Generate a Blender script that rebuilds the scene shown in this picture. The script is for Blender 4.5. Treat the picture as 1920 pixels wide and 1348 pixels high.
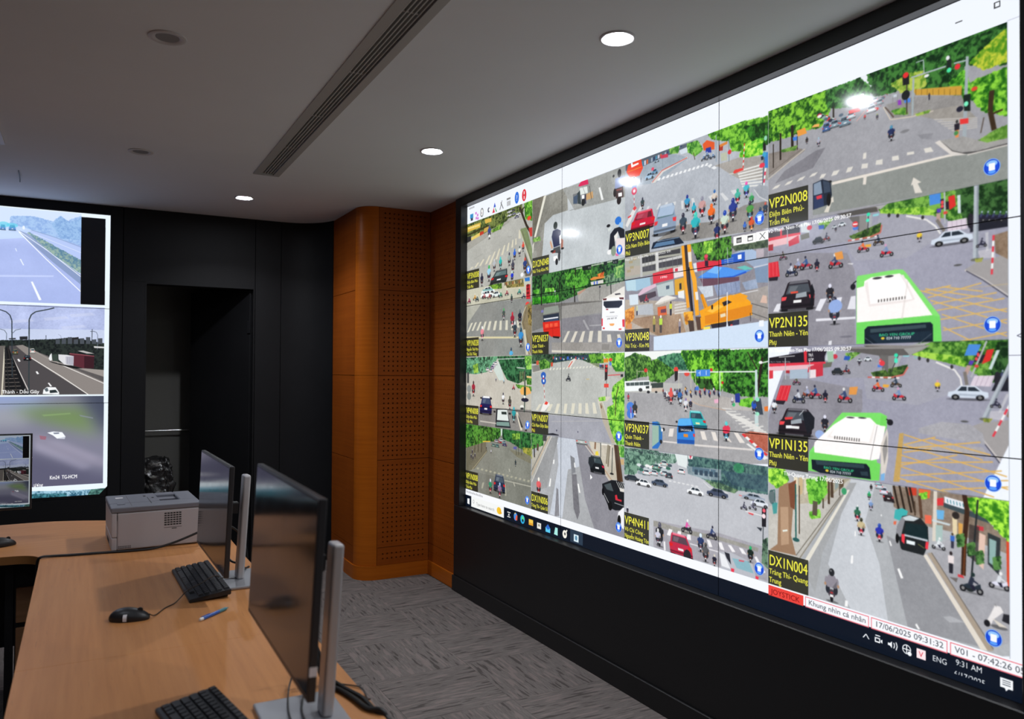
import bpy, bmesh, math, random
import numpy as np
from mathutils import Vector, Matrix

for _o in list(bpy.data.objects): bpy.data.objects.remove(_o)
SC = bpy.context.scene; COL = SC.collection
CAM_F, CAM_YAW, CAM_PITCH, CAM_ROLL, CAM_H = 1462.03, 0.5031, 0.0148, 0.0053, 1.51
# ---------------------------------------------------------------- camera, world, exposure
_cd = bpy.data.cameras.new('camera'); _cam = bpy.data.objects.new('camera', _cd); COL.objects.link(_cam)
_cd.sensor_fit = 'HORIZONTAL'; _cd.sensor_width = 36.0; _cd.lens = CAM_F/1920*36.0; _cd.clip_start = .02; _cd.clip_end = 60
def cam_axes():
    f = np.array([math.sin(CAM_YAW)*math.cos(CAM_PITCH), math.cos(CAM_YAW)*math.cos(CAM_PITCH), math.sin(CAM_PITCH)])
    r = np.array([math.cos(CAM_YAW), -math.sin(CAM_YAW), 0.0]); u = np.cross(r, f)
    c, s = math.cos(CAM_ROLL), math.sin(CAM_ROLL)
    return r*c+u*s, -r*s+u*c, f
_R, _U, _Fw = cam_axes()
_cam.matrix_world = Matrix(((_R[0], _U[0], -_Fw[0], 0), (_R[1], _U[1], -_Fw[1], 0), (_R[2], _U[2], -_Fw[2], CAM_H), (0, 0, 0, 1)))
_cd.dof.use_dof = True; _cd.dof.focus_distance = 3.9; _cd.dof.aperture_fstop = 3.2
SC.camera = _cam
_w = bpy.data.worlds.new('room_dark'); SC.world = _w; _w.use_nodes = True
_w.node_tree.nodes['Background'].inputs[0].default_value = (.9, .95, 1, 1); _w.node_tree.nodes['Background'].inputs[1].default_value = .01
SC.view_settings.view_transform = 'Standard'; SC.view_settings.look = 'None'; SC.view_settings.gamma = 1.0
SC.view_settings.use_curve_mapping = False; SC.view_settings.exposure = 0.0
DOWNLIGHT, BEAM, PANEL_LAMP, SCREEN = 190.0, 9.0, 8.0, 1.06      # brightness of the lamps and of the screens
# ---------------------------------------------------------------- measures (metres; the camera stands over x = y = 0)
PW, PH = 1.2135, 0.684                      # one display panel
WX, WY0, WZ0 = 2.309, 4.8453, 2.6381        # right video wall: plane, far edge, top edge
BY, BX1, BZ0 = 6.393, 0.1665, 2.6315        # back video wall: plane, right edge, top edge
CEIL, DESK = 2.70, 0.74
# ---------------------------------------------------------------- building helpers
def tag(o, label=None, cat=None, group=None, kind=None):
    for k, v in (('label', label), ('category', cat), ('group', group), ('kind', kind)):
        if v: o[k] = v
    return o
def empty(name, loc=(0, 0, 0), rz=0.0, parent=None):
    o = bpy.data.objects.new(name, None); COL.objects.link(o); o.location = loc; o.rotation_euler = (0, 0, rz)
    o.empty_display_size = .05; o.parent = parent
    return o
def ob(name, bm, mat, parent=None, smooth=False):
    me = bpy.data.meshes.new(name); bmesh.ops.recalc_face_normals(bm, faces=bm.faces); bm.to_mesh(me); bm.free()
    if smooth:
        for p in me.polygons: p.use_smooth = True
    if smooth: me.set_sharp_from_angle(angle=math.radians(38))
    me.materials.append(mat); o = bpy.data.objects.new(name, me); COL.objects.link(o); o.parent = parent
    return o
def bx(bm, x0, x1, y0, y1, z0, z1, bev=0.0, seg=1):
    v = [bm.verts.new((x, y, z)) for z in (z0, z1) for y in (y0, y1) for x in (x0, x1)]
    fs = [bm.faces.new([v[i] for i in q]) for q in ((0, 2, 3, 1), (4, 5, 7, 6), (0, 1, 5, 4), (2, 6, 7, 3), (0, 4, 6, 2), (1, 3, 7, 5))]
    if bev:
        es = list({e for f in fs for e in f.edges})
        bmesh.ops.bevel(bm, geom=es, offset=bev, segments=seg, affect='EDGES', profile=.5)
    return bm
def box(name, x0, x1, y0, y1, z0, z1, mat, parent=None, bev=0.0, seg=1):
    return ob(name, bx(bmesh.new(), x0, x1, y0, y1, z0, z1, bev, seg), mat, parent)
def prism(bm, pts, z0, z1):
    a = [bm.verts.new((x, y, z0)) for x, y in pts]; b = [bm.verts.new((x, y, z1)) for x, y in pts]; n = len(pts)
    bm.faces.new(a[::-1]); bm.faces.new(b)
    for i in range(n): bm.faces.new((a[i], a[(i+1) % n], b[(i+1) % n], b[i]))
    return bm
def sheet(bm, pts, th, z0, z1):
    """a wall that follows a plan line, th thick to its left"""
    P = [Vector((x, y)) for x, y in pts]; N = []
    for i in range(len(P)):
        d = (P[min(i+1, len(P)-1)]-P[max(i-1, 0)]).normalized(); N.append(P[i]+Vector((-d.y, d.x))*th)
    return prism(bm, [tuple(p) for p in P]+[tuple(p) for p in N[::-1]], z0, z1)
def lathe(bm, prof, n=32, cx=0, cy=0):
    rings = []
    for r, z in prof:
        rings.append([bm.verts.new((cx+r*math.cos(2*math.pi*i/n), cy+r*math.sin(2*math.pi*i/n), z)) for i in range(n)] if r > 1e-6 else [bm.verts.new((cx, cy, z))])
    for a, b in zip(rings, rings[1:]):
        for i in range(n):
            j = (i+1) % n
            if len(a) == 1: bm.faces.new((a[0], b[i], b[j]))
            elif len(b) == 1: bm.faces.new((a[i], a[j], b[0]))
            else: bm.faces.new((a[i], a[j], b[j], b[i]))
    return bm
def smooth_path(pts, k=6):
    P = [Vector(p) for p in pts]; out = []
    for i in range(len(P)-1):
        p0, p1, p2, p3 = P[max(i-1, 0)], P[i], P[i+1], P[min(i+2, len(P)-1)]
        for j in range(k):
            t = j/k; out.append(.5*((2*p1)+(p2-p0)*t+(2*p0-5*p1+4*p2-p3)*t*t+(3*p1-p0-3*p2+p3)*t**3))
    return out+[P[-1]]
def tube(bm, pts, r, n=8, k=6):
    P = smooth_path(pts, k) if k else [Vector(p) for p in pts]; prev = None; up = Vector((0, 0, 1)); rings = []
    for i, p in enumerate(P):
        d = (P[min(i+1, len(P)-1)]-P[max(i-1, 0)]).normalized()
        a = d.cross(up)
        if a.length < .05: a = d.cross(Vector((1, 0, 0)))
        a.normalize()
        if prev is not None and a.dot(prev) < 0: a = -a
        prev = a; b = d.cross(a)
        rings.append([bm.verts.new(p+a*(r*math.cos(2*math.pi*q/n))+b*(r*math.sin(2*math.pi*q/n))) for q in range(n)])
    for s, t in zip(rings, rings[1:]):
        for q in range(n): bm.faces.new((s[q], s[(q+1) % n], t[(q+1) % n], t[q]))
    bm.faces.new(rings[0][::-1]); bm.faces.new(rings[-1])
    return bm
def copy_tree(o, parent=None):
    c = o.copy(); COL.objects.link(c); c.parent = parent
    for ch in o.children: copy_tree(ch, c)
    return c

# ---------------------------------------------------------------- materials (all node based)
def mat(name, base, rough=.5, metal=0.0, spec=.5, coat=0.0):
    m = bpy.data.materials.new(name); m.use_nodes = True; b = m.node_tree.nodes['Principled BSDF']
    b.inputs['Base Color'].default_value = (*base, 1); b.inputs['Roughness'].default_value = rough; b.inputs['Metallic'].default_value = metal
    b.inputs['Specular IOR Level'].default_value = spec; b.inputs['Coat Weight'].default_value = coat; b.inputs['Coat Roughness'].default_value = .12
    return m
def nodes(m): return m.node_tree.nodes, m.node_tree.links, m.node_tree.nodes['Principled BSDF']
def noise_chain(m, scale, detail=4.0, nscale=1.0, coord='Object', rand=False, rough=.55):
    N, Lk, B = nodes(m)
    tc = N.new('ShaderNodeTexCoord'); mp = N.new('ShaderNodeMapping'); mp.inputs['Scale'].default_value = scale
    Lk.new(tc.outputs[coord], mp.inputs['Vector'])
    if rand:
        oi = N.new('ShaderNodeObjectInfo'); mu = N.new('ShaderNodeMath'); mu.operation = 'MULTIPLY'; mu.inputs[1].default_value = 37.0
        cx = N.new('ShaderNodeCombineXYZ'); Lk.new(oi.outputs['Random'], mu.inputs[0]); Lk.new(mu.outputs[0], cx.inputs[0]); Lk.new(mu.outputs[0], cx.inputs[1]); Lk.new(mu.outputs[0], cx.inputs[2])
        Lk.new(cx.outputs[0], mp.inputs['Location'])
    nz = N.new('ShaderNodeTexNoise'); nz.inputs['Scale'].default_value = nscale; nz.inputs['Detail'].default_value = detail; nz.inputs['Roughness'].default_value = rough
    Lk.new(mp.outputs[0], nz.inputs['Vector'])
    return nz.outputs['Fac']
def ramp(m, fac, stops):
    N, Lk, B = nodes(m); r = N.new('ShaderNodeValToRGB'); e = r.color_ramp.elements
    while len(e) < len(stops): e.new(.5)
    for q, (p, c) in zip(e, stops): q.position = p; q.color = (*c, 1)
    Lk.new(fac, r.inputs[0]); return r.outputs[0]
def mixc(m, fac, a, b, mode='MIX'):
    N, Lk, B = nodes(m); x = N.new('ShaderNodeMix'); x.data_type = 'RGBA'; x.blend_type = mode
    if isinstance(fac, float): x.inputs[0].default_value = fac
    else: Lk.new(fac, x.inputs[0])
    for s, v in ((x.inputs[6], a), (x.inputs[7], b)):
        if isinstance(v, tuple): s.default_value = (*v, 1)
        else: Lk.new(v, s)
    return x.outputs[2]
def bump(m, h, dist, strength=.5):
    N, Lk, B = nodes(m); b = N.new('ShaderNodeBump'); b.inputs['Strength'].default_value = strength; b.inputs['Distance'].default_value = dist
    Lk.new(h, b.inputs['Height']); Lk.new(b.outputs[0], B.inputs['Normal'])
def set_base(m, c): N, Lk, B = nodes(m); Lk.new(c, B.inputs['Base Color'])

M = {}
def build_materials():
    m = M['ceiling'] = mat('ceiling_paint', (.86, .85, .87), .9, spec=.2)
    set_base(m, ramp(m, noise_chain(m, (1.2, 1.2, 1.2), 3), [(.3, (.80, .82, .86)), (.7, (.84, .86, .90))])); bump(m, noise_chain(m, (60, 60, 60), 2), .001, .15)
    m = M['black_wall'] = mat('black_wall_paint', (.010, .010, .0115), .6, spec=.2)
    set_base(m, ramp(m, noise_chain(m, (2, 2, 2), 4), [(.3, (.0085, .0085, .0098)), (.7, (.0112, .0112, .0128))])); bump(m, noise_chain(m, (150, 150, 150), 2), .0006, .2)
    M['black_frame'] = mat('black_frame_satin', (.010, .010, .012), .35, spec=.5)
    m = M['black_plinth'] = mat('black_plinth_laminate', (.009, .009, .010), .45, spec=.4)
    bump(m, noise_chain(m, (200, 200, 200), 2), .0003, .15)
    M['void'] = mat('dark_gap', (.004, .004, .004), .9, spec=.1)
    m = M['room_wall'] = mat('grey_room_wall', (.07, .066, .064), .9, spec=.2)
    bump(m, noise_chain(m, (80, 80, 80), 2), .001, .15)
    m = M['vestibule'] = mat('dark_grey_vestibule_wall', (.16, .157, .145), .8, spec=.2)
    for key, sc, dark, mid, light, rg in (('wood', (1.5, 1.5, 70), (.21, .044, .0045), (.29, .064, .006), (.36, .086, .009), .5), ('wood_post', (2.2, 2.2, 60), (.34, .080, .006), (.44, .108, .008), (.52, .135, .010), .36)):
        m = M[key] = mat(key+'_veneer', mid, rg, spec=.12)
        f = noise_chain(m, sc, 6, rand=True); g = noise_chain(m, (3, 3, 1.2), 3)
        set_base(m, mixc(m, .35, ramp(m, f, [(.25, dark), (.55, mid), (.8, light)]), ramp(m, g, [(.3, dark), (.7, light)]))); bump(m, f, .0008, .12)
    for key, sc in (('desk_y', (55, 2.2, 8)), ('desk_x', (2.2, 55, 8))):
        m = M[key] = mat('beech_desk_'+key[-1], (.5, .27, .13), .45, spec=.25)
        f = noise_chain(m, sc, 6); g = noise_chain(m, (1.2, 1.2, 1.2), 3); h = noise_chain(m, tuple(4*q for q in sc), 3)
        c = ramp(m, f, [(.25, (.45, .182, .058)), (.55, (.56, .240, .082)), (.8, (.62, .285, .105))])
        c = mixc(m, .3, c, ramp(m, g, [(.35, (.47, .182, .058)), (.7, (.64, .305, .118))])); c = mixc(m, ramp(m, h, [(.62, (0, 0, 0)), (.75, (.5, .5, .5))]), c, (.32, .13, .048))
        set_base(m, c); bump(m, f, .0003, .1)
    M['desk_edge'] = mat('beech_edge_band', (.30, .125, .035), .45)
    m = M['drawer'] = mat('drawer_front_laminate', (.16, .075, .035), .5)
    set_base(m, ramp(m, noise_chain(m, (3, 3, 60), 4), [(.3, (.30, .14, .06)), (.7, (.40, .19, .09))]))
    m = M['carpet'] = mat('grey_streaked_carpet', (.2, .19, .18), .95, spec=.1)
    a = noise_chain(m, (8, 62, 1), 1.5, rand=True, rough=.4); b = noise_chain(m, (22, 190, 1), 3, rand=True); g = noise_chain(m, (420, 420, 1), 2); q = noise_chain(m, (2.5, 2.5, 1), 2)
    c = ramp(m, b, [(.30, (.118, .100, .094)), (.55, (.165, .143, .135)), (.8, (.205, .18, .170))])
    c = mixc(m, ramp(m, a, [(.345, (1, 1, 1)), (.385, (0, 0, 0))]), c, (.058, .049, .046)); c = mixc(m, ramp(m, a, [(.57, (0, 0, 0)), (.64, (.8, .8, .8))]), c, (.235, .186, .176)); c = mixc(m, .25, c, ramp(m, q, [(.3, (.12, .103, .098)), (.7, (.185, .163, .155))]))
    set_base(m, mixc(m, .5, c, ramp(m, g, [(.3, (.55, .55, .55)), (.7, (1.25, 1.25, 1.25))]), 'MULTIPLY')); bump(m, g, .002, .5)
    M['white_trim'] = mat('white_lamp_trim', (.62, .60, .62), .5); M['lens_off'] = mat('lamp_lens_unlit', (.30, .29, .29), .35)
    for key, col, s in (('lens_on', (.90, .94, 1.0), DOWNLIGHT), ('panel_on', (.80, .88, 1.0), PANEL_LAMP)):
        m = M[key] = mat('lamp_lens_lit_'+key, (.8, .8, .8), .4); N, Lk, B = nodes(m)
        B.inputs['Emission Color'].default_value = (*col, 1); B.inputs['Emission Strength'].default_value = s
    M['vent'] = mat('diffuser_painted_metal', (.45, .445, .44), .5); M['vent_slat'] = mat('diffuser_slat_metal', (.48, .48, .47), .5)
    M['black_plastic'] = mat('black_plastic', (.014, .014, .016), .42); M['key'] = mat('key_cap_plastic', (.018, .018, .021), .5)
    m = M['monitor_glass'] = mat('monitor_screen_off', (.012, .012, .014), .16, spec=.5)
    N, Lk, B = nodes(m); f = noise_chain(m, (14, 14, 14), 5); rr = N.new('ShaderNodeMapRange'); rr.inputs['To Min'].default_value = .06; rr.inputs['To Max'].default_value = .16; Lk.new(f, rr.inputs[0]); Lk.new(rr.outputs[0], B.inputs['Roughness'])
    M['bezel'] = mat('monitor_bezel_plastic', (.03, .03, .033), .35)
    m = M['silver'] = mat('silver_stand_metal', (.58, .56, .57), .38, metal=.35); bump(m, noise_chain(m, (300, 300, 8), 2), .0002, .1)
    M['base_grey'] = mat('stand_base_grey', (.36, .37, .40), .35, metal=.4); M['white_plastic'] = mat('white_sticker', (.75, .72, .74), .6)
    M['printer'] = mat('printer_light_grey', (.50, .47, .49), .5); M['printer_lid'] = mat('printer_blue_grey_lid', (.185, .19, .225), .45); M['printer_dark'] = mat('printer_dark_slot', (.02, .02, .022), .6); M['printer_seam'] = mat('printer_seam_shadow_gap', (.12, .10, .10), .7)
    M['cable'] = mat('black_cable_rubber', (.012, .012, .013), .45); M['thin_cable'] = mat('thin_mouse_cable', (.05, .025, .015), .5)
    M['pen_blue'] = mat('pen_blue_plastic', (.02, .10, .42), .3); M['pen_teal'] = mat('pen_teal_grip', (.05, .20, .24), .4); M['pen_white'] = mat('pen_white_cap', (.75, .75, .75), .35)
    M['steel'] = mat('bright_steel_bar', (.75, .76, .74), .25, metal=.9)
    m = M['bag'] = mat('black_bag_film', (.016, .016, .017), .2, spec=1.0); bump(m, noise_chain(m, (40, 40, 40), 4, rough=.6), .01, .6)
    M['panel_body'] = mat('display_panel_body', (.006, .006, .007), .4)
def screen_mat(name, im, strength, rough=.12):
    m = mat(name, (.012, .012, .014), rough, spec=.35); N, Lk, B = nodes(m)
    t = N.new('ShaderNodeTexImage'); t.image = im; t.interpolation = 'Linear'; t.extension = 'REPEAT'
    uv = N.new('ShaderNodeUVMap'); Lk.new(uv.outputs[0], t.inputs[0]); Lk.new(t.outputs[0], B.inputs['Emission Color']); B.inputs['Emission Strength'].default_value = strength
    return m
def quad_uv(name, pts, uvs, mat_, parent):
    me = bpy.data.meshes.new(name); me.from_pydata(pts, [], [(0, 1, 2, 3)]); l = me.uv_layers.new(name='UVMap')
    for i, q in enumerate(uvs): l.data[i].uv = q
    me.materials.append(mat_); o = bpy.data.objects.new(name, me); COL.objects.link(o); o.parent = parent
    return o
# ---------------------------------------------------------------- pictures shown on the screens (drawn here, in numpy)

def hexc(c):
    if not isinstance(c, str): return np.array(c, np.float32)
    if len(c) == 3: c = ''.join(k*2 for k in c)
    return np.array([int(c[i:i+2], 16)/255 for i in (0, 2, 4)], np.float32)

class Canvas:
    """A picture in screen metres; wall='x' is the right wall, wall='y' the back wall."""
    def __init__(s, w_m, h_m, ppm, wall, a0, z0, plane):
        s.ppm = ppm; s.W = int(round(w_m*ppm)); s.H = int(round(h_m*ppm))
        s.a = np.zeros((s.H, s.W, 3), np.float32)
        s.wall, s.a0, s.z0, s.plane = wall, a0, z0, plane
        s.clip = (0, 0, s.W, s.H); s.ox = s.oy = 0.0; s.sc = 1.0; s.warp = None
        g = np.random.default_rng(7)
        def vn(step):
            q = g.random((s.H//step+3, s.W//step+3)).astype(np.float32)
            yy = np.arange(s.H)/step; xx = np.arange(s.W)/step
            yi = yy.astype(int); xi = xx.astype(int)
            fy = (yy-yi)[:, None].astype(np.float32); fx = (xx-xi)[None].astype(np.float32)
            fy = fy*fy*(3-2*fy); fx = fx*fx*(3-2*fx)
            A = q[yi][:, xi]; B = q[yi][:, xi+1]; Cc = q[yi+1][:, xi]; Dd = q[yi+1][:, xi+1]
            return (A*(1-fx)+B*fx)*(1-fy)+(Cc*(1-fx)+Dd*fx)*fy
        k = ppm/700
        st = lambda v: max(2, int(v*k))
        s.n3, s.n7, s.n16, s.n50 = vn(st(3)), vn(st(7)), vn(st(17)), vn(st(60))
        s.leaf = np.clip((s.n3*.5+s.n7*.8+s.n16*.6+s.n50*.3-.70)*1.6, 0, 1)**1.15
        s.grit = s.n3*.25+s.n7*.25+s.n16*.2+s.n50*.6-.65
        s.rng = g
    # picture coordinates (the reading frame of a feed) -> texture pixels, by the plane of the screen
    def frame(s, x0, y0, sc): s.ox, s.oy, s.sc = x0, y0, sc
    def T(s, x, y):
        px = s.ox+np.asarray(x, float)/s.sc; py = s.oy+np.asarray(y, float)/s.sc
        dx = (px-960)/CAM_F; dy = (674-py)/CAM_F
        d = [dx*_R[i]+dy*_U[i]+_Fw[i] for i in range(3)]
        if s.wall == 'x':
            t = s.plane/d[0]; u, v = s.a0-d[1]*t, s.z0-d[2]*t-CAM_H
            if s.warp: u, v = s.warp(u, v)
            return u*s.ppm, v*s.ppm
        t = s.plane/d[1]; return (d[0]*t-s.a0)*s.ppm, (s.z0-d[2]*t-CAM_H)*s.ppm
    def loc(s, x, y):
        X, Y = s.T(x, y); X1, _ = s.T(x+1, y); _, Y1 = s.T(x, y+1)
        return X, Y, abs(X1-X), abs(Y1-Y)
    # --- rasteriser
    def cover(s, edges, ss=3):
        x0, y0 = edges[:, (0, 2)].min(), edges[:, (1, 3)].min()
        x1, y1 = edges[:, (0, 2)].max(), edges[:, (1, 3)].max()
        bx0 = max(s.clip[0], int(math.floor(x0))); by0 = max(s.clip[1], int(math.floor(y0)))
        bx1 = min(s.clip[2], int(math.ceil(x1))+1); by1 = min(s.clip[3], int(math.ceil(y1))+1)
        if bx1 <= bx0 or by1 <= by0: return None
        w, h = bx1-bx0, by1-by0
        if w*h > 60000: ss = min(ss, 2)
        m = np.zeros((h*ss, w*ss+1), np.int32)
        for ax, ay, bx, by in edges:
            if ay == by: continue
            if ay > by: ax, ay, bx, by = bx, by, ax, ay
            r0 = max(0, int(math.ceil((ay-by0)*ss-.5))); r1 = min(h*ss, int(math.ceil((by-by0)*ss-.5)))
            if r1 <= r0: continue
            rr = np.arange(r0, r1); yc = (rr+.5)/ss+by0
            xc = ax+(yc-ay)*(bx-ax)/(by-ay)
            cc = np.clip(np.ceil((xc-bx0)*ss-.5), 0, w*ss).astype(int)
            np.add.at(m, (rr, cc), 1)
        m = (np.cumsum(m, 1)[:, :-1] & 1).astype(np.float32)
        return bx0, by0, m.reshape(h, ss, w, ss).mean((1, 3))
    def put(s, cov, col, al=1.0):
        if cov is None: return
        x, y, m = cov; h, w = m.shape
        d = s.a[y:y+h, x:x+w]; k = (m*al)[..., None]
        c = hexc(col) if not isinstance(col, np.ndarray) or col.ndim == 1 else col
        d += (c-d)*k
    @staticmethod
    def ring(X, Y):
        X = np.asarray(X, float); Y = np.asarray(Y, float)
        return np.stack([X, Y, np.roll(X, -1), np.roll(Y, -1)], 1)
    def tp(s, v):                                    # flat list of picture coordinates -> ring of edges
        v = np.asarray(v, float); X, Y = s.T(v[0::2], v[1::2]); return s.ring(X, Y)
    def P(s, col, *v, al=1.0): s.put(s.cover(s.tp(v)), col, al)
    def R(s, col, x0, y0, x1, y1, al=1.0): s.P(col, x0, y0, x1, y0, x1, y1, x0, y1, al=al)
    def tone(s, cov, a, b, field, al=1.0):
        if cov is None: return
        x, y, m = cov; h, w = m.shape
        n = field[y:y+h, x:x+w][..., None]
        s.put(cov, hexc(a)*(1-n)+hexc(b)*n, al)
    def A(s, col, *v, k=.10, al=1.0):                # gritty surface (asphalt, paving)
        cov = s.cover(s.tp(v))
        if cov is None: return
        x, y, m = cov; h, w = m.shape
        s.put(cov, np.clip(hexc(col)+(s.grit[y:y+h, x:x+w]*k)[..., None], 0, 1), al)
    def G(s, dark, light, *v, rag=9, al=1.0):        # foliage: dark to light leaf speckle with a ragged rim
        e = s.tp(v); s.tone(s.cover(e), dark, light, s.leaf, al)
        if rag:
            k = s.loc(v[0], v[1])[3]
            for ax, ay, bx, by in e:
                n = max(1, int(math.hypot(bx-ax, by-ay)/(rag*k)*1.3))
                for i in range(n):
                    t = (i+s.rng.random())/n; r = rag*k*(.45+.75*s.rng.random())
                    s.disc(ax+(bx-ax)*t, ay+(by-ay)*t, r*(.8+.7*s.rng.random()), r, None, al, (dark, light))
    def disc(s, X, Y, rx, ry, col, al=1.0, leaf=None):
        x0 = max(s.clip[0], int(X-rx-1)); x1 = min(s.clip[2], int(X+rx+2)); y0 = max(s.clip[1], int(Y-ry-1)); y1 = min(s.clip[3], int(Y+ry+2))
        if x1 <= x0 or y1 <= y0: return
        xx = (np.arange(x0, x1)+.5-X)/max(rx, .3); yy = (np.arange(y0, y1)+.5-Y)/max(ry, .3)
        q = np.sqrt(xx[None]**2+yy[:, None]**2)
        m = np.clip((1-q)*min(rx, ry)+.5, 0, 1).astype(np.float32)
        if leaf: s.tone((x0, y0, m), leaf[0], leaf[1], s.leaf, al)
        else: s.put((x0, y0, m), col, al)
    def E(s, col, x, y, rx, ry, al=1.0):
        X, Y, a, b = s.loc(x, y); s.disc(X, Y, rx*a, ry*b, col, al)
    def L(s, col, w, *v, al=1.0):                    # polyline, width in picture pixels
        v = np.asarray(v, float); X, Y = s.T(v[0::2], v[1::2]); b = s.loc(v[0], v[1])[3]*w/2
        for i in range(len(X)-1):
            dx, dy = X[i+1]-X[i], Y[i+1]-Y[i]; n = math.hypot(dx, dy) or 1
            nx, ny = -dy/n*b, dx/n*b
            s.put(s.cover(s.ring([X[i]+nx, X[i+1]+nx, X[i+1]-nx, X[i]-nx], [Y[i]+ny, Y[i+1]+ny, Y[i+1]-ny, Y[i]-ny])), col, al)
    def dash(s, col, n, q0, q1, fill=.5):            # n bars between two rows given as quads (ax,ay,bx,by)
        for i in range(n):
            t0, t1 = i/n, (i+fill)/n
            f = lambda q, t: (q[0]+(q[2]-q[0])*t, q[1]+(q[3]-q[1])*t)
            s.P(col, *f(q0, t0), *f(q0, t1), *f(q1, t1), *f(q1, t0))
    def soften(s, r):                                # box blur of the clip area
        x0, y0, x1, y1 = s.clip
        for ax in (0, 1, 0, 1):
            d = s.a[y0:y1, x0:x1]; n = d.shape[ax]; pad = [(0, 0)]*3; pad[ax] = (r+1, r)
            q = np.cumsum(np.pad(d, pad, mode='edge'), ax, dtype=np.float64)
            s.a[y0:y1, x0:x1] = ((np.take(q, range(2*r+1, 2*r+1+n), ax)-np.take(q, range(0, n), ax))/(2*r+1)).astype(np.float32)
    # --- unit sprites: (0,0) is the foot, x right, y up
    def unit(s, x, y, w, h):
        X, Y, a, b = s.loc(x, y)
        return lambda p, q: (X+p*w*a, Y-q*h*b)
    def up(s, U, col, *v, al=1.0):
        pts = [U(v[i], v[i+1]) for i in range(0, len(v), 2)]
        s.put(s.cover(s.ring([p[0] for p in pts], [p[1] for p in pts])), col, al)
    def ue(s, U, col, x, y, rx, ry, al=1.0):
        c = U(x, y); d = U(x+rx, y+ry); s.disc(c[0], c[1], abs(d[0]-c[0]), abs(c[1]-d[1]), col, al)
    def sq(s, x, y, h):                              # square unit: as wide as high on the screen
        X, Y, a, b = s.loc(x, y); k = h*b
        return lambda p, q: (X+p*k, Y-q*k)
    def bike(s, x, y, h, shirt='334', helm='ddd', body='333', skin='b08a70'):
        U = s.sq(x, y, h)
        s.ue(U, '222', 0.02, .01, .22, .035, .45)
        s.ue(U, '1a1a1e', 0, .1, .055, .11); s.ue(U, body, 0, .25, .13, .12); s.up(U, 'eee', -.06, .14, .06, .14, .06, .21, -.06, .21)
        s.ue(U, 'c33', 0, .27, .05, .02)
        for k in (-1, 1):
            s.ue(U, '2a2c34', k*.14, .36, .075, .13); s.ue(U, shirt, k*.19, .6, .06, .13); s.ue(U, skin, k*.23, .5, .04, .05)
        s.up(U, shirt, -.17, .42, -.19, .66, -.11, .79, .11, .79, .19, .66, .17, .42)
        s.up(U, '000', .02, .42, .19, .66, .17, .42, al=.25)
        s.ue(U, helm, 0, .88, .1, .115); s.ue(U, 'fff', -.03, .92, .03, .03, .4)
    def bside(s, x, y, h, shirt='446', helm='ddd', body='a22', d=1):
        U = s.sq(x, y, h); V = lambda p, q: U(p*d, q)
        s.ue(V, '222', 0, .02, .6, .04, .4)
        for k in (-.4, .4): s.ue(V, '18181c', k, .16, .16, .16); s.ue(V, '888', k, .16, .08, .08)
        s.up(V, body, -.45, .28, -.2, .42, .15, .36, .42, .52, .46, .3, .2, .2, -.2, .2)
        s.up(V, '223', -.1, .4, .12, .4, .2, .16, .08, .16); s.up(V, shirt, -.18, .38, .06, .38, .14, .72, -.04, .78)
        s.up(V, shirt, .06, .68, .34, .52, .32, .46, .02, .58); s.ue(V, helm, .08, .88, .09, .1)
    def man(s, x, y, h, shirt='48c', pants='223', head='432'):
        U = s.sq(x, y, h)
        s.up(U, pants, -.09, 0, -.1, .48, .1, .48, .09, 0); s.up(U, shirt, -.13, .45, -.14, .8, .14, .8, .13, .45); s.ue(U, head, 0, .9, .07, .09)
    def carr(s, x, y, w, h, col, glass='2c3844', sk=0.0, roof=None, plate='eee', lamp='d22'):
        U0 = s.unit(x, y, w, h); U = lambda p, q: U0(p+sk*q, q)
        s.ue(U, '111', 0, .04, .55, .09, .5)
        for k in (-.38, .38): s.up(U, '141416', k-.1, 0, k+.1, 0, k+.1, .2, k-.1, .2)
        s.up(U, col, -.5, .12, -.5, .5, -.43, .58, -.33, .96, -.27, 1, .27, 1, .33, .96, .43, .58, .5, .5, .5, .12, .44, .07, -.44, .07)
        s.up(U, roof or col, -.31, .9, -.26, 1, .26, 1, .31, .9); s.up(U, 'fff', -.29, .92, -.26, 1, .26, 1, .29, .92, al=.28)
        s.up(U, glass, -.37, .58, -.29, .88, .29, .88, .37, .58); s.up(U, 'fff', -.3, .62, -.25, .84, .0, .84, -.1, .62, al=.16)
        s.up(U, '000', -.5, .12, -.5, .2, .5, .2, .5, .12, al=.35)
        for k in (-1, 1): s.up(U, lamp, k*.49, .36, k*.49, .5, k*.33, .5, k*.36, .38)
        s.up(U, plate, -.12, .26, .12, .26, .12, .36, -.12, .36)
    def cars(s, x, y, w, h, col, d=1, glass='27303a'):
        U0 = s.unit(x, y, w, h); U = lambda p, q: U0(p*d, q)
        s.ue(U, '111', 0, .03, .52, .08, .45)
        s.up(U, col, -.5, .22, -.49, .55, -.36, .62, -.2, .97, .18, 1, .32, .62, .48, .52, .5, .22, .4, .14, -.42, .14)
        s.up(U, glass, -.3, .62, -.17, .9, -.01, .9, -.01, .62); s.up(U, glass, .02, .62, .02, .92, .15, .92, .25, .62)
        s.up(U, 'fff', -.2, .95, .18, .98, .16, 1, -.18, 1, al=.5)
        for k in (-.3, .3): s.ue(U, '141416', k, .17, .1, .2); s.ue(U, '777', k, .17, .05, .1)
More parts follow.
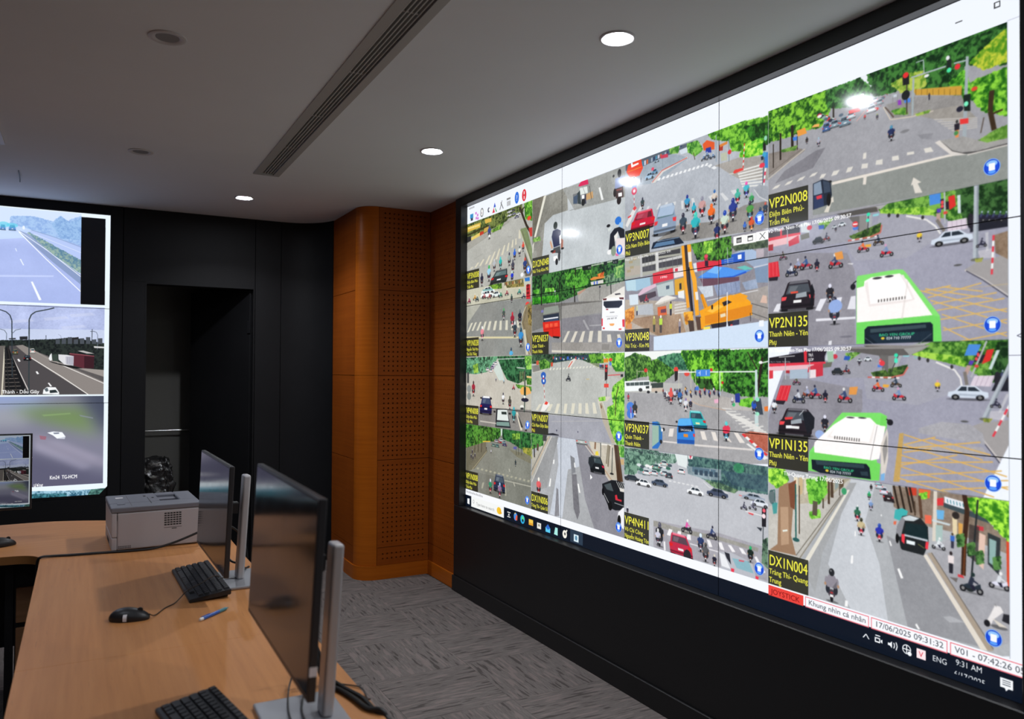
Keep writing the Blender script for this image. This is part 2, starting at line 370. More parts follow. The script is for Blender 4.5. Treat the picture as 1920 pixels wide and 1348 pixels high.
    # --- text: outlines of the built-in font
    def text(s, txt, X, Y, cap, col, al=1.0, sx=1.0, bold=0, width=None):
        e = glyph_edges(txt)
        if e is None: return
        k = cap/.729; w = (e[:, (0, 2)].max())*k*sx
        if width: sx *= width/w
        q = np.stack([X+e[:, 0]*k*sx, Y-e[:, 1]*k, X+e[:, 2]*k*sx, Y-e[:, 3]*k], 1)
        s.put(s.cover(q, 4), col, al)
        for i in range(bold): s.put(s.cover(q+np.array([[.6*(i+1), 0, .6*(i+1), 0]]), 4), col, al)
_glyphs = {}
def glyph_edges(txt):
    if txt in _glyphs: return _glyphs[txt]
    c = bpy.data.curves.new('t', 'FONT'); c.body = txt; c.size = 1.0; c.resolution_u = 3
    o = bpy.data.objects.new('t', c); bpy.context.collection.objects.link(o)
    m = bpy.data.meshes.new_from_object(o.evaluated_get(bpy.context.evaluated_depsgraph_get()))
    n = {}
    for p in m.polygons:
        for k in p.edge_keys: n[k] = n.get(k, 0)+1
    V = m.vertices
    r = np.array([(V[a].co.x, V[a].co.y, V[b].co.x, V[b].co.y) for (a, b), q in n.items() if q == 1])
    bpy.data.objects.remove(o); bpy.data.curves.remove(c); bpy.data.meshes.remove(m)
    _glyphs[txt] = r if len(r) else None
    return _glyphs[txt]

def to_image(name, cv):
    im = bpy.data.images.new(name, cv.W, cv.H, alpha=False)
    px = np.ones((cv.H, cv.W, 4), np.float32); px[..., :3] = np.clip(cv.a[::-1], 0, 1)
    im.pixels.foreach_set(px.ravel()); im.update(); im.pack()
    return im
FEED_U = (0.0, .890, 1.786, 2.693, 3.582); FEED_V = (.120, .572, 1.031, 1.490, 1.935)
GD, GL = '0f2a10', '6fae3a'
def paint_wall():
    c = Canvas(3*PW, 3*PH, 700, 'x', WY0, WZ0, WX)
    k = c.ppm; c.a[:] = hexc('eef3fc')
    P, A, G, E, L, R, bike, bside, man, carr, cars, dash = c.P, c.A, c.G, c.E, c.L, c.R, c.bike, c.bside, c.man, c.carr, c.cars, c.dash
    def feed(col, row, x0, y0, sc):
        c.frame(x0, y0, sc)
        c.clip = (int(FEED_U[col]*k), int(FEED_V[row]*k), int(FEED_U[col+1]*k), int(FEED_V[row+1]*k))
    def zebra(col, *q): [P(col, *v) for v in q]
    # ======== column 1
    feed(0, 0, 870, 370, 7.486)
    A('b2b2ab', 0, 100, 1048, 0, 1048, 1348, 0, 1348)
    G('26341c', '7d8a4a', 40, 330, 420, 230, 600, 160, 800, 60, 830, 200, 620, 290, 560, 380, 400, 470, 40, 560)
    P('d9b64e', 50, 420, 235, 350, 230, 420, 50, 490); P('e4c86a', 100, 570, 225, 490, 225, 590, 105, 620); P('c9a552', 280, 440, 345, 400, 345, 460, 280, 500); P('d8b450', 290, 310, 385, 285, 385, 340, 300, 370)
    P('3b3a22', 45, 520, 360, 380, 360, 400, 45, 548); P('2b2b2b', 45, 555, 100, 540, 100, 640, 45, 660); P('c0402c', 222, 490, 275, 470, 275, 540, 222, 560)
    for i in range(9): P('fff3b0', 60+i*18, 452-i*6, 70+i*18, 448-i*6, 70+i*18, 425-i*6, 60+i*18, 430-i*6)
    A('a5a39a', 45, 640, 600, 330, 640, 330, 45, 740); L('8b897f', 5, 45, 745, 630, 345); G('3f6a22', '8ab14c', 380, 470, 480, 400, 560, 350, 520, 440, 400, 490, rag=5)
    for x, y in ((640, 270), (700, 250), (740, 290), (690, 200), (760, 250), (640, 220)): cars(x, y, 70, 40, ('e8e8e8', '555', '889', '2a3a30')[(x//10) % 4])
    L('33291f', 46, 780, 130, 830, 270, 880, 400, 930, 480); L('33291f', 22, 800, 200, 850, 130)
    G('2f6a1a', '8fce4a', 850, 90, 990, 30, 1000, 330, 860, 300, rag=7); E('e04a2c', 915, 290, 28, 30); P('c23a30', 905, 430, 960, 420, 960, 545, 930, 550)
    A('7d8c62', 800, 440, 880, 420, 1000, 900, 960, 960, 790, 470); L('d8d2b8', 12, 790, 470, 960, 1000); L('6b6353', 14, 815, 470, 990, 1030); P('6a6257', 850, 760, 960, 1050, 930, 1100, 860, 1110)
    zebra('d8d2bc', (80, 1010, 110, 975, 135, 975, 100, 1010), (145, 985, 190, 915, 215, 915, 170, 985), (210, 965, 265, 870, 290, 865, 235, 965), (290, 950, 350, 820, 378, 805, 325, 930), (345, 945, 425, 765, 445, 755, 378, 940), (440, 870, 490, 725, 512, 715, 468, 870), (520, 810, 560, 675, 582, 668, 548, 810), (595, 760, 622, 640, 640, 632, 622, 750), (662, 710, 680, 600, 694, 594, 688, 700), (718, 670, 722, 580, 736, 575, 738, 660), (765, 580, 770, 460, 782, 455, 800, 575))
    bike(355, 585, 200, '3a4a8a', '557', '444'); bike(515, 455, 60, '355', '335'); E('f2f2ee', 355, 540, 14, 20)
    L('888880', 4, 610, 556, 675, 548); L('999a92', 5, 150, 860, 270, 790)
    bike(830, 760, 140, 'e0503c', 'c43', '433'); bike(780, 830, 150, 'dfe3dc', '455', '444'); bike(710, 880, 160, '2f5fd0', '26c', '333')
    bike(635, 960, 190, '9aa6a0', '334', '333'); bike(685, 1060, 190, '4a4a58', '445', '402c2c'); bike(425, 1040, 180, 'b8bcc0', 'ccc', '555'); bike(512, 1010, 180, '2fb8b0', '3cc', '2a8a88')
    bike(350, 1180, 230, '9fd0e8', '2a4', '334'); bike(855, 1060, 220, '30427c', 'c43', '533'); bike(250, 1250, 190, '2a2e44', '334', '333')
    carr(470, 1215, 230, 190, '2c3436', '5f7474', .25); bike(675, 1190, 160, '1e34c8', 'dfe', '233'); E('eee', 815, 1085, 22, 30)
    feed(0, 1, 870, 510, 7.929)
    A('8d8f8b', 0, 0, 1110, 0, 1110, 1348, 0, 1348); A('c2c0ac', 40, 250, 1000, 60, 1000, 370, 40, 500); A('b0b0a4', 40, 500, 250, 480, 60, 760, 40, 900)
    P('cfc8b0', 600, 150, 870, 100, 870, 240, 600, 260); G('2a4a1c', '7fb038', 360, 190, 560, 170, 560, 240, 420, 250, rag=6); G('4a4a2c', '9a8a4a', 600, 150, 880, 90, 890, 210, 640, 230, rag=5)
    for i in range(12): P(('6a5a48', '9a4a38', 'c8b890', '4a5a58')[i % 4], 600+i*24, 160-i*4, 612+i*24, 158-i*4, 612+i*24, 200-i*4, 600+i*24, 204-i*4)
    c.cars(355, 330, 200, 110, 'e6efee'); c.cars(340, 380, 190, 100, 'f2f6f4'); c.cars(480, 375, 120, 90, 'dfe8e6'); P('7fb0b0', 275, 262, 420, 240, 430, 270, 285, 285)
    for x, y, q in ((75, 470, 'a03050'), (160, 420, 'd89a3a'), (195, 440, '2a4a50'), (300, 400, 'c05a60'), (375, 400, 'c86a68'), (545, 380, '2f8a68'), (635, 350, 'a84a50'), (820, 330, '2f9a88'), (885, 390, '6a7080')): bside(x, y, 105, q, 'e8e8e0', q)
    bike(708, 455, 130, '3a4a48', '3a6a60', '333'); P('2f78c8', 900, 90, 975, 75, 980, 130, 910, 140); L('555', 40, 950, 190, 950, 400); P('c82a30', 925, 190, 985, 180, 985, 400, 925, 400); E('f04038', 945, 475, 30, 32)
    for yy in (200, 250, 310): E('701818', 950, yy, 20, 22)
    A('8a7c5e', 905, 500, 1010, 430, 1010, 1240, 940, 1240, 860, 760); L('cfcbb8', 14, 920, 510, 840, 700, 900, 960, 990, 1230); L('5a5446', 10, 935, 520, 880, 760, 985, 1180)
    G('4a4028', 'a08a4a', 950, 500, 1010, 480, 1010, 800, 960, 780, rag=4)
    zebra('d6d3c0', (45, 900, 105, 760, 135, 750, 75, 890), (112, 875, 165, 750, 192, 745, 140, 872), (182, 872, 235, 742, 262, 738, 212, 870), (268, 868, 308, 738, 338, 732, 300, 866), (342, 866, 375, 732, 408, 730, 378, 864), (430, 866, 458, 728, 492, 722, 466, 864), (522, 862, 532, 725, 562, 720, 558, 862), (612, 862, 620, 718, 652, 716, 650, 862), (700, 862, 698, 716, 722, 716, 730, 862), (790, 820, 785, 720, 810, 720, 825, 830))
    P('d9cfa6', 40, 960, 820, 958, 830, 985, 40, 990); P('c9c5b0', 880, 860, 910, 850, 960, 1230, 920, 1230)
    bike(590, 715, 180, '4a5650', '4a5', '999'); bike(830, 785, 230, '223', '566', '333'); bike(718, 830, 240, '9a2438', 'c23', 'c88'); bike(755, 970, 240, '33404a', 'ddd', '622')
    bike(845, 1115, 290, '3a8fd0', '245', '433'); bike(270, 1020, 220, 'e88a98', 'eee', 'd9a'); bike(700, 1350, 230, '5ab0e0', '345', '333')
    feed(0, 2, 870, 650, 7.929)
    A('c3beb2', 0, 100, 1110, 100, 1110, 1348, 0, 1348); A('85827e', 200, 900, 1010, 940, 1010, 1300, 200, 1200)
    G('1c3a2a', '6fae84', 40, 170, 500, 150, 430, 300, 330, 370, 180, 400, 40, 390); G('12301c', '3f7a4c', 500, 150, 1010, 140, 1010, 450, 800, 540, 640, 480, 540, 280)
    G('3a7a28', '9fd860', 900, 150, 1010, 140, 1010, 330, 930, 330, rag=7); G('4a7a28', 'a0c850', 135, 280, 205, 250, 210, 380, 150, 390, rag=6)
    P('cfe0da', 430, 230, 520, 220, 560, 330, 600, 500, 520, 500, 420, 300, al=.75); L('ddd', 10, 500, 185, 900, 170); P('b8c4b8', 770, 300, 900, 310, 910, 330, 800, 320)
    for x in (835, 865, 890): L('a89a6a', 14, x, 370, x, 520)
    for x, y, q in ((350, 360, 'e8ecea'), (400, 380, 'f4f6f4'), (440, 300, 'dde'), (470, 270, 'eee'), (420, 330, '98a')): carr(x, y, 50, 50, q)
    G('2a5a1c', '6ca83c', 770, 560, 1010, 600, 1010, 660, 800, 610, rag=5); G('2a5a1c', '6ca83c', 930, 480, 1010, 470, 1010, 560, 940, 560, rag=5)
    P('4a4a4a', 45, 380, 75, 380, 75, 540, 45, 540); E('8a8f8c', 75, 625, 32, 55); E('7d8480', 75, 735, 30, 55); L('555', 6, 75, 780, 75, 860)
    bike(265, 410, 55, '445'); bike(475, 520, 60, '557'); bike(592, 550, 70, '9bc'); bside(735, 640, 80, 'b02030', 'a23', 'a23'); bike(140, 735, 230, 'a02c3c', '433', '933')
    P('eab060', 830, 660, 860, 600, 920, 590, 970, 610, 1000, 690, 940, 715, 850, 710); L('445048', 34, 905, 350, 905, 760); L('223828', 60, 905, 600, 905, 730); L('4a5a50', 30, 905, 760, 890, 1060); E('223', 905, 790, 55, 30); E('e8eee8', 900, 745, 14, 22); E('333', 890, 1065, 28, 12)
    L('555a55', 7, 1000, 150, 915, 300, 905, 500)
    bike(582, 855, 175, 'eef0f2', '334', '333'); bike(680, 930, 200, '4a4640', '443', '722'); carr(320, 1005, 175, 270, '141c50', '3a4a68', .06, 'f4f6f4'); E('222', 400, 770, 16, 16); E('222', 255, 760, 14, 14)
    P('22242a', 465, 1190, 480, 925, 640, 925, 695, 1210); P('dfe6e2', 490, 1090, 500, 935, 640, 935, 665, 1105); P('2a3430', 555, 965, 630, 968, 635, 1008, 560, 1004); P('7d9a92', 485, 1115, 668, 1120, 680, 1185, 482, 1170); E('222', 455, 965, 16, 14); E('222', 680, 995, 18, 16)
    bike(740, 1130, 240, '2f9aa0', '3ab', '288'); E('e8e8e0', 862, 895, 30, 30); P('3a3a3a', 840, 905, 885, 905, 885, 935, 840, 935)
    P('d8d0be', 770, 975, 800, 970, 870, 1240, 840, 1245); P('3a3a3a', 795, 1000, 815, 1040, 880, 1200, 850, 1200); A('8f8a84', 820, 970, 1010, 980, 1010, 1260, 890, 1240)
    P('ddd6ca', 240, 1095, 480, 1130, 480, 1150, 240, 1115, al=.7); bike(920, 1290, 150, '8fa8dc', '234', '333'); P('e2c080', 930, 430, 1005, 440, 1005, 470, 930, 460)
    feed(0, 3, 870, 780, 7.093)
    A('85867c', 0, 100, 993, 100, 993, 1348, 0, 1348); A('7a7b72', 30, 720, 900, 900, 900, 1230, 30, 990)
    G('123414', '5a9a38', 30, 110, 490, 160, 480, 260, 430, 330, 300, 330, 200, 400, 30, 420); G('0f2e18', '3a7a3c', 500, 170, 993, 220, 900, 430, 760, 430, 620, 340, 520, 300)
    G('2f5a1c', '8fbe48', 640, 240, 740, 230, 740, 300, 650, 310, rag=7); P('d8ece0', 485, 165, 512, 165, 508, 260, 492, 260, al=.8)
    A('6f6a58', 30, 420, 290, 340, 310, 470, 140, 700, 30, 740); L('b0a888', 8, 300, 470, 110, 710); A('7d7a66', 600, 440, 880, 520, 900, 640, 700, 540)
    for x in (150, 195, 240): L('2c241a', 12, x, 260, x-8, 480)
    for x in (690, 720, 760): L('33302a', 9, x, 300, x+6, 520)
    G('5a6a28', 'b0a848', 780, 420, 890, 430, 890, 530, 790, 480, rag=5); P('e0b848', 250, 330, 350, 330, 350, 345, 250, 345)
    for x, y, q in ((390, 405, '6a8a78'), (440, 415, '4a7a70'), (470, 360, 'a03030'), (530, 370, '8aa'), (540, 400, '446'), (495, 340, 'bcc'), (430, 350, 'aaa')): carr(x, y, 60, 42, q)
    for x, y in ((95, 570), (120, 590), (145, 560), (110, 510)): bike(x, y, 70, '334', 'aab', '223')
    bike(298, 445, 45, '333'); bike(360, 500, 55, 'ccd'); bike(685, 670, 95, '2c3a3c', '333', '244'); P('5a5aa0', 655, 410, 700, 405, 700, 440, 660, 440)
    zebra('aaa894', *[(165+i*56, 700+i*14, 180+i*56, 680+i*14, 205+i*56, 690+i*14, 190+i*56, 712+i*14) for i in range(13)])
    L('b5b3a4', 12, 540, 855, 900, 940); P('b5b3a4', 655, 890, 668, 890, 682, 935, 670, 935); P('a9a796', 230, 960, 245, 885, 270, 880, 250, 960); P('a9a796', 545, 1060, 545, 900, 555, 900, 565, 1060)
    P('b5b3a4', 595, 700, 608, 700, 612, 740, 600, 740)
    carr(470, 1010, 150, 230, '26304a', '4a5664', .0, '3c4656'); bike(475, 1090, 210, '8a7090', '9bd', '9a3a48'); bike(350, 1030, 200, '2f8a68', 'dde', 'a33')
    L('b8b4a4', 16, 885, 850, 993, 640); L('6f6a60', 18, 900, 740, 993, 560); L('332a20', 26, 930, 330, 930, 560); G('2f5a24', '78a850', 880, 240, 993, 240, 993, 380, 890, 370, rag=7)
    # ======== column 2
    feed(1, 0, 990, 310, 6.421)
    A('bfc5c8', 0, 0, 1220, 0, 1220, 1348, 0, 1348); A('8d8c84', 50, 440, 470, 260, 480, 540, 300, 600, 200, 700, 170, 1100, 50, 1130, k=.2); A('9b9d9a', 420, 290, 1170, 0, 1170, 380, 560, 540, k=.16)
    A('7a766a', 50, 420, 200, 350, 80, 860, 50, 900, k=.2); P('e2e0d2', 190, 372, 222, 355, 96, 860, 72, 866); P('d8d6c8', 55, 960, 75, 920, 62, 1050, 52, 1060); G('5a8a3a', '9fca68', 60, 890, 140, 860, 150, 900, 70, 920, rag=6)
    A('8a877f', 100, 1000, 180, 900, 165, 1090, 110, 1105); P('eceeec', 848, 270, 872, 262, 910, 412, 885, 425); L('8d8f8e', 6, 500, 545, 980, 395)
    P('6a6e72', 545, 470, 540, 350, 610, 330, 640, 460, al=.8); P('d82c5c', 605, 250, 640, 190, 720, 170, 728, 225, 620, 255); P('dfe6e2', 622, 275, 712, 252, 720, 330, 625, 358); P('c8a070', 695, 350, 780, 310, 785, 390, 700, 420); P('3a4448', 590, 340, 625, 300, 640, 470, 600, 460); P('4a5a70', 548, 380, 600, 350, 590, 460, 545, 460); P('445', 640, 360, 700, 345, 700, 460, 650, 470); E('26282a', 665, 445, 22, 42); L('222', 6, 740, 250, 765, 410); P('fff', 645, 360, 680, 355, 678, 400, 648, 405); L('555', 4, 660, 265, 690, 345)
    P('8a98c0', 1050, 160, 1160, 120, 1165, 260, 1045, 290); E('1c1c20', 1100, 95, 22, 50); P('4a3838', 1035, 290, 1145, 250, 1150, 380, 1060, 400); E('2a2426', 1095, 420, 26, 50); P('fff', 1085, 335, 1130, 325, 1132, 370, 1088, 378); E('333', 1030, 130, 12, 16); L('b04a40', 10, 1065, 300, 1130, 285); E('2c2626', 1045, 330, 18, 50)
    E('26302c', 330, 725, 24, 45); P('2a3050', 285, 860, 300, 790, 350, 765, 395, 785, 392, 850, 385, 960, 310, 990); P('d0a080', 275, 900, 300, 990, 285, 1010, 262, 930); P('b87a68', 400, 880, 425, 900, 420, 1000, 395, 1000); P('4a4e50', 305, 1000, 385, 970, 395, 1060, 300, 1050); P('fff', 305, 1100, 352, 1085, 352, 1140, 308, 1150); E('2a2a2c', 345, 1160, 16, 40); E('3a3c40', 375, 1090, 14, 60); P('8a3a30', 290, 1030, 330, 1020, 330, 1050, 290, 1060); E('222', 290, 1035, 20, 14); E('222', 415, 1000, 18, 12); P('eee', 375, 850, 395, 830, 400, 930, 380, 950)
    E('2f74d0', 1085, 665, 38, 48); P('9fc4e8', 1100, 690, 1145, 680, 1140, 760, 1085, 760); P('20232c', 985, 1010, 970, 1040, 990, 830, 1040, 760, 1100, 740, 1160, 770, 1165, 880, 1110, 880, 1080, 790, 1040, 860, 1050, 1010); P('e8dcdc', 1060, 880, 1165, 870, 1165, 1080, 1055, 1060); P('e8e6e0', 1035, 850, 1080, 800, 1080, 860, 1045, 920); E('1c1c20', 968, 728, 22, 18); E('f0f0f0', 978, 1045, 26, 30); E('8a9a86', 1030, 1030, 30, 60); P('e070a0', 1050, 1060, 1090, 1060, 1090, 1090, 1060, 1090); P('cfd6d4', 960, 770, 1000, 740, 1010, 760, 970, 800)
    feed(1, 1, 990, 470, 6.742)
    A('8d8d8f', 0, 250, 1281, 250, 1281, 1348, 0, 1348); G('0c2410', '3f7a34', 50, 320, 600, 220, 1220, 100, 1220, 380, 900, 430, 600, 560, 400, 640, 50, 680); G('1c4a18', '5fae3a', 470, 290, 640, 230, 800, 200, 780, 400, 620, 480, 480, 430, rag=10)
    G('1f6a10', '4fb028', 60, 600, 380, 560, 390, 640, 60, 670, rag=3); G('4a9a28', '90e050', 220, 480, 330, 470, 330, 510, 220, 520, rag=5); G('3a8a20', '80d048', 70, 500, 140, 490, 130, 540, 80, 540, rag=5)
    A('a4a29c', 620, 520, 800, 450, 1120, 400, 1220, 380, 1220, 580, 900, 640, 640, 640, k=.16); A('6f6c68', 50, 690, 600, 650, 930, 630, 930, 660, 400, 720, 50, 760); P('c87a5a', 620, 540, 720, 470, 730, 490, 640, 560, al=.5)
    for x, y0, y1, w in ((165, 350, 690, 26), (585, 440, 650, 22), (395, 350, 600, 14), (1045, 430, 560, 16), (300, 420, 560, 10), (260, 430, 560, 8)): L('1c1a14', w, x, y0, x+6, y1)
    L('d8dcd8', 4, 345, 520, 348, 680); E('eef', 340, 515, 10, 12); L('333', 5, 908, 450, 905, 620); E('334', 908, 455, 12, 14)
    G('2a4a34', '7fa078', 960, 330, 1160, 260, 1200, 380, 1000, 440, rag=8); G('3a7a3c', '9fc86a', 1080, 220, 1200, 180, 1210, 330, 1100, 340, rag=8)
    L('b8c0b0', 14, 590, 235, 1220, 100); P('18201c', 680, 180, 800, 170, 800, 240, 690, 250); P('1a2220', 955, 145, 1000, 135, 1000, 180, 960, 185); P('16201c', 1065, 120, 1140, 105, 1140, 165, 1070, 170); L('1c1812', 22, 598, 200, 598, 310)
    L('eee', 7, 765, 200, 765, 225); L('eee', 7, 785, 198, 785, 225); L('eee', 7, 1085, 135, 1085, 160); L('eee', 7, 1110, 130, 1110, 155)
    P('e08a3c', 780, 360, 830, 330, 970, 320, 960, 345, 800, 375); P('d8d4cc', 790, 395, 950, 365, 955, 410, 800, 435); G('a83a14', 'f0903a', 880, 300, 960, 270, 950, 320, 890, 325, rag=6); P('46c', 830, 390, 845, 388, 845, 430, 832, 432); P('46c', 865, 385, 880, 382, 880, 425, 867, 427)
    A('75746f', 50, 760, 420, 720, 420, 880, 50, 1020); A('9a9894', 420, 700, 930, 640, 930, 780, 420, 860); A('858389', 420, 860, 930, 800, 930, 1010, 420, 1010)
    P('c8c8c8', 690, 880, 710, 870, 780, 1000, 750, 1000, al=.5); P('c8c8c8', 770, 940, 940, 930, 940, 945, 780, 955, al=.5)
    P('8f968c', 205, 720, 380, 690, 395, 770, 190, 810); P('2a3240', 190, 820, 390, 785, 395, 880, 195, 910); P('e8eaf0', 200, 858, 382, 832, 382, 850, 200, 876); P('3a4a6a', 215, 880, 380, 860, 385, 890, 215, 912); P('d8281a', 185, 905, 400, 880, 410, 1090, 300, 1090, 195, 1020); P('f05a3c', 215, 930, 262, 922, 262, 970, 215, 975); P('f05a3c', 275, 920, 318, 915, 318, 960, 275, 965); P('f05a3c', 330, 915, 375, 908, 375, 955, 330, 960); L('a01a10', 6, 195, 1000, 405, 965); L('a01a10', 6, 310, 910, 315, 1080); P('1c1412', 310, 1080, 400, 1085, 390, 1110, 320, 1100); P('7a78b0', 165, 755, 195, 745, 195, 780, 165, 785)
    zebra('d8d2c4', (435, 1155, 500, 1018, 530, 1015, 470, 1155), (535, 1155, 595, 1020, 628, 1018, 575, 1155), (640, 1155, 690, 1020, 722, 1015, 690, 1155), (760, 1155, 780, 1015, 825, 1012, 805, 1155), (880, 1155, 885, 1012, 930, 1010, 930, 1155), (1005, 1155, 1000, 1060, 1045, 1055, 1060, 1155), (1140, 1150, 1125, 1060, 1160, 1055, 1190, 1150))
    A('9a9691', 300, 1160, 1220, 1160, 1220, 1280, 300, 1250, k=.14); P('d6d0c2', 300, 1255, 900, 1275, 900, 1300, 300, 1285); P('8a8680', 935, 1180, 1030, 1180, 1025, 1255, 930, 1255)
    P('f2efe8', 940, 610, 1060, 545, 1180, 470, 1225, 450, 1225, 620, 945, 640); P('e6e2da', 1060, 545, 1200, 455, 1225, 450, 1225, 560, 1000, 590); P('38343a', 1095, 545, 1160, 535, 1175, 550, 1105, 560); P('f4f5f8', 940, 610, 1220, 590, 1225, 1015, 930, 1010); P('262a36', 955, 640, 1190, 628, 1190, 680, 1150, 720, 985, 725, 955, 690); P('5a2422', 945, 608, 995, 600, 990, 625, 950, 628); P('5a2422', 1150, 592, 1210, 590, 1210, 615, 1160, 612); P('e03a48', 930, 860, 945, 855, 945, 950, 930, 955); P('e03a48', 1190, 870, 1225, 865, 1225, 965, 1195, 960); P('d83a3a', 1145, 985, 1180, 982, 1180, 1000, 1145, 1000); P('d83a3a', 945, 970, 970, 970, 970, 990, 945, 990); P('f0a860', 1025, 922, 1090, 918, 1090, 938, 1070, 950, 1040, 948); L('999', 4, 985, 832, 1135, 825); P('9a2430', 985, 735, 1015, 735, 1015, 748, 985, 748)
    X, Y = c.T(1000, 870); c.text('29E 007 49', X, Y, 5, '333', width=c.T(1120, 868)[0]-X); L('777', 9, 1035, 780, 1092, 776)
    feed(1, 2, 990, 650, 6.421)
    A('b8bab5', 0, 80, 1220, 80, 1220, 1200, 0, 1200); A('a3a4ad', 40, 800, 950, 870, 1070, 1170, 40, 1050, k=.07)
    G('1a2c1e', '4a6a4a', 40, 95, 900, 80, 860, 150, 740, 190, 620, 140, 300, 190, 40, 200, rag=6); P('2a3a58', 300, 120, 730, 95, 730, 160, 560, 150, 310, 190, al=.7); A('8d8c86', 45, 230, 280, 200, 280, 240, 60, 310, k=.15); L('d8d4c4', 6, 45, 312, 160, 290, 270, 240)
    G('2a5a20', '78b048', 130, 180, 200, 150, 270, 200, 260, 250, 150, 270, rag=6); P('c85a40', 100, 170, 130, 165, 130, 215, 100, 220); P('d04a30', 275, 190, 300, 185, 298, 235, 278, 238)
    for i in range(24): P(('c44', '48a', 'eee', '363', '557')[i % 5], 300+i*18, 120+(i*7) % 26, 312+i*18, 118+(i*7) % 26, 312+i*18, 145+(i*5) % 20, 300+i*18, 148+(i*5) % 20)
    P('3a6ac0', 468, 120, 492, 118, 492, 155, 470, 158)
    P('e0dcd4', 470, 250, 520, 160, 560, 140, 580, 150, 510, 250); P('d86a5c', 480, 245, 530, 170, 540, 175, 495, 248)
    zebra('deded0', *[(255+i*40, 282-i*2.5, 268+i*40, 256-i*2, 285+i*40, 256-i*2, 275+i*40, 282-i*2.5) for i in range(14)])
    A('7a8468', 740, 190, 850, 170, 870, 240, 830, 250, k=.2); L('d0cbb8', 7, 740, 200, 850, 250, 1000, 290); G('1c4a14', '6fae38', 730, 100, 900, 85, 910, 190, 760, 190, rag=7); A('b5b2aa', 860, 250, 1160, 250, 1160, 420, 980, 330, k=.1)
    for x, q in ((870, '2f4a90'), (905, 'b03a50'), (890, '334'), (1030, '445')): bike(x, 270, 70, q, 'ccd')
    G('2f7a1c', 'a0e050', 900, 90, 1160, 80, 1160, 290, 1060, 290, 980, 170, rag=10); E('2f5fb8', 185, 345, 30, 42); E('2f5fb8', 188, 412, 28, 42); P('fff', 178, 345, 192, 345, 192, 370, 178, 370); P('fff', 180, 395, 196, 395, 196, 425, 182, 425); E('c33', 186, 380, 12, 8)
    for i in range(6): L(('c03a38', 'eee')[i % 2], 9, 190+i*2, 450+i*34, 192+i*2, 484+i*34)
    bside(485, 415, 95, '30343a', '3a3a40', '26282c'); P('d8b45a', 700, 385, 740, 385, 740, 395, 700, 395, al=.5)
    L('3a3a3c', 8, 945, 380, 940, 660); P('2a2022', 925, 215, 960, 215, 955, 390, 925, 410); P('f0a030', 910, 145, 965, 140, 965, 188, 910, 190); [L('7a3a10', 6, x, 150, x, 182) for x in (925, 940, 955)]; E('e23a34', 945, 235, 14, 18); E('b02a30', 940, 285, 14, 22); E('e84a3c', 995, 155, 20, 20); E('5a86d0', 992, 205, 16, 22); P('e2483c', 915, 445, 970, 445, 970, 490, 915, 490); L('d84a50', 10, 960, 345, 1110, 335); P('26262a', 1115, 330, 1145, 330, 1145, 362, 1115, 362)
    zebra('dcd8c6', (90, 765, 135, 690, 165, 690, 120, 765), (222, 775, 262, 690, 300, 690, 265, 775), (318, 800, 350, 685, 385, 685, 355, 805), (425, 800, 440, 685, 475, 685, 458, 805), (515, 805, 530, 680, 568, 680, 550, 808), (605, 805, 610, 680, 645, 680, 645, 808), (690, 805, 690, 678, 720, 678, 735, 808), (785, 805, 775, 672, 805, 672, 832, 805))
    P('eceae6', 150, 780, 180, 690, 215, 655, 255, 670, 260, 700, 200, 775); P('e04438', 195, 690, 215, 655, 245, 672, 225, 700); P('c03028', 120, 815, 135, 785, 165, 790, 160, 815)
    P('d2cdbe', 835, 640, 900, 600, 1000, 600, 950, 660, 900, 660, 1000, 980, 1080, 1170, 1020, 1165, 900, 900); P('b5ac9a', 860, 680, 890, 670, 1000, 1000, 1050, 1165, 1010, 1165, 900, 900); P('8a6a50', 870, 680, 895, 720, 890, 745, 875, 740); G('5aa02c', 'a8e060', 850, 615, 930, 600, 930, 645, 860, 650, rag=5)
    G('2a7018', '9ae048', 1030, 480, 1160, 380, 1160, 1170, 1070, 1170, 1000, 1000, 960, 820, 960, 740, 1040, 700, 1010, 560, rag=14); L('3a2c1c', 14, 1090, 480, 1060, 600, 1050, 830); L('d4cfc0', 5, 280, 900, 880, 893, al=.5)
    E('556', 345, 1008, 8, 12); E('667', 600, 1025, 7, 12); P('22242c', 240, 1045, 300, 1040, 370, 1060, 370, 1070, 240, 1060); P('c8502c', 40, 960, 90, 970, 80, 1030, 40, 1010)
    feed(1, 3, 990, 800, 5.616)
    A('a9abae', 0, 60, 1067, 60, 1067, 1200, 0, 1200); A('c6ccd6', 300, 80, 520, 110, 540, 420, 420, 450, 360, 960, 230, 920, 320, 400, k=.1); A('8b8a92', 500, 130, 620, 170, 860, 560, 1010, 900, 1010, 1170, 700, 1080, 600, 760, k=.08); A('98999a', 240, 120, 320, 100, 200, 640, 40, 690, 40, 580, k=.1)
    A('78777d', 460, 500, 510, 500, 545, 900, 520, 980, 480, 860, k=.12); A('83858a', 445, 300, 490, 330, 500, 480, 460, 500, k=.1); A('86868c', 300, 640, 318, 660, 330, 940, 280, 940, k=.12)
    A('b8b4a8', 40, 330, 200, 100, 240, 90, 40, 560, k=.15); L('e2dccd', 9, 250, 95, 40, 580); L('c9a27a', 6, 225, 105, 35, 510); L('6a655c', 9, 205, 120, 30, 480); G('1c4a24', '5a9a48', 40, 70, 150, 70, 160, 190, 40, 230, rag=8); G('6a7a28', 'd0c04a', 0, 200, 40, 210, 40, 330, 0, 360, rag=6); L('2c241c', 20, 65, 190, 68, 320); L('5a4a3c', 40, 105, 180, 100, 250); P('444', 155, 80, 200, 90, 190, 150, 155, 150)
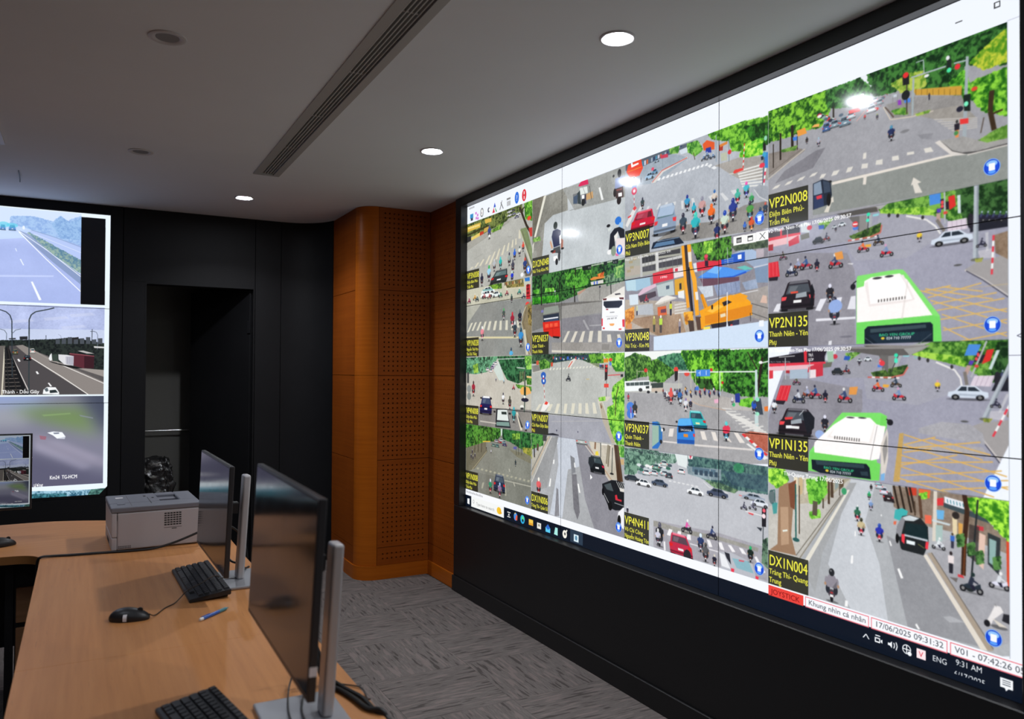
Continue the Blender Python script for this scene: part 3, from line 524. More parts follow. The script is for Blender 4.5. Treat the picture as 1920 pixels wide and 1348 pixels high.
    A('c8c0b0', 640, 150, 905, 180, 940, 560, 860, 560, 690, 310, k=.12); L('e0d2c0', 10, 600, 190, 690, 310, 860, 570); L('b58a68', 8, 625, 190, 880, 560); P('e8e4da', 760, 150, 900, 170, 870, 200, 760, 190)
    carr(565, 185, 110, 70, 'b8c0bc', '404a48', -.1); L('8a6a52', 30, 710, 150, 705, 235); L('2a3436', 12, 765, 150, 765, 320); L('8d8470', 28, 845, 190, 825, 390); L('7a705c', 22, 860, 200, 842, 420); L('26302e', 11, 890, 220, 882, 490); E('222', 882, 495, 20, 10); P('4a3424', 905, 190, 950, 190, 1000, 580, 940, 580); L('6a4c34', 10, 940, 200, 985, 570); G('3f8a28', 'b0e070', 955, 190, 1020, 190, 1020, 320, 970, 310, rag=8); P('e8d040', 708, 300, 712, 262, 735, 255, 745, 300); P('c8a878', 970, 340, 1010, 340, 1010, 400, 980, 400)
    carr(735, 490, 155, 180, '15191c', '37464a', -.16, '20262a', lamp='c24'); P('22282c', 640, 320, 690, 310, 700, 380, 660, 440, 635, 380)
    P('1a1c20', 780, 600, 880, 560, 950, 570, 1015, 600, 1015, 880, 920, 880, 850, 850, 790, 700); [L('d8d8d4', 8, 930+i*22, 575+i*6, 965+i*22, 650+i*6) for i in range(4)]; P('dcd8d2', 960, 640, 1015, 655, 1015, 690, 970, 680); P('d83040', 915, 720, 935, 715, 945, 760, 985, 770, 985, 790, 920, 770); P('4a5458', 800, 610, 870, 590, 900, 680, 830, 660); E('111', 865, 830, 22, 50); E('0d0d10', 790, 680, 12, 40); L('c8c8c8', 8, 800, 700, 850, 800); L('b8b8bc', 7, 910, 800, 1010, 835)
    P('eeeeF2'.lower(), 950, 900, 1000, 850, 1015, 850, 1015, 1080, 990, 1070, 960, 980, 940, 970); E('111', 960, 985, 18, 55)
    zebra('f2f2f0', (262, 390, 266, 348, 280, 346, 276, 390), (218, 628, 232, 545, 244, 543, 236, 628), (484, 378, 492, 376, 500, 428, 488, 428), (520, 600, 534, 600, 552, 695, 535, 695), (305, 182, 312, 168, 318, 168, 314, 182)); bike(112, 720, 190, 'e06064', 'f2ece0', '8a2c30'); P('fff', 655, 500, 678, 535, 655, 555)
    # ======== column 3
    feed(2, 0, 1165, 230, 5.186)
    A('b0b5bd', 0, 0, 1452, 0, 1452, 1348, 0, 1348); A('8d8a86', 540, 1000, 900, 960, 1200, 800, 1420, 760, 1430, 1030, 640, 1150, 300, 1180, k=.12)
    A('a39e98', 900, 420, 1170, 330, 1430, 330, 1430, 560, 1170, 560, 1060, 500, 950, 430, k=.12); A('9aa6b2', 0, 440, 420, 280, 660, 340, 330, 590, 30, 620, k=.1)
    P('5a6470', 40, 400, 420, 270, 700, 180, 700, 230, 420, 330, 200, 430, 40, 470); [P(('48a', 'ccd', 'c64', '567', '9ab', '346')[i % 6], 200+i*22, 380-i*9, 216+i*22, 373-i*9, 216+i*22, 420-i*11, 200+i*22, 428-i*11) for i in range(18)]
    P('e8442c', 65, 415, 190, 345, 210, 440, 175, 515, 85, 540, 50, 480); P('fff', 92, 395, 108, 388, 112, 410, 165, 388, 170, 402, 98, 438); L('f0a030', 6, 60, 480, 195, 430); G('3a7a2c', '90c060', 470, 260, 560, 230, 550, 290, 480, 300, rag=7); P('d0dae4', 560, 270, 720, 200, 720, 260, 580, 310); G('2a6a24', '80c050', 640, 210, 740, 180, 790, 260, 720, 320, 650, 280, rag=9); L('4a3a2c', 8, 700, 290, 715, 360)
    P('e05a2c', 790, 210, 830, 170, 905, 190, 905, 260, 800, 270); P('2a3a9a', 820, 250, 870, 235, 875, 290, 820, 290); P('a83a2c', 950, 220, 990, 215, 985, 270, 950, 275); G('2c6a18', '86cc40', 850, 110, 1010, 30, 1180, 0, 1452, -60, 1452, 80, 1330, 140, 1170, 260, 1080, 270, 1050, 170, 880, 150, rag=14); G('143a10', '3f8a28', 1200, 40, 1452, 0, 1452, 200, 1300, 220, rag=10); G('3a9a1c', 'b0ec50', 1260, 190, 1370, 150, 1370, 300, 1240, 330, 1150, 330, 1160, 290, rag=9)
    P('b8bca8', 965, 300, 1025, 285, 1030, 365, 970, 375); L('8fa4b4', 10, 920, 120, 922, 380); L('7a8890', 9, 1045, 160, 1047, 380); E('d83a3c', 1052, 285, 18, 22); P('d8823a', 955, 215, 1030, 180, 1030, 205, 960, 240)
    for x, y in ((800, 370), (850, 360), (890, 350), (830, 340)): bside(x, y, 60, '5a80b0', 'cde', '456')
    zebra('eceef0', *[(345+i*42, 565-i*13, 365+i*42, 535-i*13, 385+i*42, 535-i*13, 372+i*42, 562-i*13) for i in range(12)]); zebra('e6e8ea', (835, 420, 870, 400, 885, 410, 860, 440), (870, 440, 905, 420, 930, 440, 900, 455))
    P('d8d4d0', 285, 590, 380, 470, 480, 420, 640, 330, 650, 340, 480, 440, 410, 480, 330, 585); L('d05a50', 8, 300, 580, 395, 465, 640, 340); L('7a8894', 5, 402, 310, 402, 440); P('c84058', 380, 320, 450, 300, 455, 335, 385, 350)
    cars(275, 550, 90, 65, '9fc0dc'); cars(115, 580, 75, 55, 'c8dcE4'.lower()); cars(325, 500, 60, 50, '6a94b4'); man(190, 580, 50, '345', '223'); E('e0506c', 305, 450, 14, 16); cars(345, 385, 50, 35, '9ab')
    E('5a74c8', 127, 620, 22, 30); E('d84060', 125, 665, 26, 36); E('f0e0e8', 125, 665, 12, 17); [L(('eee', 'd05050')[i % 2], 8, 124, 705+i*26, 125, 731+i*26) for i in range(5)]; P('e2e0de', 40, 1000, 90, 880, 130, 810, 150, 830, 110, 920, 60, 1020); P('e0484c', 110, 840, 130, 808, 150, 830, 128, 855); P('e0484c', 60, 920, 95, 895, 95, 910, 70, 930)
    zebra('d4d6d8', (160, 860, 190, 800, 215, 800, 190, 860), (240, 850, 255, 815, 275, 810, 262, 850), (340, 845, 365, 790, 385, 785, 370, 840), (420, 815, 430, 775, 455, 770, 440, 812), (500, 800, 505, 770, 530, 765, 528, 800), (585, 840, 580, 760, 605, 755, 605, 840), (690, 800, 680, 735, 705, 730, 720, 795), (845, 720, 880, 700, 900, 740, 870, 760), (960, 690, 985, 680, 1045, 745, 1010, 762), (1060, 660, 1110, 650, 1130, 690, 1090, 700))
    zebra('e2e2de', *[(1120+i*8, 470+i*24, 1385, 395+i*34, 1385, 409+i*34, 1130+i*8, 484+i*24) for i in range(7)])
    [L(('e03a34', 'eee')[i % 2], 12, 1197-i*1.5, 200+i*27, 1195-i*1.5, 227+i*27) for i in range(9)]; P('e0443c', 1085, 485, 1100, 460, 1175, 440, 1190, 460, 1100, 495); L('d8d4cc', 8, 1050, 498, 1090, 495)
    L('5a6a78', 16, 1390, 280, 1375, 610); P('3a80c8', 1390, 290, 1425, 285, 1425, 440, 1395, 440); E('3fa0c8', 1390, 310, 20, 26); P('26303c', 1355, 330, 1380, 325, 1380, 360, 1360, 365); E('e23a50', 1368, 415, 26, 24); [L(('e8e8ea', 'e0405a')[i % 2], 20, 1402-i*4, 440+i*36, 1398-i*4, 476+i*36) for i in range(7)]; A('a3a8b0', 1290, 640, 1340, 600, 1430, 620, 1430, 760, 1340, 720, k=.1); L('d0d2d4', 10, 1290, 650, 1340, 720, 1430, 765); E('8fd0b0', 1402, 150, 16, 24); P('222', 1375, 210, 1405, 200, 1405, 270, 1378, 275)
    carr(197, 1040, 225, 180, 'c8203c', '6a2430', .12, 'd8304a'); P('e2506a', 140, 935, 165, 885, 260, 865, 250, 925, al=.55); carr(415, 1085, 215, 285, '8a9cb4', '5a7880', .1, 'a0b4cc', lamp='e23a40'); P('a8bcd4', 350, 920, 375, 840, 500, 800, 520, 810, 500, 890)
    bike(205, 840, 115, '38484a', '334'); bike(640, 860, 160, '3f9ac8', '238', '445'); bike(785, 915, 200, 'c89a98', '889', 'b03038'); bike(905, 800, 150, 'd8ccc0', '36a', '445'); bike(705, 905, 130, '36b0c8', '28a', 'c03438'); bike(600, 1085, 210, '3a4a58', '334', '903040'); bike(720, 1125, 260, '2fb4bc', '4cb', '446'); bike(875, 985, 200, 'ee6a24', 'e62', '434')
    bike(1085, 960, 230, '2a3c90', '238', '445'); bike(1005, 1080, 230, 'c8d8c8', '24a', '744'); bike(1130, 790, 150, '48b4a0', '3a8', 'c03440'); bike(1215, 730, 160, '4ab8c8', 'e5a', '2a4ab0'); bike(1265, 810, 130, '3a9a58', '8b9', '366'); bike(1250, 950, 190, '4f9a48', '334', '38a'); bike(1350, 990, 170, '2f62c8', '345', '346'); bike(930, 1150, 180, '26346a', '223', '934'); bike(1265, 1060, 150, 'd8582c', 'c33', 'd83'); bike(1200, 1060, 100, '3f70c8', '24a', '346'); bike(1400, 900, 130, '345', 'c54', '444')
    P('1a2434', 290, 1230, 310, 1165, 420, 1130, 560, 1110, 610, 1170, 520, 1190); P('5a7ca0', 310, 1215, 340, 1170, 510, 1140, 520, 1175); L('8aa4c0', 6, 350, 1155, 560, 1115)
    feed(2, 1, 1165, 430, 5.618)
    A('8d8a92', 0, 0, 1573, 0, 1573, 1348, 0, 1348); P('a8a89c', 40, 300, 380, 230, 640, 170, 640, 420, 330, 470, 40, 530)
    P('3a3a3c', 215, 300, 355, 260, 355, 330, 215, 360); P('444345', 390, 250, 620, 200, 620, 250, 390, 285); P('48464a', 390, 310, 640, 270, 640, 370, 390, 410); P('4a484c', 210, 400, 360, 365, 360, 430, 215, 450); P('c6c6c4', 200, 370, 640, 270, 640, 300, 200, 392); P('d0d0ce', 360, 240, 390, 235, 395, 440, 368, 445); P('bcbcba', 195, 260, 215, 255, 225, 500, 200, 505); P('c0a898', 40, 400, 200, 380, 200, 470, 40, 500, al=.4)
    [L('6a6a6c', 5, x, 300, x, 420) for x in (250, 285, 320, 430, 470, 540, 590)]; [P('a89a78', x, y, x+40, y-6, x+40, y+20, x, y+26) for x, y in ((80, 335), (90, 390), (120, 300), (60, 430))]
    P('9fc0d4', 40, 540, 300, 505, 310, 590, 160, 650, 50, 640); P('b8d4e0', 50, 545, 150, 530, 155, 640, 60, 650); P('d82c38', 330, 465, 540, 405, 550, 520, 335, 575); P('e8dcdc', 550, 410, 650, 380, 660, 490, 555, 515); P('c83040', 565, 415, 595, 408, 595, 440, 565, 445)
    X, Y = c.T(405, 520); c.text('1990', X, Y, 7, 'fff', width=c.T(480, 508)[0]-X, bold=1)
    P('d83444', 790, 350, 1060, 300, 1060, 400, 800, 440); P('2a5ac0', 1050, 290, 1300, 235, 1300, 340, 1055, 380); P('fff', 1225, 270, 1265, 262, 1265, 310, 1228, 315); P('d8e0e8', 755, 360, 790, 350, 800, 450, 770, 450); [L('bcd', 4, 1080, 320+i*22, 1180, 300+i*22) for i in range(3)]; P('a8bcd8', 1160, 260, 1340, 190, 1420, 230, 1420, 310, 1305, 330, 1300, 235)
    P('98a8c0', 1300, 330, 1545, 300, 1545, 370, 1400, 400); P('7f94b0', 1400, 400, 1545, 370, 1545, 560, 1420, 560); P('c8ccd8', 1390, 395, 1545, 360, 1545, 372, 1395, 410)
    G('142c14', '5a9a34', 730, 130, 1000, 80, 1150, 60, 1150, 290, 1000, 320, 800, 310, rag=12); G('3a7a1c', 'a8e050', 870, 130, 960, 130, 950, 240, 880, 250, rag=9); G('2a3a28', '5a6a50', 1150, 160, 1545, 100, 1545, 180, 1200, 220, rag=8); P('d8c8d0', 1420, 210, 1500, 200, 1500, 290, 1420, 300, al=.6)
    E('e04860', 892, 285, 20, 24); E('b02a40', 892, 320, 18, 20); P('302030', 880, 330, 915, 330, 915, 390, 880, 390); L('c8d0dc', 7, 1115, 190, 1122, 380)
    P('4f94ec', 800, 510, 985, 385, 1120, 400, 1200, 425, 1370, 430, 1310, 450, 1180, 500, 1000, 525); P('7ab8f4', 900, 450, 985, 388, 1060, 400, 1010, 470); P('2a5ac8', 800, 505, 1000, 512, 1180, 490, 1310, 440, 1320, 455, 1180, 505, 1000, 530); P('6ac0b8', 1210, 400, 1300, 380, 1390, 415, 1300, 430)
    A('c4ccd6', 800, 600, 960, 590, 970, 700, 880, 720, k=.14); A('8d9ab8', 970, 580, 1250, 540, 1250, 660, 1010, 700, k=.14); A('9aa8c0', 1270, 560, 1420, 520, 1440, 620, 1310, 640, k=.14); [L('6a7490', 4, 1000+i*50, 575-i*6, 1015+i*50, 690-i*8) for i in range(5)]; P('6a4a58', 830, 520, 1240, 500, 1240, 540, 960, 590, 860, 600); [L('d8e0e8', 5, x, 430, x+4, 640) for x in (850, 1020)]
    A('a29c98', 1000, 740, 1545, 590, 1545, 980, 1380, 930, k=.1); L('d8d8dc', 9, 900, 750, 1440, 640); A('b0a496', 40, 740, 660, 760, 850, 1080, 380, 1120, 40, 1080, k=.14); A('a08468', 60, 950, 380, 900, 620, 880, 680, 1090, 380, 1120, k=.2); [P('d8d4cc', 560, 790+i*30, 680, 768+i*32, 685, 780+i*32, 560, 806+i*30) for i in range(4)]; A('b8bcc0', 160, 800, 330, 780, 340, 900, 170, 900, k=.05)
    P('b8c4c4', 370, 590, 545, 540, 560, 690, 390, 710); P('4a5a6a', 470, 595, 505, 588, 505, 625, 472, 632); P('8a9494', 370, 590, 545, 540, 540, 530, 365, 575); P('d8a020', 560, 530, 660, 505, 665, 690, 565, 690); P('2a2420', 610, 570, 632, 565, 634, 630, 612, 635); P('e8eaec', 595, 655, 660, 640, 665, 730, 600, 720)
    P('d8b8c8', 170, 690, 230, 620, 360, 570, 370, 600, 190, 700); P('4a3c40', 180, 700, 360, 650, 370, 700, 200, 770); bside(260, 770, 80, 'c03040', 'c33', 'b8303c'); P('d4e0e8', 80, 690, 175, 680, 180, 790, 90, 800)
    P('e8e4dc', 350, 790, 420, 720, 480, 695, 580, 715, 520, 740, 400, 785); P('cfc8bc', 350, 790, 580, 715, 585, 725, 400, 795); L('888', 4, 450, 760, 455, 830)
    P('d8642c', 380, 820, 470, 805, 480, 900, 385, 910); P('6a3a48', 415, 845, 470, 835, 470, 875, 415, 880); man(520, 905, 150, 'c8d030', '26242a', '2a2a2c'); man(165, 905, 100, 'c0c8a0', '223', 'dd8'); G('b86a14', 'f0a848', 40, 860, 130, 820, 130, 930, 50, 1040, rag=8); man(415, 1090, 190, 'b8dc40', '4a4038', 'eee'); man(345, 1080, 170, 'a89a48', '443', 'dd8'); man(615, 1090, 150, '9a9098', '445', 'eee'); P('d8905a', 60, 1000, 110, 990, 110, 1050, 60, 1050)
    P('f0a020', 630, 160, 660, 150, 690, 560, 720, 820, 690, 830, 660, 560); P('3a3030', 660, 150, 690, 150, 720, 560, 760, 860, 730, 860, 690, 560); P('f4a828', 690, 150, 730, 150, 745, 380, 790, 520, 820, 900, 780, 910, 750, 560, 715, 400); P('201c20', 700, 400, 718, 400, 760, 900, 742, 900); P('e8e0d0', 700, 240, 735, 235, 740, 340, 708, 345); P('e8e4dc', 775, 660, 805, 655, 815, 740, 785, 745); P('ec9a1c', 830, 690, 860, 680, 920, 840, 880, 860); L('c87a10', 10, 840, 680, 890, 850)
    G('b06a10', 'f4b030', 660, 880, 750, 870, 750, 960, 680, 1000, rag=8); P('4a3a30', 700, 960, 760, 960, 770, 1080, 720, 1080); P('5a4438', 780, 920, 850, 920, 850, 1060, 800, 1060)
    P('f4a41c', 820, 860, 960, 790, 1060, 720, 1150, 690, 1280, 700, 1360, 760, 1380, 900, 1200, 950, 870, 1020); P('e0881a', 880, 910, 1380, 790, 1370, 900, 1200, 945, 880, 1000); P('ffc048', 900, 860, 1020, 790, 1080, 810, 960, 880); P('2a2424', 1060, 770, 1120, 745, 1165, 765, 1080, 810); P('3a2c1c', 945, 800, 965, 795, 965, 840, 948, 845); P('f0a020', 1150, 700, 1250, 670, 1330, 700, 1300, 760, 1200, 770); P('e8d8b8', 1040, 895, 1095, 880, 1100, 915, 1045, 930); P('302c34', 940, 1000, 1240, 950, 1240, 1000, 960, 1050); E('3a3a50', 1205, 990, 36, 34); E('c84a50', 1160, 1010, 14, 12); P('f0a020', 830, 930, 870, 920, 880, 1040, 840, 1050); P('f4e060', 865, 1030, 935, 1020, 935, 1060, 865, 1065); L('3a3638', 8, 1358, 880, 1360, 970); L('333', 5, 1370, 780, 1545, 830); L('333', 5, 1370, 880, 1545, 940); P('d8b8a8', 1460, 770, 1490, 690, 1530, 700, 1535, 780)
    L('e0e4ec', 12, 1115, 660, 1112, 1040); P('dfe8f4', 1100, 1040, 1115, 960, 1128, 1040)
    P('cfdff2', 340, 1130, 700, 1080, 1545, 960, 1545, 1270, 340, 1290); P('eef2f8', 1450, 960, 1500, 955, 1500, 1020, 1450, 1025)
    feed(2, 2, 1165, 650, 6.129)
    A('a5a4a6', 0, 40, 1716, 40, 1716, 1348, 0, 1348); P('eef2ee', 30, 60, 720, 40, 720, 140, 30, 150); G('1c4418', '6fa046', 40, 140, 160, 80, 330, 130, 350, 200, 300, 330, 200, 340, 40, 400, rag=13); G('1c4414', '6aa83c', 300, 190, 430, 140, 560, 170, 600, 300, 480, 400, 330, 390, rag=13); G('1a4a38', '5a9a70', 420, 130, 600, 80, 760, 90, 760, 260, 600, 250, rag=12)
    G('1c5410', '8ad83c', 690, 60, 1250, 40, 1300, 250, 1130, 500, 1010, 450, 860, 420, 760, 220, rag=16); G('0f3010', '4f9a34', 1050, 60, 1690, 30, 1690, 560, 1400, 560, 1180, 500, 1150, 320, rag=14); G('3f8a1c', 'a0ec50', 1020, 330, 1160, 290, 1160, 480, 1060, 480, rag=10); G('14240f', '3a6a2c', 860, 370, 1030, 380, 1080, 490, 900, 470, rag=9); L('2a2018', 36, 1620, 120, 1580, 400, 1560, 560); L('30281c', 14, 1450, 60, 1560, 260)
    P('b8b8b4', 30, 400, 700, 420, 700, 470, 480, 540, 30, 520); P('f0f4f4', 35, 395, 325, 385, 330, 500, 40, 515); P('4a5656', 50, 415, 320, 400, 320, 440, 60, 450); [L('e8eeee', 6, x, 400, x, 455) for x in (100, 150, 205, 255)]; E('333', 220, 495, 22, 20); P('3a4440', 340, 420, 480, 410, 480, 470, 345, 475); P('e8e8e4', 270, 455, 350, 445, 350, 510, 290, 520); P('c8b8a8', 345, 475, 480, 470, 480, 515, 345, 520); E('222', 310, 520, 18, 16); E('222', 400, 520, 14, 12); P('2a3434', 280, 455, 320, 450, 320, 478, 282, 480)
    [L('c8c4b0', 9, x, 260, x, y) for x, y in ((180, 400), (300, 380), (660, 480), (800, 480), (850, 640))]; L('b8b4a8', 7, 190, 285, 280, 280); E('d83a34', 280, 270, 20, 24); E('e04438', 628, 262, 26, 32); P('2a2426', 610, 280, 650, 280, 645, 380, 615, 400); E('e04a40', 752, 310, 30, 28); E('d03030', 1032, 265, 18, 20); L('e8ecec', 14, 650, 292, 1540, 285); P('4a8ae0', 858, 265, 1020, 258, 1020, 338, 860, 342); L('fff', 7, 905, 275, 905, 328); L('fff', 6, 880, 300, 905, 300); L('fff', 7, 975, 272, 975, 326); E('c8302c', 1162, 412, 14, 16); L('d0d8d8', 14, 1132, 300, 1136, 690); P('c4d8d8', 1535, 265, 1562, 262, 1578, 1000, 1532, 1000); L('e8eef0', 12, 1590, 190, 1716, 160); E('eee', 1600, 180, 22, 18)
    A('b5b0ac', 700, 560, 1130, 560, 1500, 650, 1530, 740, 1200, 720, 860, 670, 700, 600, k=.12); L('c8a890', 7, 730, 590, 900, 670, 1200, 730); G('2a7018', '80d040', 1350, 620, 1500, 580, 1530, 650, 1480, 690, 1360, 670, rag=8)
    for i in range(26): man(700+(i*53) % 430, 590-(i*31) % 60, 80, ('c86a50', '3a5ab0', 'ddd', '667', 'e8b060', '459', 'a34')[i % 7], '334')
    P('4a7ad0', 850, 460, 890, 455, 890, 500, 850, 500); P('e8b0c8', 1065, 605, 1115, 600, 1115, 645, 1070, 650); P('2a3a90', 1305, 540, 1360, 530, 1365, 640, 1310, 640); E('4ab878', 1290, 665, 18, 22); bike(1275, 660, 80, 'ccd', 'eee', '889')
    for x, y, h, q, hm in ((520, 620, 110, 'ddd', 'eee'), (570, 660, 190, 'e05a50', 'd44'), (615, 610, 130, 'ccd', '333'), (670, 660, 180, '36a', '334'), (500, 600, 100, '556', 'ccd'), (545, 640, 90, '445', 'ddd'), (480, 540, 60, '844', '444'), (740, 745, 160, 'dfe0e6', '87a'), (795, 720, 120, '334', 'aac'), (680, 680, 100, 'cde', '445'), (640, 560, 80, '558', '333')): bike(x, y, h, q, hm, 'a33' if x == 570 else 'ddd' if x == 740 else '444')
    E('4a80d8', 105, 690, 45, 55); E('4478d4', 105, 770, 42, 55); L('e0304c', 12, 108, 690, 110, 760); L('eee', 12, 110, 760, 112, 820); bike(155, 810, 190, '333', '445', 'ddd'); bike(80, 620, 85, 'c04050', '334', 'c34')
    zebra('dcdad6', *[(1150+i*38, 700+i*36, 1260+i*52, 710+i*28, 1275+i*52, 722+i*28, 1165+i*38, 714+i*36) for i in range(8)]); zebra('e0deda', *[(1200+i*45, 745+i*30, 1430+i*33, 830+i*20, 1440+i*33, 845+i*20, 1210+i*45, 765+i*30) for i in range(9)])
    P('3a4450', 1520, 620, 1600, 590, 1630, 780, 1550, 780); E('2f58c0', 1520, 670, 26, 50); E('8fe0c0', 1562, 605, 24, 24); E('9fe8c8', 1562, 770, 24, 22); P('e87a30', 1640, 690, 1690, 680, 1690, 740, 1645, 740); bike(1525, 770, 150, '2c54b8', '345', '333')
    carr(890, 945, 195, 205, '2fb0b4', '2c4a58', -.22, '5ad0d0', plate='f0e8b0'); P('1c3048', 830, 900, 990, 905, 985, 945, 835, 935, al=.55)
    P('2f80d8', 640, 1110, 640, 950, 655, 840, 680, 822, 800, 822, 830, 910, 845, 1000, 835, 1120); P('5ab0f0', 655, 840, 680, 825, 795, 825, 810, 900, 650, 905); P('1c2438', 655, 915, 815, 905, 825, 970, 655, 985); P('1f54a8', 640, 1060, 840, 1075, 838, 1120, 645, 1105); P('e08a30', 715, 1000, 765, 1005, 765, 1040, 715, 1035); P('e03a40', 822, 1000, 845, 1000, 845, 1035, 828, 1035); E('222', 635, 862, 12, 12)
    X, Y = c.T(680, 962); c.text('SAGAWA', X, Y, 6, 'fff', width=c.T(802, 968)[0]-X, bold=1)
    P('2f70c0', 355, 860, 420, 860, 470, 960, 470, 1080, 420, 1170, 355, 1170); P('9ab8a8', 355, 900, 430, 905, 430, 1090, 355, 1150); P('3a7890', 400, 850, 440, 870, 460, 980, 440, 1080, 430, 900, al=.7); E('222', 485, 950, 14, 20); E('222', 455, 1090, 14, 24); P('eee', 455, 940, 480, 945, 480, 970, 458, 975)
    zebra('e6dfd8', (540, 1030, 555, 940, 605, 938, 590, 1032), (905, 970, 955, 972, 985, 1075, 930, 1065), (1030, 975, 1080, 980, 1110, 1085, 1060, 1075), (1225, 1040, 1270, 1098, 1230, 1092, 1200, 1050), (1290, 985, 1340, 990, 1420, 1105, 1360, 1105)); P('ded8d4', 480, 1078, 640, 1095, 640, 1112, 480, 1095); P('ded8d4', 840, 1118, 1500, 1172, 1520, 1195, 840, 1140); P('e8e6e4', 1430, 1115, 1460, 1110, 1690, 1280, 1640, 1300, 1540, 1200)
    bike(1205, 1085, 230, 'd83a58', '5cc', '2f9ac0'); P('e03a54', 1168, 985, 1175, 920, 1230, 905, 1250, 930, 1240, 985, 1200, 1000)
    A('b0604c', 1400, 1000, 1480, 970, 1690, 1000, 1690, 1220, 1600, 1180, k=.2); [P(('e03a3c', 'f0f0f0')[i % 2], 1380+i*40, 1005+i*35, 1405+i*40, 995+i*35, 1445+i*40, 1030+i*35, 1420+i*40, 1045+i*35) for i in range(7)]
    feed(2, 3, 1165, 830, 4.814)
    A('bcbec4', 0, 20, 1348, 20, 1348, 1300, 0, 1300, k=.05); A('a6a4ac', 290, 700, 870, 810, 1320, 950, 1320, 1250, 290, 940, k=.07); G('28443c', '7aa08a', 30, 50, 330, 80, 300, 190, 160, 230, 120, 280, 30, 280, rag=9); G('4a6a5c', '98b8a8', 300, 90, 540, 120, 480, 180, 320, 180, rag=8); G('2f4a50', '5a8078', 600, 110, 1320, 200, 1320, 460, 1050, 420, 780, 340, 620, 260, rag=9); P('3a5468', 900, 250, 1320, 300, 1320, 450, 1000, 380, al=.5)
    E('3aa060', 1060, 230, 50, 45, .6); P('dfe6e6', 480, 90, 600, 105, 590, 230, 510, 200); P('e8e4e4', 600, 105, 650, 112, 640, 150, 605, 145); P('d84a60', 612, 110, 638, 113, 622, 150); A('8a9ca4', 590, 210, 900, 240, 900, 340, 760, 330, 600, 280, k=.2); P('5a7484', 640, 215, 850, 245, 850, 290, 640, 260); L('b8c4c8', 8, 800, 240, 802, 380); [P('3a4c5c', 660+i*45, 240+i*6, 690+i*45, 243+i*6, 690+i*45, 290+i*6, 660+i*45, 285+i*6) for i in range(5)]
    G('3a5448', '7a9a70', 760, 340, 900, 370, 1050, 430, 1020, 450, 840, 400, rag=6); L('e0e0e0', 7, 740, 350, 790, 400, 960, 455); L('d87070', 8, 1060, 470, 1090, 480)
    for i in range(30): E(('d8e0e0', '4a5860', 'b8c4c8', '8a9aa0', 'eee', '386858')[i % 6], 160+(i*67) % 280, 200+(i*29) % 90, 22, 14)
    for x, y, q in ((225, 290, 'e8eef0'), (295, 295, 'dfe6ea'), (390, 300, 'c8d4d8'), (385, 210, 'c8d8d4'), (540, 280, 'f0f2f4'), (310, 240, '7aa898'), (430, 320, '4a545c')): carr(x, y, 65, 50, q)
    [E('f0f0f0', 440+i*40, 345+i*8, 14, 6, .7) for i in range(7)]; cars(95, 345, 150, 55, '353c44'); cars(200, 392, 140, 62, 'f4f6f8', -1); cars(345, 392, 150, 62, '4a566a'); cars(665, 470, 150, 68, 'f2f4f6', -1); cars(865, 492, 195, 78, '454e64', -1); cars(1190, 520, 210, 60, '98a4b4', -1); cars(1250, 580, 170, 70, 'dfe4ec', -1)
    bike(55, 640, 65, '334', 'eee', '333'); bside(1105, 605, 75, '445', '334', '667'); bside(1185, 605, 85, '667', '88a', '99a'); P('d84a50', 1140, 620, 1195, 635, 1190, 655, 1150, 640); L('eceaea', 8, 1120, 615, 1290, 665)
    P('222026', 1268, 590, 1308, 590, 1305, 760, 1268, 755); E('f06070', 1287, 612, 14, 18); E('f8e0e4', 1285, 662, 17, 22); L('444a50', 10, 1280, 755, 1275, 1040); P('333840', 1220, 760, 1270, 770, 1260, 800); G('2c3c34', '6a8a70', 1280, 880, 1320, 860, 1320, 1130, 1270, 1080, rag=7)
    A('98968f', 290, 700, 560, 780, 860, 840, 1240, 950, 1230, 985, 880, 880, 540, 820, 290, 750, k=.14)
    zebra('f0eef0', (410, 830, 430, 775, 462, 785, 440, 840), (500, 840, 510, 795, 540, 800, 535, 850), (590, 870, 595, 825, 625, 830, 628, 880), (790, 940, 770, 870, 800, 880, 822, 940), (870, 895, 905, 900, 930, 970, 895, 960), (960, 920, 990, 925, 1030, 985, 1000, 985), (1060, 945, 1095, 955, 1130, 1010, 1090, 1000), (385, 970, 380, 890, 395, 890, 400, 970)); L('e6e4e8', 9, 620, 910, 880, 985)
    bike(345, 935, 220, '26282e', '556', '3a3a40'); bike(330, 920, 150, 'ccd', 'ddd', '445'); bside(590, 815, 130, 'e060a8', 'eee', '333'); bside(815, 870, 125, '3a4a78', '334', '334'); bike(715, 985, 170, '2c3c68', 'def', '556'); bike(760, 1075, 175, '5a5a5e', '444', '433'); bike(840, 1115, 110, '223', 'd8d0c0', '844')
    carr(545, 1030, 205, 200, 'c02c48', '5a4450', -.14, 'e0506c'); E('26242a', 595, 1020, 34, 55)
    P('b8bac2', 880, 980, 990, 990, 1180, 1080, 1220, 1230, 1080, 1230, 900, 1130); P('8ab4c0', 1000, 1040, 1150, 1070, 1195, 1180, 1040, 1130); P('2a2c34', 930, 985, 975, 1000, 990, 1100, 950, 1040); P('e8eaee', 885, 990, 930, 1010, 985, 1140, 905, 1110); P('e83a50', 990, 1130, 1020, 1140, 1015, 1170, 990, 1160); P('e83a50', 1210, 1200, 1240, 1210, 1235, 1235, 1210, 1225); P('e05060', 1060, 1055, 1110, 1065, 1105, 1075, 1060, 1068); bike(1165, 1080, 150, '1c2a24', '2a6', '222'); P('f0eef0', 1200, 1030, 1220, 1025, 1300, 1170, 1270, 1180)
    # ======== column 4
    feed(3, 0, 1435, 30, 3.370)
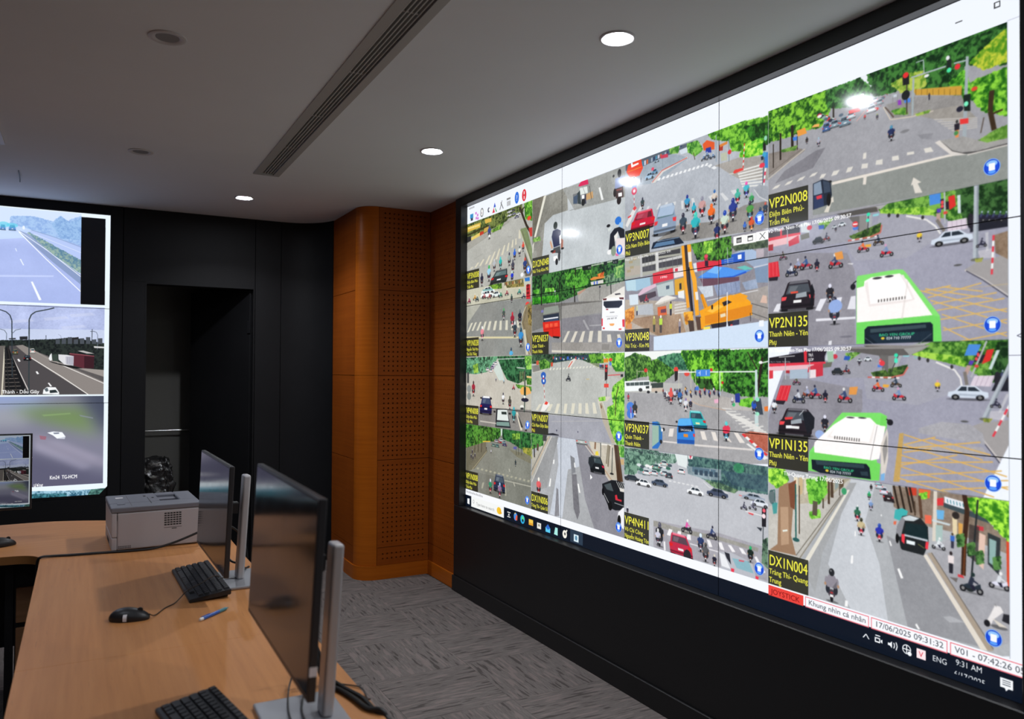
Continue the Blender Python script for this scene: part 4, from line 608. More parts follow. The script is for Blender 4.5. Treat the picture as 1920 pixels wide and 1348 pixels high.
    A('9c9ca2', 0, 0, 1550, 0, 1550, 1348, 0, 1348, k=.07); A('8c908c', 300, 1070, 1190, 880, 1530, 800, 1530, 1040, 300, 1260, k=.05); P('e8ecf2', 380, 480, 660, 340, 700, 420, 650, 480)
    G('1a4a14', '86c83a', 20, 600, 200, 530, 390, 480, 400, 600, 350, 690, 210, 730, 20, 790, rag=14); G('103414', '4a8a3c', 390, 480, 590, 400, 660, 460, 640, 540, 540, 570, 400, 570, rag=12); G('0c2a12', '3f7a34', 650, 360, 990, 240, 1300, 110, 1530, 20, 1530, 300, 1260, 300, 1160, 440, 1020, 450, 900, 440, 780, 480, 690, 500, rag=14); G('4a8a1c', 'c0c83a', 1300, 290, 1530, 80, 1530, 280, 1380, 330, rag=12); G('1c5a14', '74c83a', 1170, 420, 1250, 350, 1310, 480, 1240, 540, 1180, 480, rag=10); G('1f6014', '8ad03c', 1310, 420, 1530, 330, 1530, 620, 1400, 600, 1300, 520, rag=14); G('5a8a28', 'b0c050', 800, 430, 900, 370, 1000, 350, 1010, 440, 860, 480, rag=8)
    P('c89a3c', 930, 465, 1240, 440, 1240, 500, 950, 500); [L('8a6a28', 4, x, 462, x, 500) for x in range(950, 1240, 36)]; A('8f8c8a', 760, 560, 940, 510, 1240, 500, 1260, 560, 1050, 610, 930, 640, 800, 650, k=.14); A('9a958f', 900, 620, 1250, 560, 1330, 640, 1250, 680, 1060, 650, k=.1); L('c8beb0', 8, 745, 575, 790, 655, 930, 635, 1060, 600); L('5a4a40', 9, 755, 575, 810, 640); zebra('b8b4b0', *[(1060+i*22, 650+i*14, 1340, 640+i*12, 1340, 647+i*12, 1070+i*22, 659+i*14) for i in range(6)])
    G('2f6a20', '7aac40', 800, 600, 880, 580, 900, 620, 820, 620, rag=5); G('4a7a28', '9ab850', 950, 620, 1040, 595, 1030, 610, 960, 630, rag=3)
    A('8a827c', 20, 870, 200, 830, 250, 850, 20, 1020, k=.12); L('c0b8ac', 7, 20, 1030, 150, 920, 250, 840); L('7a726a', 6, 20, 1000, 230, 840); A('6f6d74', 120, 980, 320, 850, 380, 830, 300, 960, 60, 1060, k=.06, al=.6)
    for x, y0, y1, w in ((50, 810, 960, 8), (95, 740, 910, 14), (170, 690, 850, 20), (201, 760, 845, 7), (430, 570, 660, 12)): L('2c241c', w, x, y0, x, y1)
    P('e89a40', 198, 725, 250, 705, 262, 740, 205, 762); P('eeb060', 290, 705, 310, 685, 340, 680, 340, 700); P('3a7ad8', 172, 768, 200, 760, 200, 785, 175, 788); G('3f6a28', '78a048', 100, 850, 200, 820, 190, 845, 110, 858, rag=4); G('4a7a28', '7aa848', 1330, 800, 1430, 740, 1530, 690, 1530, 770, 1400, 810, rag=9)
    for i in range(40): E(('e8ecf0', '5a6a7a', 'aab4c0', '345', 'c33', '8ab', 'bbb')[i % 7], 610+(i*37) % 150, 500+(i*23) % 90, 13, 9)
    for i in range(24): E(('334', 'c33', 'eee', '567', '8a9')[i % 5], 340+(i*41) % 150, 620+(i*17) % 60, 14, 10)
    for x, y, w, h, q in ((670, 610, 62, 46, 'e0e6ec'), (385, 730, 50, 55, '4a6aa0'), (437, 705, 58, 48, '8aa0ac'), (503, 695, 72, 62, '7a94a4'), (540, 650, 55, 45, 'c8d4dc'), (720, 560, 50, 35, '98a8b0'), (690, 545, 40, 30, 'dde')): carr(x, y, w, h, q)
    P('e04040', 525, 600, 590, 575, 600, 600, 530, 620); L('d8a098', 5, 575, 665, 630, 600); bike(628, 655, 34, 'c33', 'a33'); bike(706, 655, 38, '445', '9a4'); bike(262, 808, 45, '333', '333'); bike(336, 825, 60, 'aab', '9bc', '667')
    P('8a3ab0', 830, 535, 855, 528, 860, 560, 835, 565); P('4a80d8', 875, 525, 915, 518, 915, 545, 878, 550); P('c4ccd4', 800, 500, 830, 492, 830, 510, 800, 516); [L('888', 5, x, 500, x, 575) for x in (805, 835)]; L('4a4038', 9, 893, 430, 893, 620); P('1c1e20', 865, 380, 908, 365, 908, 430, 868, 440); E('e03030', 886, 374, 18, 18); E('1c1e20', 886, 500, 26, 30); L('a0acb0', 13, 935, 395, 928, 630); L('a8b2b8', 10, 920, 390, 1140, 318); L('a8b4bc', 9, 1190, 300, 1270, 280); L('b0bcc4', 6, 950, 295, 998, 278, 1002, 360); P('a0aab0', 1266, 255, 1284, 255, 1270, 770, 1244, 770); P('1c2420', 1145, 280, 1175, 270, 1175, 350, 1148, 355); E('4ae0a0', 1160, 342, 15, 15); E('e03038', 1213, 320, 18, 18); E('e8e8ec', 1018, 378, 16, 10); E('e8e8ec', 1152, 265, 12, 14); P('1a2420', 1250, 500, 1295, 490, 1295, 600, 1255, 600); E('7af0c0', 1268, 555, 14, 16); E('223', 1228, 588, 22, 18); E('d84a30', 1320, 460, 20, 14)
    bike(795, 790, 100, '26305a', '48a', '2c2c34'); E('6a6a6c', 880, 728, 30, 10, .6); A('84848a', 960, 750, 1060, 740, 1050, 780, 980, 775, al=.6)
    P('e23a38', 1228, 652, 1282, 645, 1282, 678, 1230, 685); man(1210, 775, 120, '26222c', 'e08a50', '333'); E('4a8a50', 1205, 740, 14, 14); E('f0f0f0', 1210, 775, 14, 8); man(1035, 530, 45, '334', '223')
    A('9d9b99', 1090, 790, 1250, 760, 1400, 800, 1530, 770, 1530, 810, 1330, 860, 1230, 870, 1150, 850, k=.12); L('4a4848', 10, 1105, 795, 1180, 855, 1240, 868, 1340, 858, 1530, 808); P('d8d2cc', 1070, 800, 1100, 785, 1180, 855, 1275, 875, 1180, 885); L('d0cac4', 8, 1275, 878, 1530, 815); L('3a2c1c', 32, 1430, 470, 1420, 600, 1445, 720); L('3a2c1c', 12, 1430, 620, 1500, 590); L('5a5048', 8, 1380, 640, 1360, 740)
    zebra('dad6ce', *[(40+i*78, 1098-i*26, 62+i*78, 1075-i*26, 98+i*78, 1062-i*26, 78+i*78, 1086-i*26) for i in range(4)], (340, 1028, 355, 1000, 385, 995, 368, 1022), (415, 1012, 430, 980, 470, 972, 450, 1003), (508, 990, 520, 958, 555, 950, 540, 982), (605, 965, 610, 935, 648, 930, 645, 960), (695, 940, 700, 912, 740, 905, 740, 938), (800, 915, 800, 888, 840, 880, 845, 908), (893, 880, 895, 862, 938, 855, 940, 872), (1010, 865, 1000, 838, 1045, 828, 1062, 856), (615, 905, 618, 868, 638, 862, 636, 900))
    P('e4dcd2', 420, 1050, 1160, 875, 1190, 882, 420, 1068); P('e0d8ce', 615, 1065, 620, 1015, 640, 1010, 635, 1065); P('dcd6cc', 945, 1120, 930, 1065, 918, 1072, 935, 1020, 985, 1050, 962, 1058, 992, 1115); P('d8d2c6', 370, 1240, 400, 1175, 392, 1170, 428, 1140, 432, 1175, 418, 1178, 398, 1240)
    P('1e2634', 300, 1060, 360, 1032, 412, 1045, 420, 1130, 400, 1190, 300, 1225); P('8494a8', 305, 1062, 350, 1042, 360, 1120, 305, 1135); P('2c3a5c', 305, 1140, 365, 1125, 370, 1200, 305, 1222); P('d83a48', 320, 1140, 355, 1128, 358, 1150, 325, 1160); E('111', 400, 1160, 14, 40); E('222', 405, 1048, 14, 8); P('3a4658', 362, 1040, 405, 1050, 412, 1110, 370, 1120)
    def junction(bus, sh):
        # the same crossroads seen by two cameras; sh moves the picture as the second camera is turned a little
        X = lambda *v: [q+(sh[0] if i % 2 == 0 else sh[1]) for i, q in enumerate(v)]
        A('9c9cac', 0, 0, 1920, 0, 1920, 1336, 0, 1336, k=.06); A('8f8d96', *X(20, 560, 640, 560, 700, 700, 700, 1336), 20, 1336, k=.08)
        G('285a1c', '7ab048', *X(880, 200, 1100, 60, 1900, -60, 1900, 230, 1560, 330, 1300, 250, 900, 225), rag=12); G('4a8a20', 'a8d850', *X(900, 225, 1250, 205, 1320, 235, 1310, 260, 900, 245), rag=6); G('0f2c10', '3f6a34', *X(1490, 60, 1920, -40, 1960, 290, 1560, 320), rag=10); G('2a5a20', '8ab858', *X(420, 330, 620, 270, 640, 400, 500, 420), rag=8)
        A('9a9aa4', *X(560, 260, 700, 280, 640, 470, 480, 500, 380, 470), k=.06); A('a2a2ae', *X(890, 260, 1160, 270, 1300, 330, 1380, 430, 1100, 600, 700, 620, 620, 480, 860, 420), k=.05)
        P('8f8a86', *X(520, 240, 900, 185, 880, 240, 640, 270)); P('55524f', *X(520, 250, 870, 200, 880, 235, 640, 275)); P('a8a8a8', *X(850, 190, 1010, 130, 900, 220)); P('8a8886', *X(735, 270, 835, 255, 835, 400, 735, 405)); P('a8aab0', *X(790, 265, 835, 258, 832, 400, 800, 402)); P('6a6866', *X(650, 280, 735, 270, 735, 400, 690, 330))
        G('1f3a18', '5a7a38', *X(660, 430, 740, 400, 900, 330, 890, 400, 820, 440, 700, 455), rag=6); L('c86a60', 12, *X(645, 465, 820, 435, 900, 400, 910, 340)); [L('e8e4e4', 12, *X(675+i*60, 460-i*9, 700+i*60, 456-i*9)) for i in range(4)]
        E('e04048', *X(702, 335), 22, 22); P('fff', *X(685, 332, 720, 328, 720, 338, 685, 342)); P('4a7ad8', *X(680, 365, 730, 355, 722, 375, 690, 382)); L('3a3c3c', 8, *X(806, 250, 800, 400)); E('3ae0b0', *X(806, 258), 14, 14); E('4ae8c0', *X(800, 305), 13, 13); P('8fd0d8', *X(840, 260, 890, 250, 885, 268, 840, 275))
        P('3a2a30', *X(20, 400, 260, 345, 260, 420, 20, 450)); P('d83040', *X(115, 375, 130, 372, 130, 450, 115, 452)); P('d83040', *X(20, 445, 270, 395, 275, 415, 20, 470)); P('26222a', *X(140, 360, 270, 335, 268, 400, 145, 415)); P('c8d0d4', *X(275, 330, 340, 320, 345, 400, 280, 400)); P('e8b8bc', *X(20, 470, 270, 415, 265, 470, 20, 520)); P('c83a4a', *X(180, 470, 260, 420, 265, 480, 185, 510)); P('a83038', *X(20, 500, 60, 490, 60, 540, 20, 545)); L('b8bcc0', 7, *X(172, 360, 172, 500)); P('6a6a60', *X(275, 420, 340, 400, 345, 440, 280, 460))
        E('c8384a', *X(345, 362), 20, 18); P('2f5ab0', *X(415, 345, 460, 340, 460, 370, 418, 375)); cars(*X(600, 352), 60, 36, 'dde4ea'); cars(*X(540, 368), 40, 28, 'c8d0d4'); bike(*X(550, 395), 45, '334'); cars(*X(415, 488), 95, 55, '2c3034'); bside(*X(475, 470), 70, '445', '334', '833')
        P('4a8ad8', *X(1280, 105, 1370, 90, 1375, 170, 1285, 190)); L('b0b4b8', 14, *X(1400, 60, 1405, 330)); P('20202a', *X(1370, 140, 1395, 135, 1395, 215, 1372, 220)); E('f04a50', *X(1383, 165), 11, 16); E('f04a50', *X(1383, 195), 11, 14); P('d8302c', *X(1430, 120, 1480, 105, 1490, 190, 1440, 225)); P('26202c', *X(1410, 160, 1435, 155, 1435, 220, 1412, 222)); P('5a3ab0', *X(1340, 215, 1375, 210, 1372, 245, 1342, 245)); E('d84a40', *X(1408, 245), 18, 12); P('c8d8d8', *X(1500, 110, 1525, 105, 1530, 250, 1505, 250)); P('b89a90', *X(1335, 250, 1370, 250, 1370, 320, 1340, 310))
        L('7a746e', 26, *X(1340, 300, 1400, 390)); L('e4e2e0', 14, *X(1100, 270, 1260, 300, 1330, 350, 1370, 410)); [E('333', *X(x, y), 12, 16) for x, y in ((967, 265), (1035, 268), (1230, 282))]
        P('d8ccd8', *X(1425, 315, 1575, 285, 1580, 370, 1425, 390)); [L('b0a0b0', 4, *X(1460+i*36, 310-i*7, 1462+i*36, 385-i*4)) for i in range(4)]; P('20222c', *X(1600, 260, 1920, 260, 1920, 350, 1600, 400)); [bside(*X(1640+i*48, 310), 80, '3a4060', '9ab', '223') for i in range(6)]; E('26242c', *X(1605, 310), 26, 60)
        P('a09c9c', *X(1560, 690, 1640, 640, 1920, 560, 1920, 880, 1900, 890)); A('8a7460', *X(1790, 420, 1920, 380, 1920, 620, 1800, 560), k=.2); P('bcbcc4', *X(1720, 400, 1745, 395, 1745, 540, 1725, 545)); P('d8d4d8', *X(1660, 545, 1790, 520, 1800, 600, 1680, 600), al=.5); L('c8c2c0', 12, *X(1560, 695, 1700, 760, 1920, 905)); L('4a4a58', 9, *X(1570, 700, 1700, 770, 1920, 918)); E('555', *X(1505, 655), 32, 8)
        cars(*X(1455, 495), 330, 110, 'd0dae8', -1); P('8a94a4', *X(1370, 460, 1540, 440, 1540, 455, 1370, 475), al=.5); P('b0b8c0', *X(1632, 0, 1670, 0, 1664, 610, 1622, 612)); P('8a929c', *X(1655, 0, 1670, 0, 1664, 610, 1648, 610)); E('6a6a60', *X(1645, 612), 40, 12); bside(*X(1690, 515), 75, '334', '334', '334'); [L(('e03a48', 'f0f0f0')[i % 2], 16, *X(1785-i*2, 420+i*44, 1783-i*2, 464+i*44)) for i in range(7)]; G('6a7a30', 'a0a050', *X(1640, 610, 1700, 600, 1690, 625, 1650, 630), rag=4)
        for x, y, h, q, hm, b in ((205, 745, 110, 'c8ccd8', '445', '26304a'), (260, 700, 100, '98a0c0', 'ccd', '843'), (320, 690, 110, '3a5a90', '334', 'b03040'), (550, 680, 120, '3a4a70', 'ddd', 'c03038'), (765, 555, 95, 'e8703c', '334', 'b8303c'), (885, 500, 85, '345', '334', '543'), (948, 590, 105, '7a90b8', 'c9b', 'c8303c'), (140, 615, 70, '554', '433', '745')): bside(*X(x, y), h, q, hm, b, -1)
        bike(*X(403, 705), 100, '223', '334', 'b03038'); P('e0964a', *X(540, 560, 600, 545, 612, 605, 555, 615)); P('e8a840', *X(780, 495, 828, 490, 825, 512, 785, 515)); bike(*X(1205, 475), 90, 'e8c83c', 'c9a', '889')
        P('d8303c', *X(20, 640, 100, 625, 112, 745, 25, 760)); [L('f06a70', 4, *X(30+i*28, 640-i*5, 34+i*28, 745-i*4)) for i in range(3)]; P('26222a', *X(25, 755, 100, 745, 95, 775, 30, 780))
    feed(3, 1, 1435, 340, 4.174)
    junction(None, (0, 0)); P('d8d6da', 640, 645, 650, 640, 690, 640, 680, 652)
    L('d8b870', 8, 1250, 870, 1920, 800, al=.3)
    for x0, y0, x1, y1 in ((1240, 860, 1450, 815), (1270, 910, 1690, 795), (1310, 960, 1810, 870), (1340, 1010, 1870, 915), (1370, 1080, 1890, 995), (1390, 1165, 1890, 1080), (1520, 1252, 1890, 1180)): L('d9b266', 9, x0, y0, x1, y1)
    for x0, y0, x1, y1 in ((1210, 855, 1890, 1020), (1250, 840, 1780, 920), (1380, 825, 1700, 860), (1290, 930, 1890, 1110), (1380, 1040, 1890, 1210), (1390, 1140, 1620, 1252)): L('d9b266', 9, x0, y0, x1, y1)
    zebra('e2e2ea', (390, 1010, 430, 920, 480, 915, 430, 1015), (640, 1000, 670, 900, 705, 895, 705, 1000), (540, 950, 560, 910, 600, 905, 590, 950), (60, 1020, 90, 960, 120, 955, 110, 1020)); P('e4e4ec', 395, 1075, 705, 1058, 705, 1075, 395, 1095); P('e0e0e6', 495, 1250, 520, 1245, 515, 1290, 490, 1295); E('5a5a66', 630, 1215, 50, 8, .5)
    carr(245, 1010, 260, 230, '231c22', '4a5058', .06, '2c2a34', lamp='f04a50'); P('14161c', 350, 830, 365, 800, 385, 860, 372, 950, 355, 985); P('e0503c', 195, 865, 255, 858, 255, 872, 200, 880); P('b8c4cc', 240, 880, 320, 862, 325, 900, 235, 915, al=.8); bike(505, 945, 145, '26262c', 'dde', '222'); bike(540, 1120, 220, '8fa8dc', '334', '445'); c.E('93acdf', 548, 975, 52, 50)
    P('82e070', 712, 1285, 712, 770, 720, 740, 1020, 690, 1075, 690, 1100, 715, 1365, 1050, 1380, 1270, 1320, 1285); P('fbf6f4', 715, 835, 770, 820, 775, 780, 830, 750, 1050, 720, 1110, 770, 1310, 1050, 1080, 1075, 770, 1105, 715, 1105); P('72d862', 712, 1105, 1310, 1045, 1365, 1060, 1380, 1270, 1315, 1285, 712, 1285); P('eee6e4', 775, 800, 820, 770, 1080, 730, 1170, 925, 1100, 945, 810, 980); P('fdfaf9', 800, 770, 1050, 735, 1090, 790, 1150, 920, 820, 960); [P('5a5654', 880+i*23, 925-i*3, 890+i*23, 923-i*3, 890+i*23, 945-i*3, 880+i*23, 948-i*3) for i in range(10)]; E('3a3a3c', 875, 757, 36, 9); E('3a3a3c', 968, 743, 34, 9)
    P('14202c', 775, 1160, 800, 1135, 1290, 1100, 1310, 1120, 1312, 1275, 775, 1285); P('3a4c54', 820, 1155, 1255, 1118, 1258, 1145, 820, 1185); P('1c2c3a', 800, 1200, 1300, 1170, 1300, 1230, 1000, 1275, 880, 1270); E('1c1c22', 685, 825, 20, 24); L('22262c', 10, 685, 800, 712, 780); L('55606a', 5, 780, 1225, 850, 1275); L('55606a', 5, 1300, 1190, 1200, 1270); P('d8d0cc', 1060, 1078, 1110, 770, 1118, 775, 1075, 1080, al=.5)
    X, Y = c.T(888, 1213); c.text('BAO YEN GROUP', X, Y, 6.5, '3ac88a', width=c.T(1165, 1213)[0]-X, bold=1); X, Y = c.T(945, 1238); c.text('024 710 77777', X, Y, 6.5, 'e8f0f0', width=c.T(1138, 1238)[0]-X, bold=1); c.E('e8c83c', 918, 1228, 14, 10)
    feed(3, 2, 1435, 630, 4.174)
    c.frame(1435, 340, 4.174); c.warp = lambda u, v: (u+.105-.45*(v-.61), v+.470); junction(None, (0, 0)); c.warp = None; c.frame(1435, 630, 4.174); P('8a8684', 560, 90, 1290, 70, 1230, 110, 1130, 150, 900, 150, 720, 120); P('5f5c5a', 560, 100, 1120, 100, 1120, 150, 900, 155, 740, 130); P('9a9a98', 1080, 100, 1280, 75, 1130, 150); P('6a6866', 900, 150, 960, 150, 960, 290, 920, 240)
    P('1e1a22', 30, 170, 300, 125, 305, 210, 30, 215); P('d8303c', 300, 118, 325, 115, 325, 215, 305, 215); P('26202a', 325, 120, 460, 105, 465, 200, 325, 205); P('e0384a', 30, 215, 470, 200, 470, 215, 30, 240); P('e8b8c0', 30, 240, 330, 225, 330, 260, 30, 275); P('a8b8c8', 190, 265, 330, 255, 330, 330, 190, 335); P('c83444', 380, 220, 450, 210, 450, 310, 385, 320); P('d83c48', 30, 270, 60, 268, 60, 330, 30, 335); P('e8dce0', 340, 265, 395, 260, 395, 325, 345, 330); L('b8bcc0', 8, 155, 170, 158, 340); L('b0b4b8', 7, 345, 190, 348, 320); P('9fc0a8', 480, 120, 530, 115, 535, 200, 490, 205)
    X, Y = c.T(335, 160); c.text('TRẢ', X, Y, 7.5, 'fff', bold=1, width=15); X, Y = c.T(335, 195); c.text('GÓP', X, Y, 7.5, 'fff', bold=1, width=16); X, Y = c.T(40, 207); c.text('Máy tính - Phụ kiện - Máy tính bảng', X, Y, 4, 'ddd', width=66); L('ccc', 6, 105, 165, 230, 155)
    E('e04048', 913, 212, 22, 22); E('3ae0b0', 1022, 150, 15, 15); E('4ae8c0', 1022, 197, 14, 14); P('8fb0b0', 1160, 160, 1190, 155, 1190, 175, 1165, 178)
    A('a3a2a8', 1200, 720, 1380, 670, 1600, 690, 1700, 760, 1720, 850, 1200, 760, k=.12); P('c8a050', 1048, 760, 1082, 758, 1050, 1140, 1000, 1138, al=.85); A('b0aaa4', 1075, 830, 1700, 870, 1740, 930, 1080, 900, al=.6)
    for x0, y0, x1, y1 in ((1080, 850, 1330, 790), (1080, 880, 1680, 830), (1080, 910, 1300, 880), (1060, 990, 1780, 985), (1060, 1010, 1500, 930), (1060, 1090, 1850, 1055), (1100, 1140, 1900, 1130), (1380, 1200, 1900, 1180)): L('dcae5c', 9, x0, y0, x1, y1)
    for x0, y0, x1, y1 in ((1085, 770, 1700, 970), (1080, 850, 1890, 1100), (1060, 930, 1900, 1200), (1060, 1020, 1790, 1260), (1040, 1110, 1480, 1240), (1300, 800, 1760, 930)): L('dcae5c', 9, x0, y0, x1, y1)
    carr(225, 780, 260, 215, '231a20', '4a5058', .1, '2c2a34', lamp='f0484e'); P('16181e', 290, 600, 345, 590, 385, 640, 380, 720, 330, 770, 310, 700); P('e03c3c', 150, 635, 215, 632, 210, 650, 155, 655); P('b8c4cc', 200, 660, 280, 645, 285, 680, 200, 690, al=.8); L('c8ccd0', 6, 265, 620, 300, 580); P('eef0f4', 160, 698, 205, 698, 205, 722, 160, 722); bike(465, 750, 135, '22222a', 'dde', '222'); E('98b0e0', 425, 770, 36, 34); bike(70, 605, 110, 'e4e8ee', '334', '333')
    P('7ade68', 330, 1050, 345, 900, 560, 640, 600, 598, 900, 600, 950, 625, 950, 710, 900, 830, 870, 960, 890, 1130, 830, 1130); P('fcf7f6', 385, 830, 530, 695, 640, 625, 820, 640, 870, 690, 940, 705, 890, 960, 820, 975, 385, 930, 380, 860); P('eee8e4', 480, 790, 560, 700, 800, 660, 860, 690, 830, 840, 780, 845, 540, 800, al=.7); P('fefcfb', 560, 690, 650, 640, 800, 645, 850, 690, 810, 830, 510, 780); P('72d65e', 350, 905, 820, 970, 900, 1000, 890, 1130, 340, 1050); P('72d65e', 905, 615, 948, 630, 945, 705, 895, 700); [P('5a5654', 540+i*19, 780+i*2, 548+i*19, 780+i*2, 546+i*19, 805+i*2, 538+i*19, 804+i*2) for i in range(11)]; E('3a3a3c', 665, 637, 32, 6); E('3a3a3c', 757, 640, 32, 6); P('d8d0c8', 900, 860, 950, 720, 960, 760, 960, 960, 930, 1120, 905, 1120); P('6a6a6c', 915, 880, 950, 770, 955, 900, 930, 1010, al=.6); P('7ab0e0', 905, 1080, 935, 1070, 930, 1130, 900, 1130); E('1c1c22', 975, 675, 24, 24); L('222', 10, 945, 650, 975, 665); L('8a8a8a', 4, 820, 970, 875, 700)
    P('101c26', 360, 965, 790, 1000, 815, 1030, 825, 1120, 430, 1070, 365, 1040); P('2c4048', 390, 970, 770, 1005, 775, 1035, 400, 1005); P('3a5058', 740, 1060, 800, 1060, 805, 1095, 750, 1090, al=.6); X, Y = c.T(455, 1035); c.text('BAO YEN GROUP', X, Y, 6.5, '3ac88a', width=c.T(690, 1060)[0]-X, bold=1); X, Y = c.T(505, 1068); c.text('024 710 77777', X, Y, 6.5, 'e8f0f0', width=c.T(668, 1080)[0]-X, bold=1); c.E('e8c83c', 482, 1052, 13, 10)
    feed(3, 3, 1435, 870, 3.743)
    A('adb0b4', 0, 0, 1722, 0, 1722, 1348, 0, 1348, k=.05); A('c8ccd2', 600, 100, 780, 110, 700, 400, 800, 700, 860, 1100, 600, 1020, 440, 700, k=.05); A('94959a', 850, 500, 1120, 640, 1500, 1280, 1000, 1150, k=.05); A('a6a8aa', 590, 130, 640, 130, 400, 620, 350, 900, 250, 720, k=.05)
    A('c2bfb8', 20, 300, 580, 100, 600, 110, 250, 660, 20, 600, k=.12); P('e2ded2', 575, 180, 592, 180, 300, 690, 265, 690); L('8a8478', 9, 560, 190, 240, 660); L('6a655a', 6, 530, 220, 215, 640); A('b0a894', 220, 100, 600, 100, 560, 130, 420, 260, 230, 280, k=.2); [P(('e8dcc0', 'c8b088', 'd8d0bc', '8a9a98', '5a4a38')[i % 5], 200+i*36, 90+i*2, 226+i*36, 92+i*2, 224+i*36, 210-i*6, 200+i*36, 230-i*6) for i in range(10)]
    P('9a7a60', 95, 130, 210, 130, 195, 300, 180, 500, 215, 640, 30, 600, 85, 560, 90, 300); P('b8987c', 105, 300, 160, 300, 165, 560, 110, 570); P('7a4a34', 160, 140, 215, 110, 205, 320, 175, 300); G('3f8a20', 'b8f050', 20, 40, 130, 30, 160, 110, 80, 160, 30, 120, rag=10); P('e8f0e8', 120, 462, 155, 458, 155, 470, 122, 474)
    P('4a9a98', 45, 270, 85, 270, 80, 345, 55, 350); L('2a5a54', 6, 30, 190, 65, 180, 68, 270); E('2f4a4c', 45, 230, 22, 50, .6); G('2f7a20', '80d048', 290, 110, 420, 90, 430, 190, 370, 280, 310, 270, rag=9); G('4f9a28', '98e058', 310, 340, 380, 320, 385, 370, 320, 380, rag=6); L('5a5244', 40, 350, 260, 345, 360); L('26605a', 12, 212, 140, 214, 520); E('2a5a58', 215, 530, 24, 14); L('5a4a3a', 10, 238, 150, 238, 490); L('4a3a2c', 24, 465, 110, 468, 235); L('4a3a2c', 18, 445, 110, 445, 280); L('4a4034', 12, 405, 240, 405, 310); E('3a9a68', 552, 190, 18, 24); L('4a4038', 8, 520, 120, 520, 220)
    A('a6a6ac', 1110, 630, 1330, 500, 1722, 700, 1722, 1250, 1600, 1290, 1480, 1250, k=.08); P('e0d8cc', 1108, 640, 1130, 630, 1560, 1310, 1510, 1300); P('a89a8a', 1135, 625, 1165, 620, 1600, 1310, 1560, 1310); L('6f675e', 7, 1165, 620, 1600, 1300)
    A('8a7a6c', 890, 150, 1722, 260, 1722, 640, 1330, 480, 1150, 440, 900, 300, k=.2); P('c8402c', 1000, 150, 1060, 150, 1060, 220, 1010, 220); P('e06a38', 1075, 170, 1160, 180, 1150, 240, 1080, 230); P('d8383c', 1200, 240, 1250, 235, 1250, 290, 1205, 290); P('e8eaf0', 1255, 225, 1410, 270, 1405, 330, 1258, 270); P('3a4a50', 1250, 270, 1722, 420, 1722, 470, 1250, 300); P('d8d0c4', 1180, 180, 1205, 185, 1200, 540, 1170, 540); P('e2d2ac', 1310, 350, 1345, 360, 1345, 500, 1315, 490); P('d8a050', 1355, 410, 1385, 420, 1380, 500, 1355, 495); P('e0c0b0', 1500, 480, 1545, 500, 1530, 740, 1490, 700); P('30383a', 1560, 480, 1650, 520, 1640, 780, 1560, 700); P('8fb0ac', 1570, 520, 1620, 540, 1612, 720, 1570, 690); P('c83844', 1480, 430, 1530, 440, 1530, 470, 1480, 460); P('3a3230', 1430, 420, 1500, 440, 1490, 700, 1420, 640, al=.8); P('d84a2c', 1690, 540, 1722, 540, 1722, 900, 1695, 880)
    P('e8eef4', 1560, 400, 1640, 480, 1722, 560, 1722, 520, 1600, 430); E('2a2624', 1335, 360, 26, 26); P('6ab0e0', 1200, 320, 1255, 325, 1250, 390, 1205, 385); P('e86a50', 1118, 355, 1165, 360, 1165, 420, 1120, 415); P('c8d4d8', 1170, 385, 1300, 420, 1290, 432, 1170, 400); P('a8c0bc', 1195, 425, 1245, 430, 1240, 540, 1195, 540); [L('4a8a98', 7, 1275+i*22, 245+i*6, 1280+i*22, 272+i*6) for i in range(6)]
    G('2f7a18', 'b0f048', 1420, 250, 1722, 240, 1722, 540, 1650, 480, 1560, 380, 1450, 320, rag=14); G('3f9a20', 'a0e848', 1080, 210, 1130, 200, 1130, 240, 1090, 240, rag=6); L('3a2418', 34, 1395, 210, 1415, 330, 1395, 560, 1388, 780); L('6a3c20', 12, 1400, 560, 1390, 780); L('22282a', 13, 1490, 250, 1465, 560, 1440, 860); E('22282a', 1435, 870, 34, 24); [L('2c221a', 16, x, 150, x+40, 340) for x in (900, 940, 985, 1010)]; L('5a4030', 22, 1080, 220, 1095, 380); L('4a3a2c', 12, 1045, 260, 1050, 360); [G('1c3a1c', '5a8a48', x, y, x+45, y-10, x+48, y+70, x+5, y+80, rag=7) for x, y in ((1345, 500), (1420, 560), (1480, 620), (1600, 660))]
    bside(1215, 600, 90, 'dfe4e8', 'eee', 'd8dce2'); man(1312, 590, 110, '3a6ac0', '334'); man(1302, 765, 155, 'e8dcdc', '26262e', '2a2224'); bside(1445, 905, 150, '2a3040', '233', '26303a'); P('d03a40', 1350, 770, 1385, 780, 1395, 800, 1350, 790); bside(1640, 880, 130, 'd8dce2', 'eee', 'dde'); P('e8e4e4', 1540, 1120, 1580, 1050, 1610, 990, 1650, 1000, 1670, 1040, 1600, 1090, 1580, 1130); E('1a1a1e', 1555, 1115, 22, 24); P('26262c', 1670, 1050, 1722, 1060, 1722, 1130, 1660, 1100); E('222', 1640, 1145, 60, 14, .5); L('888', 6, 1610, 980, 1620, 1000); P('d8d0c4', 1590, 1080, 1640, 1140, 1700, 1150, 1640, 1110)
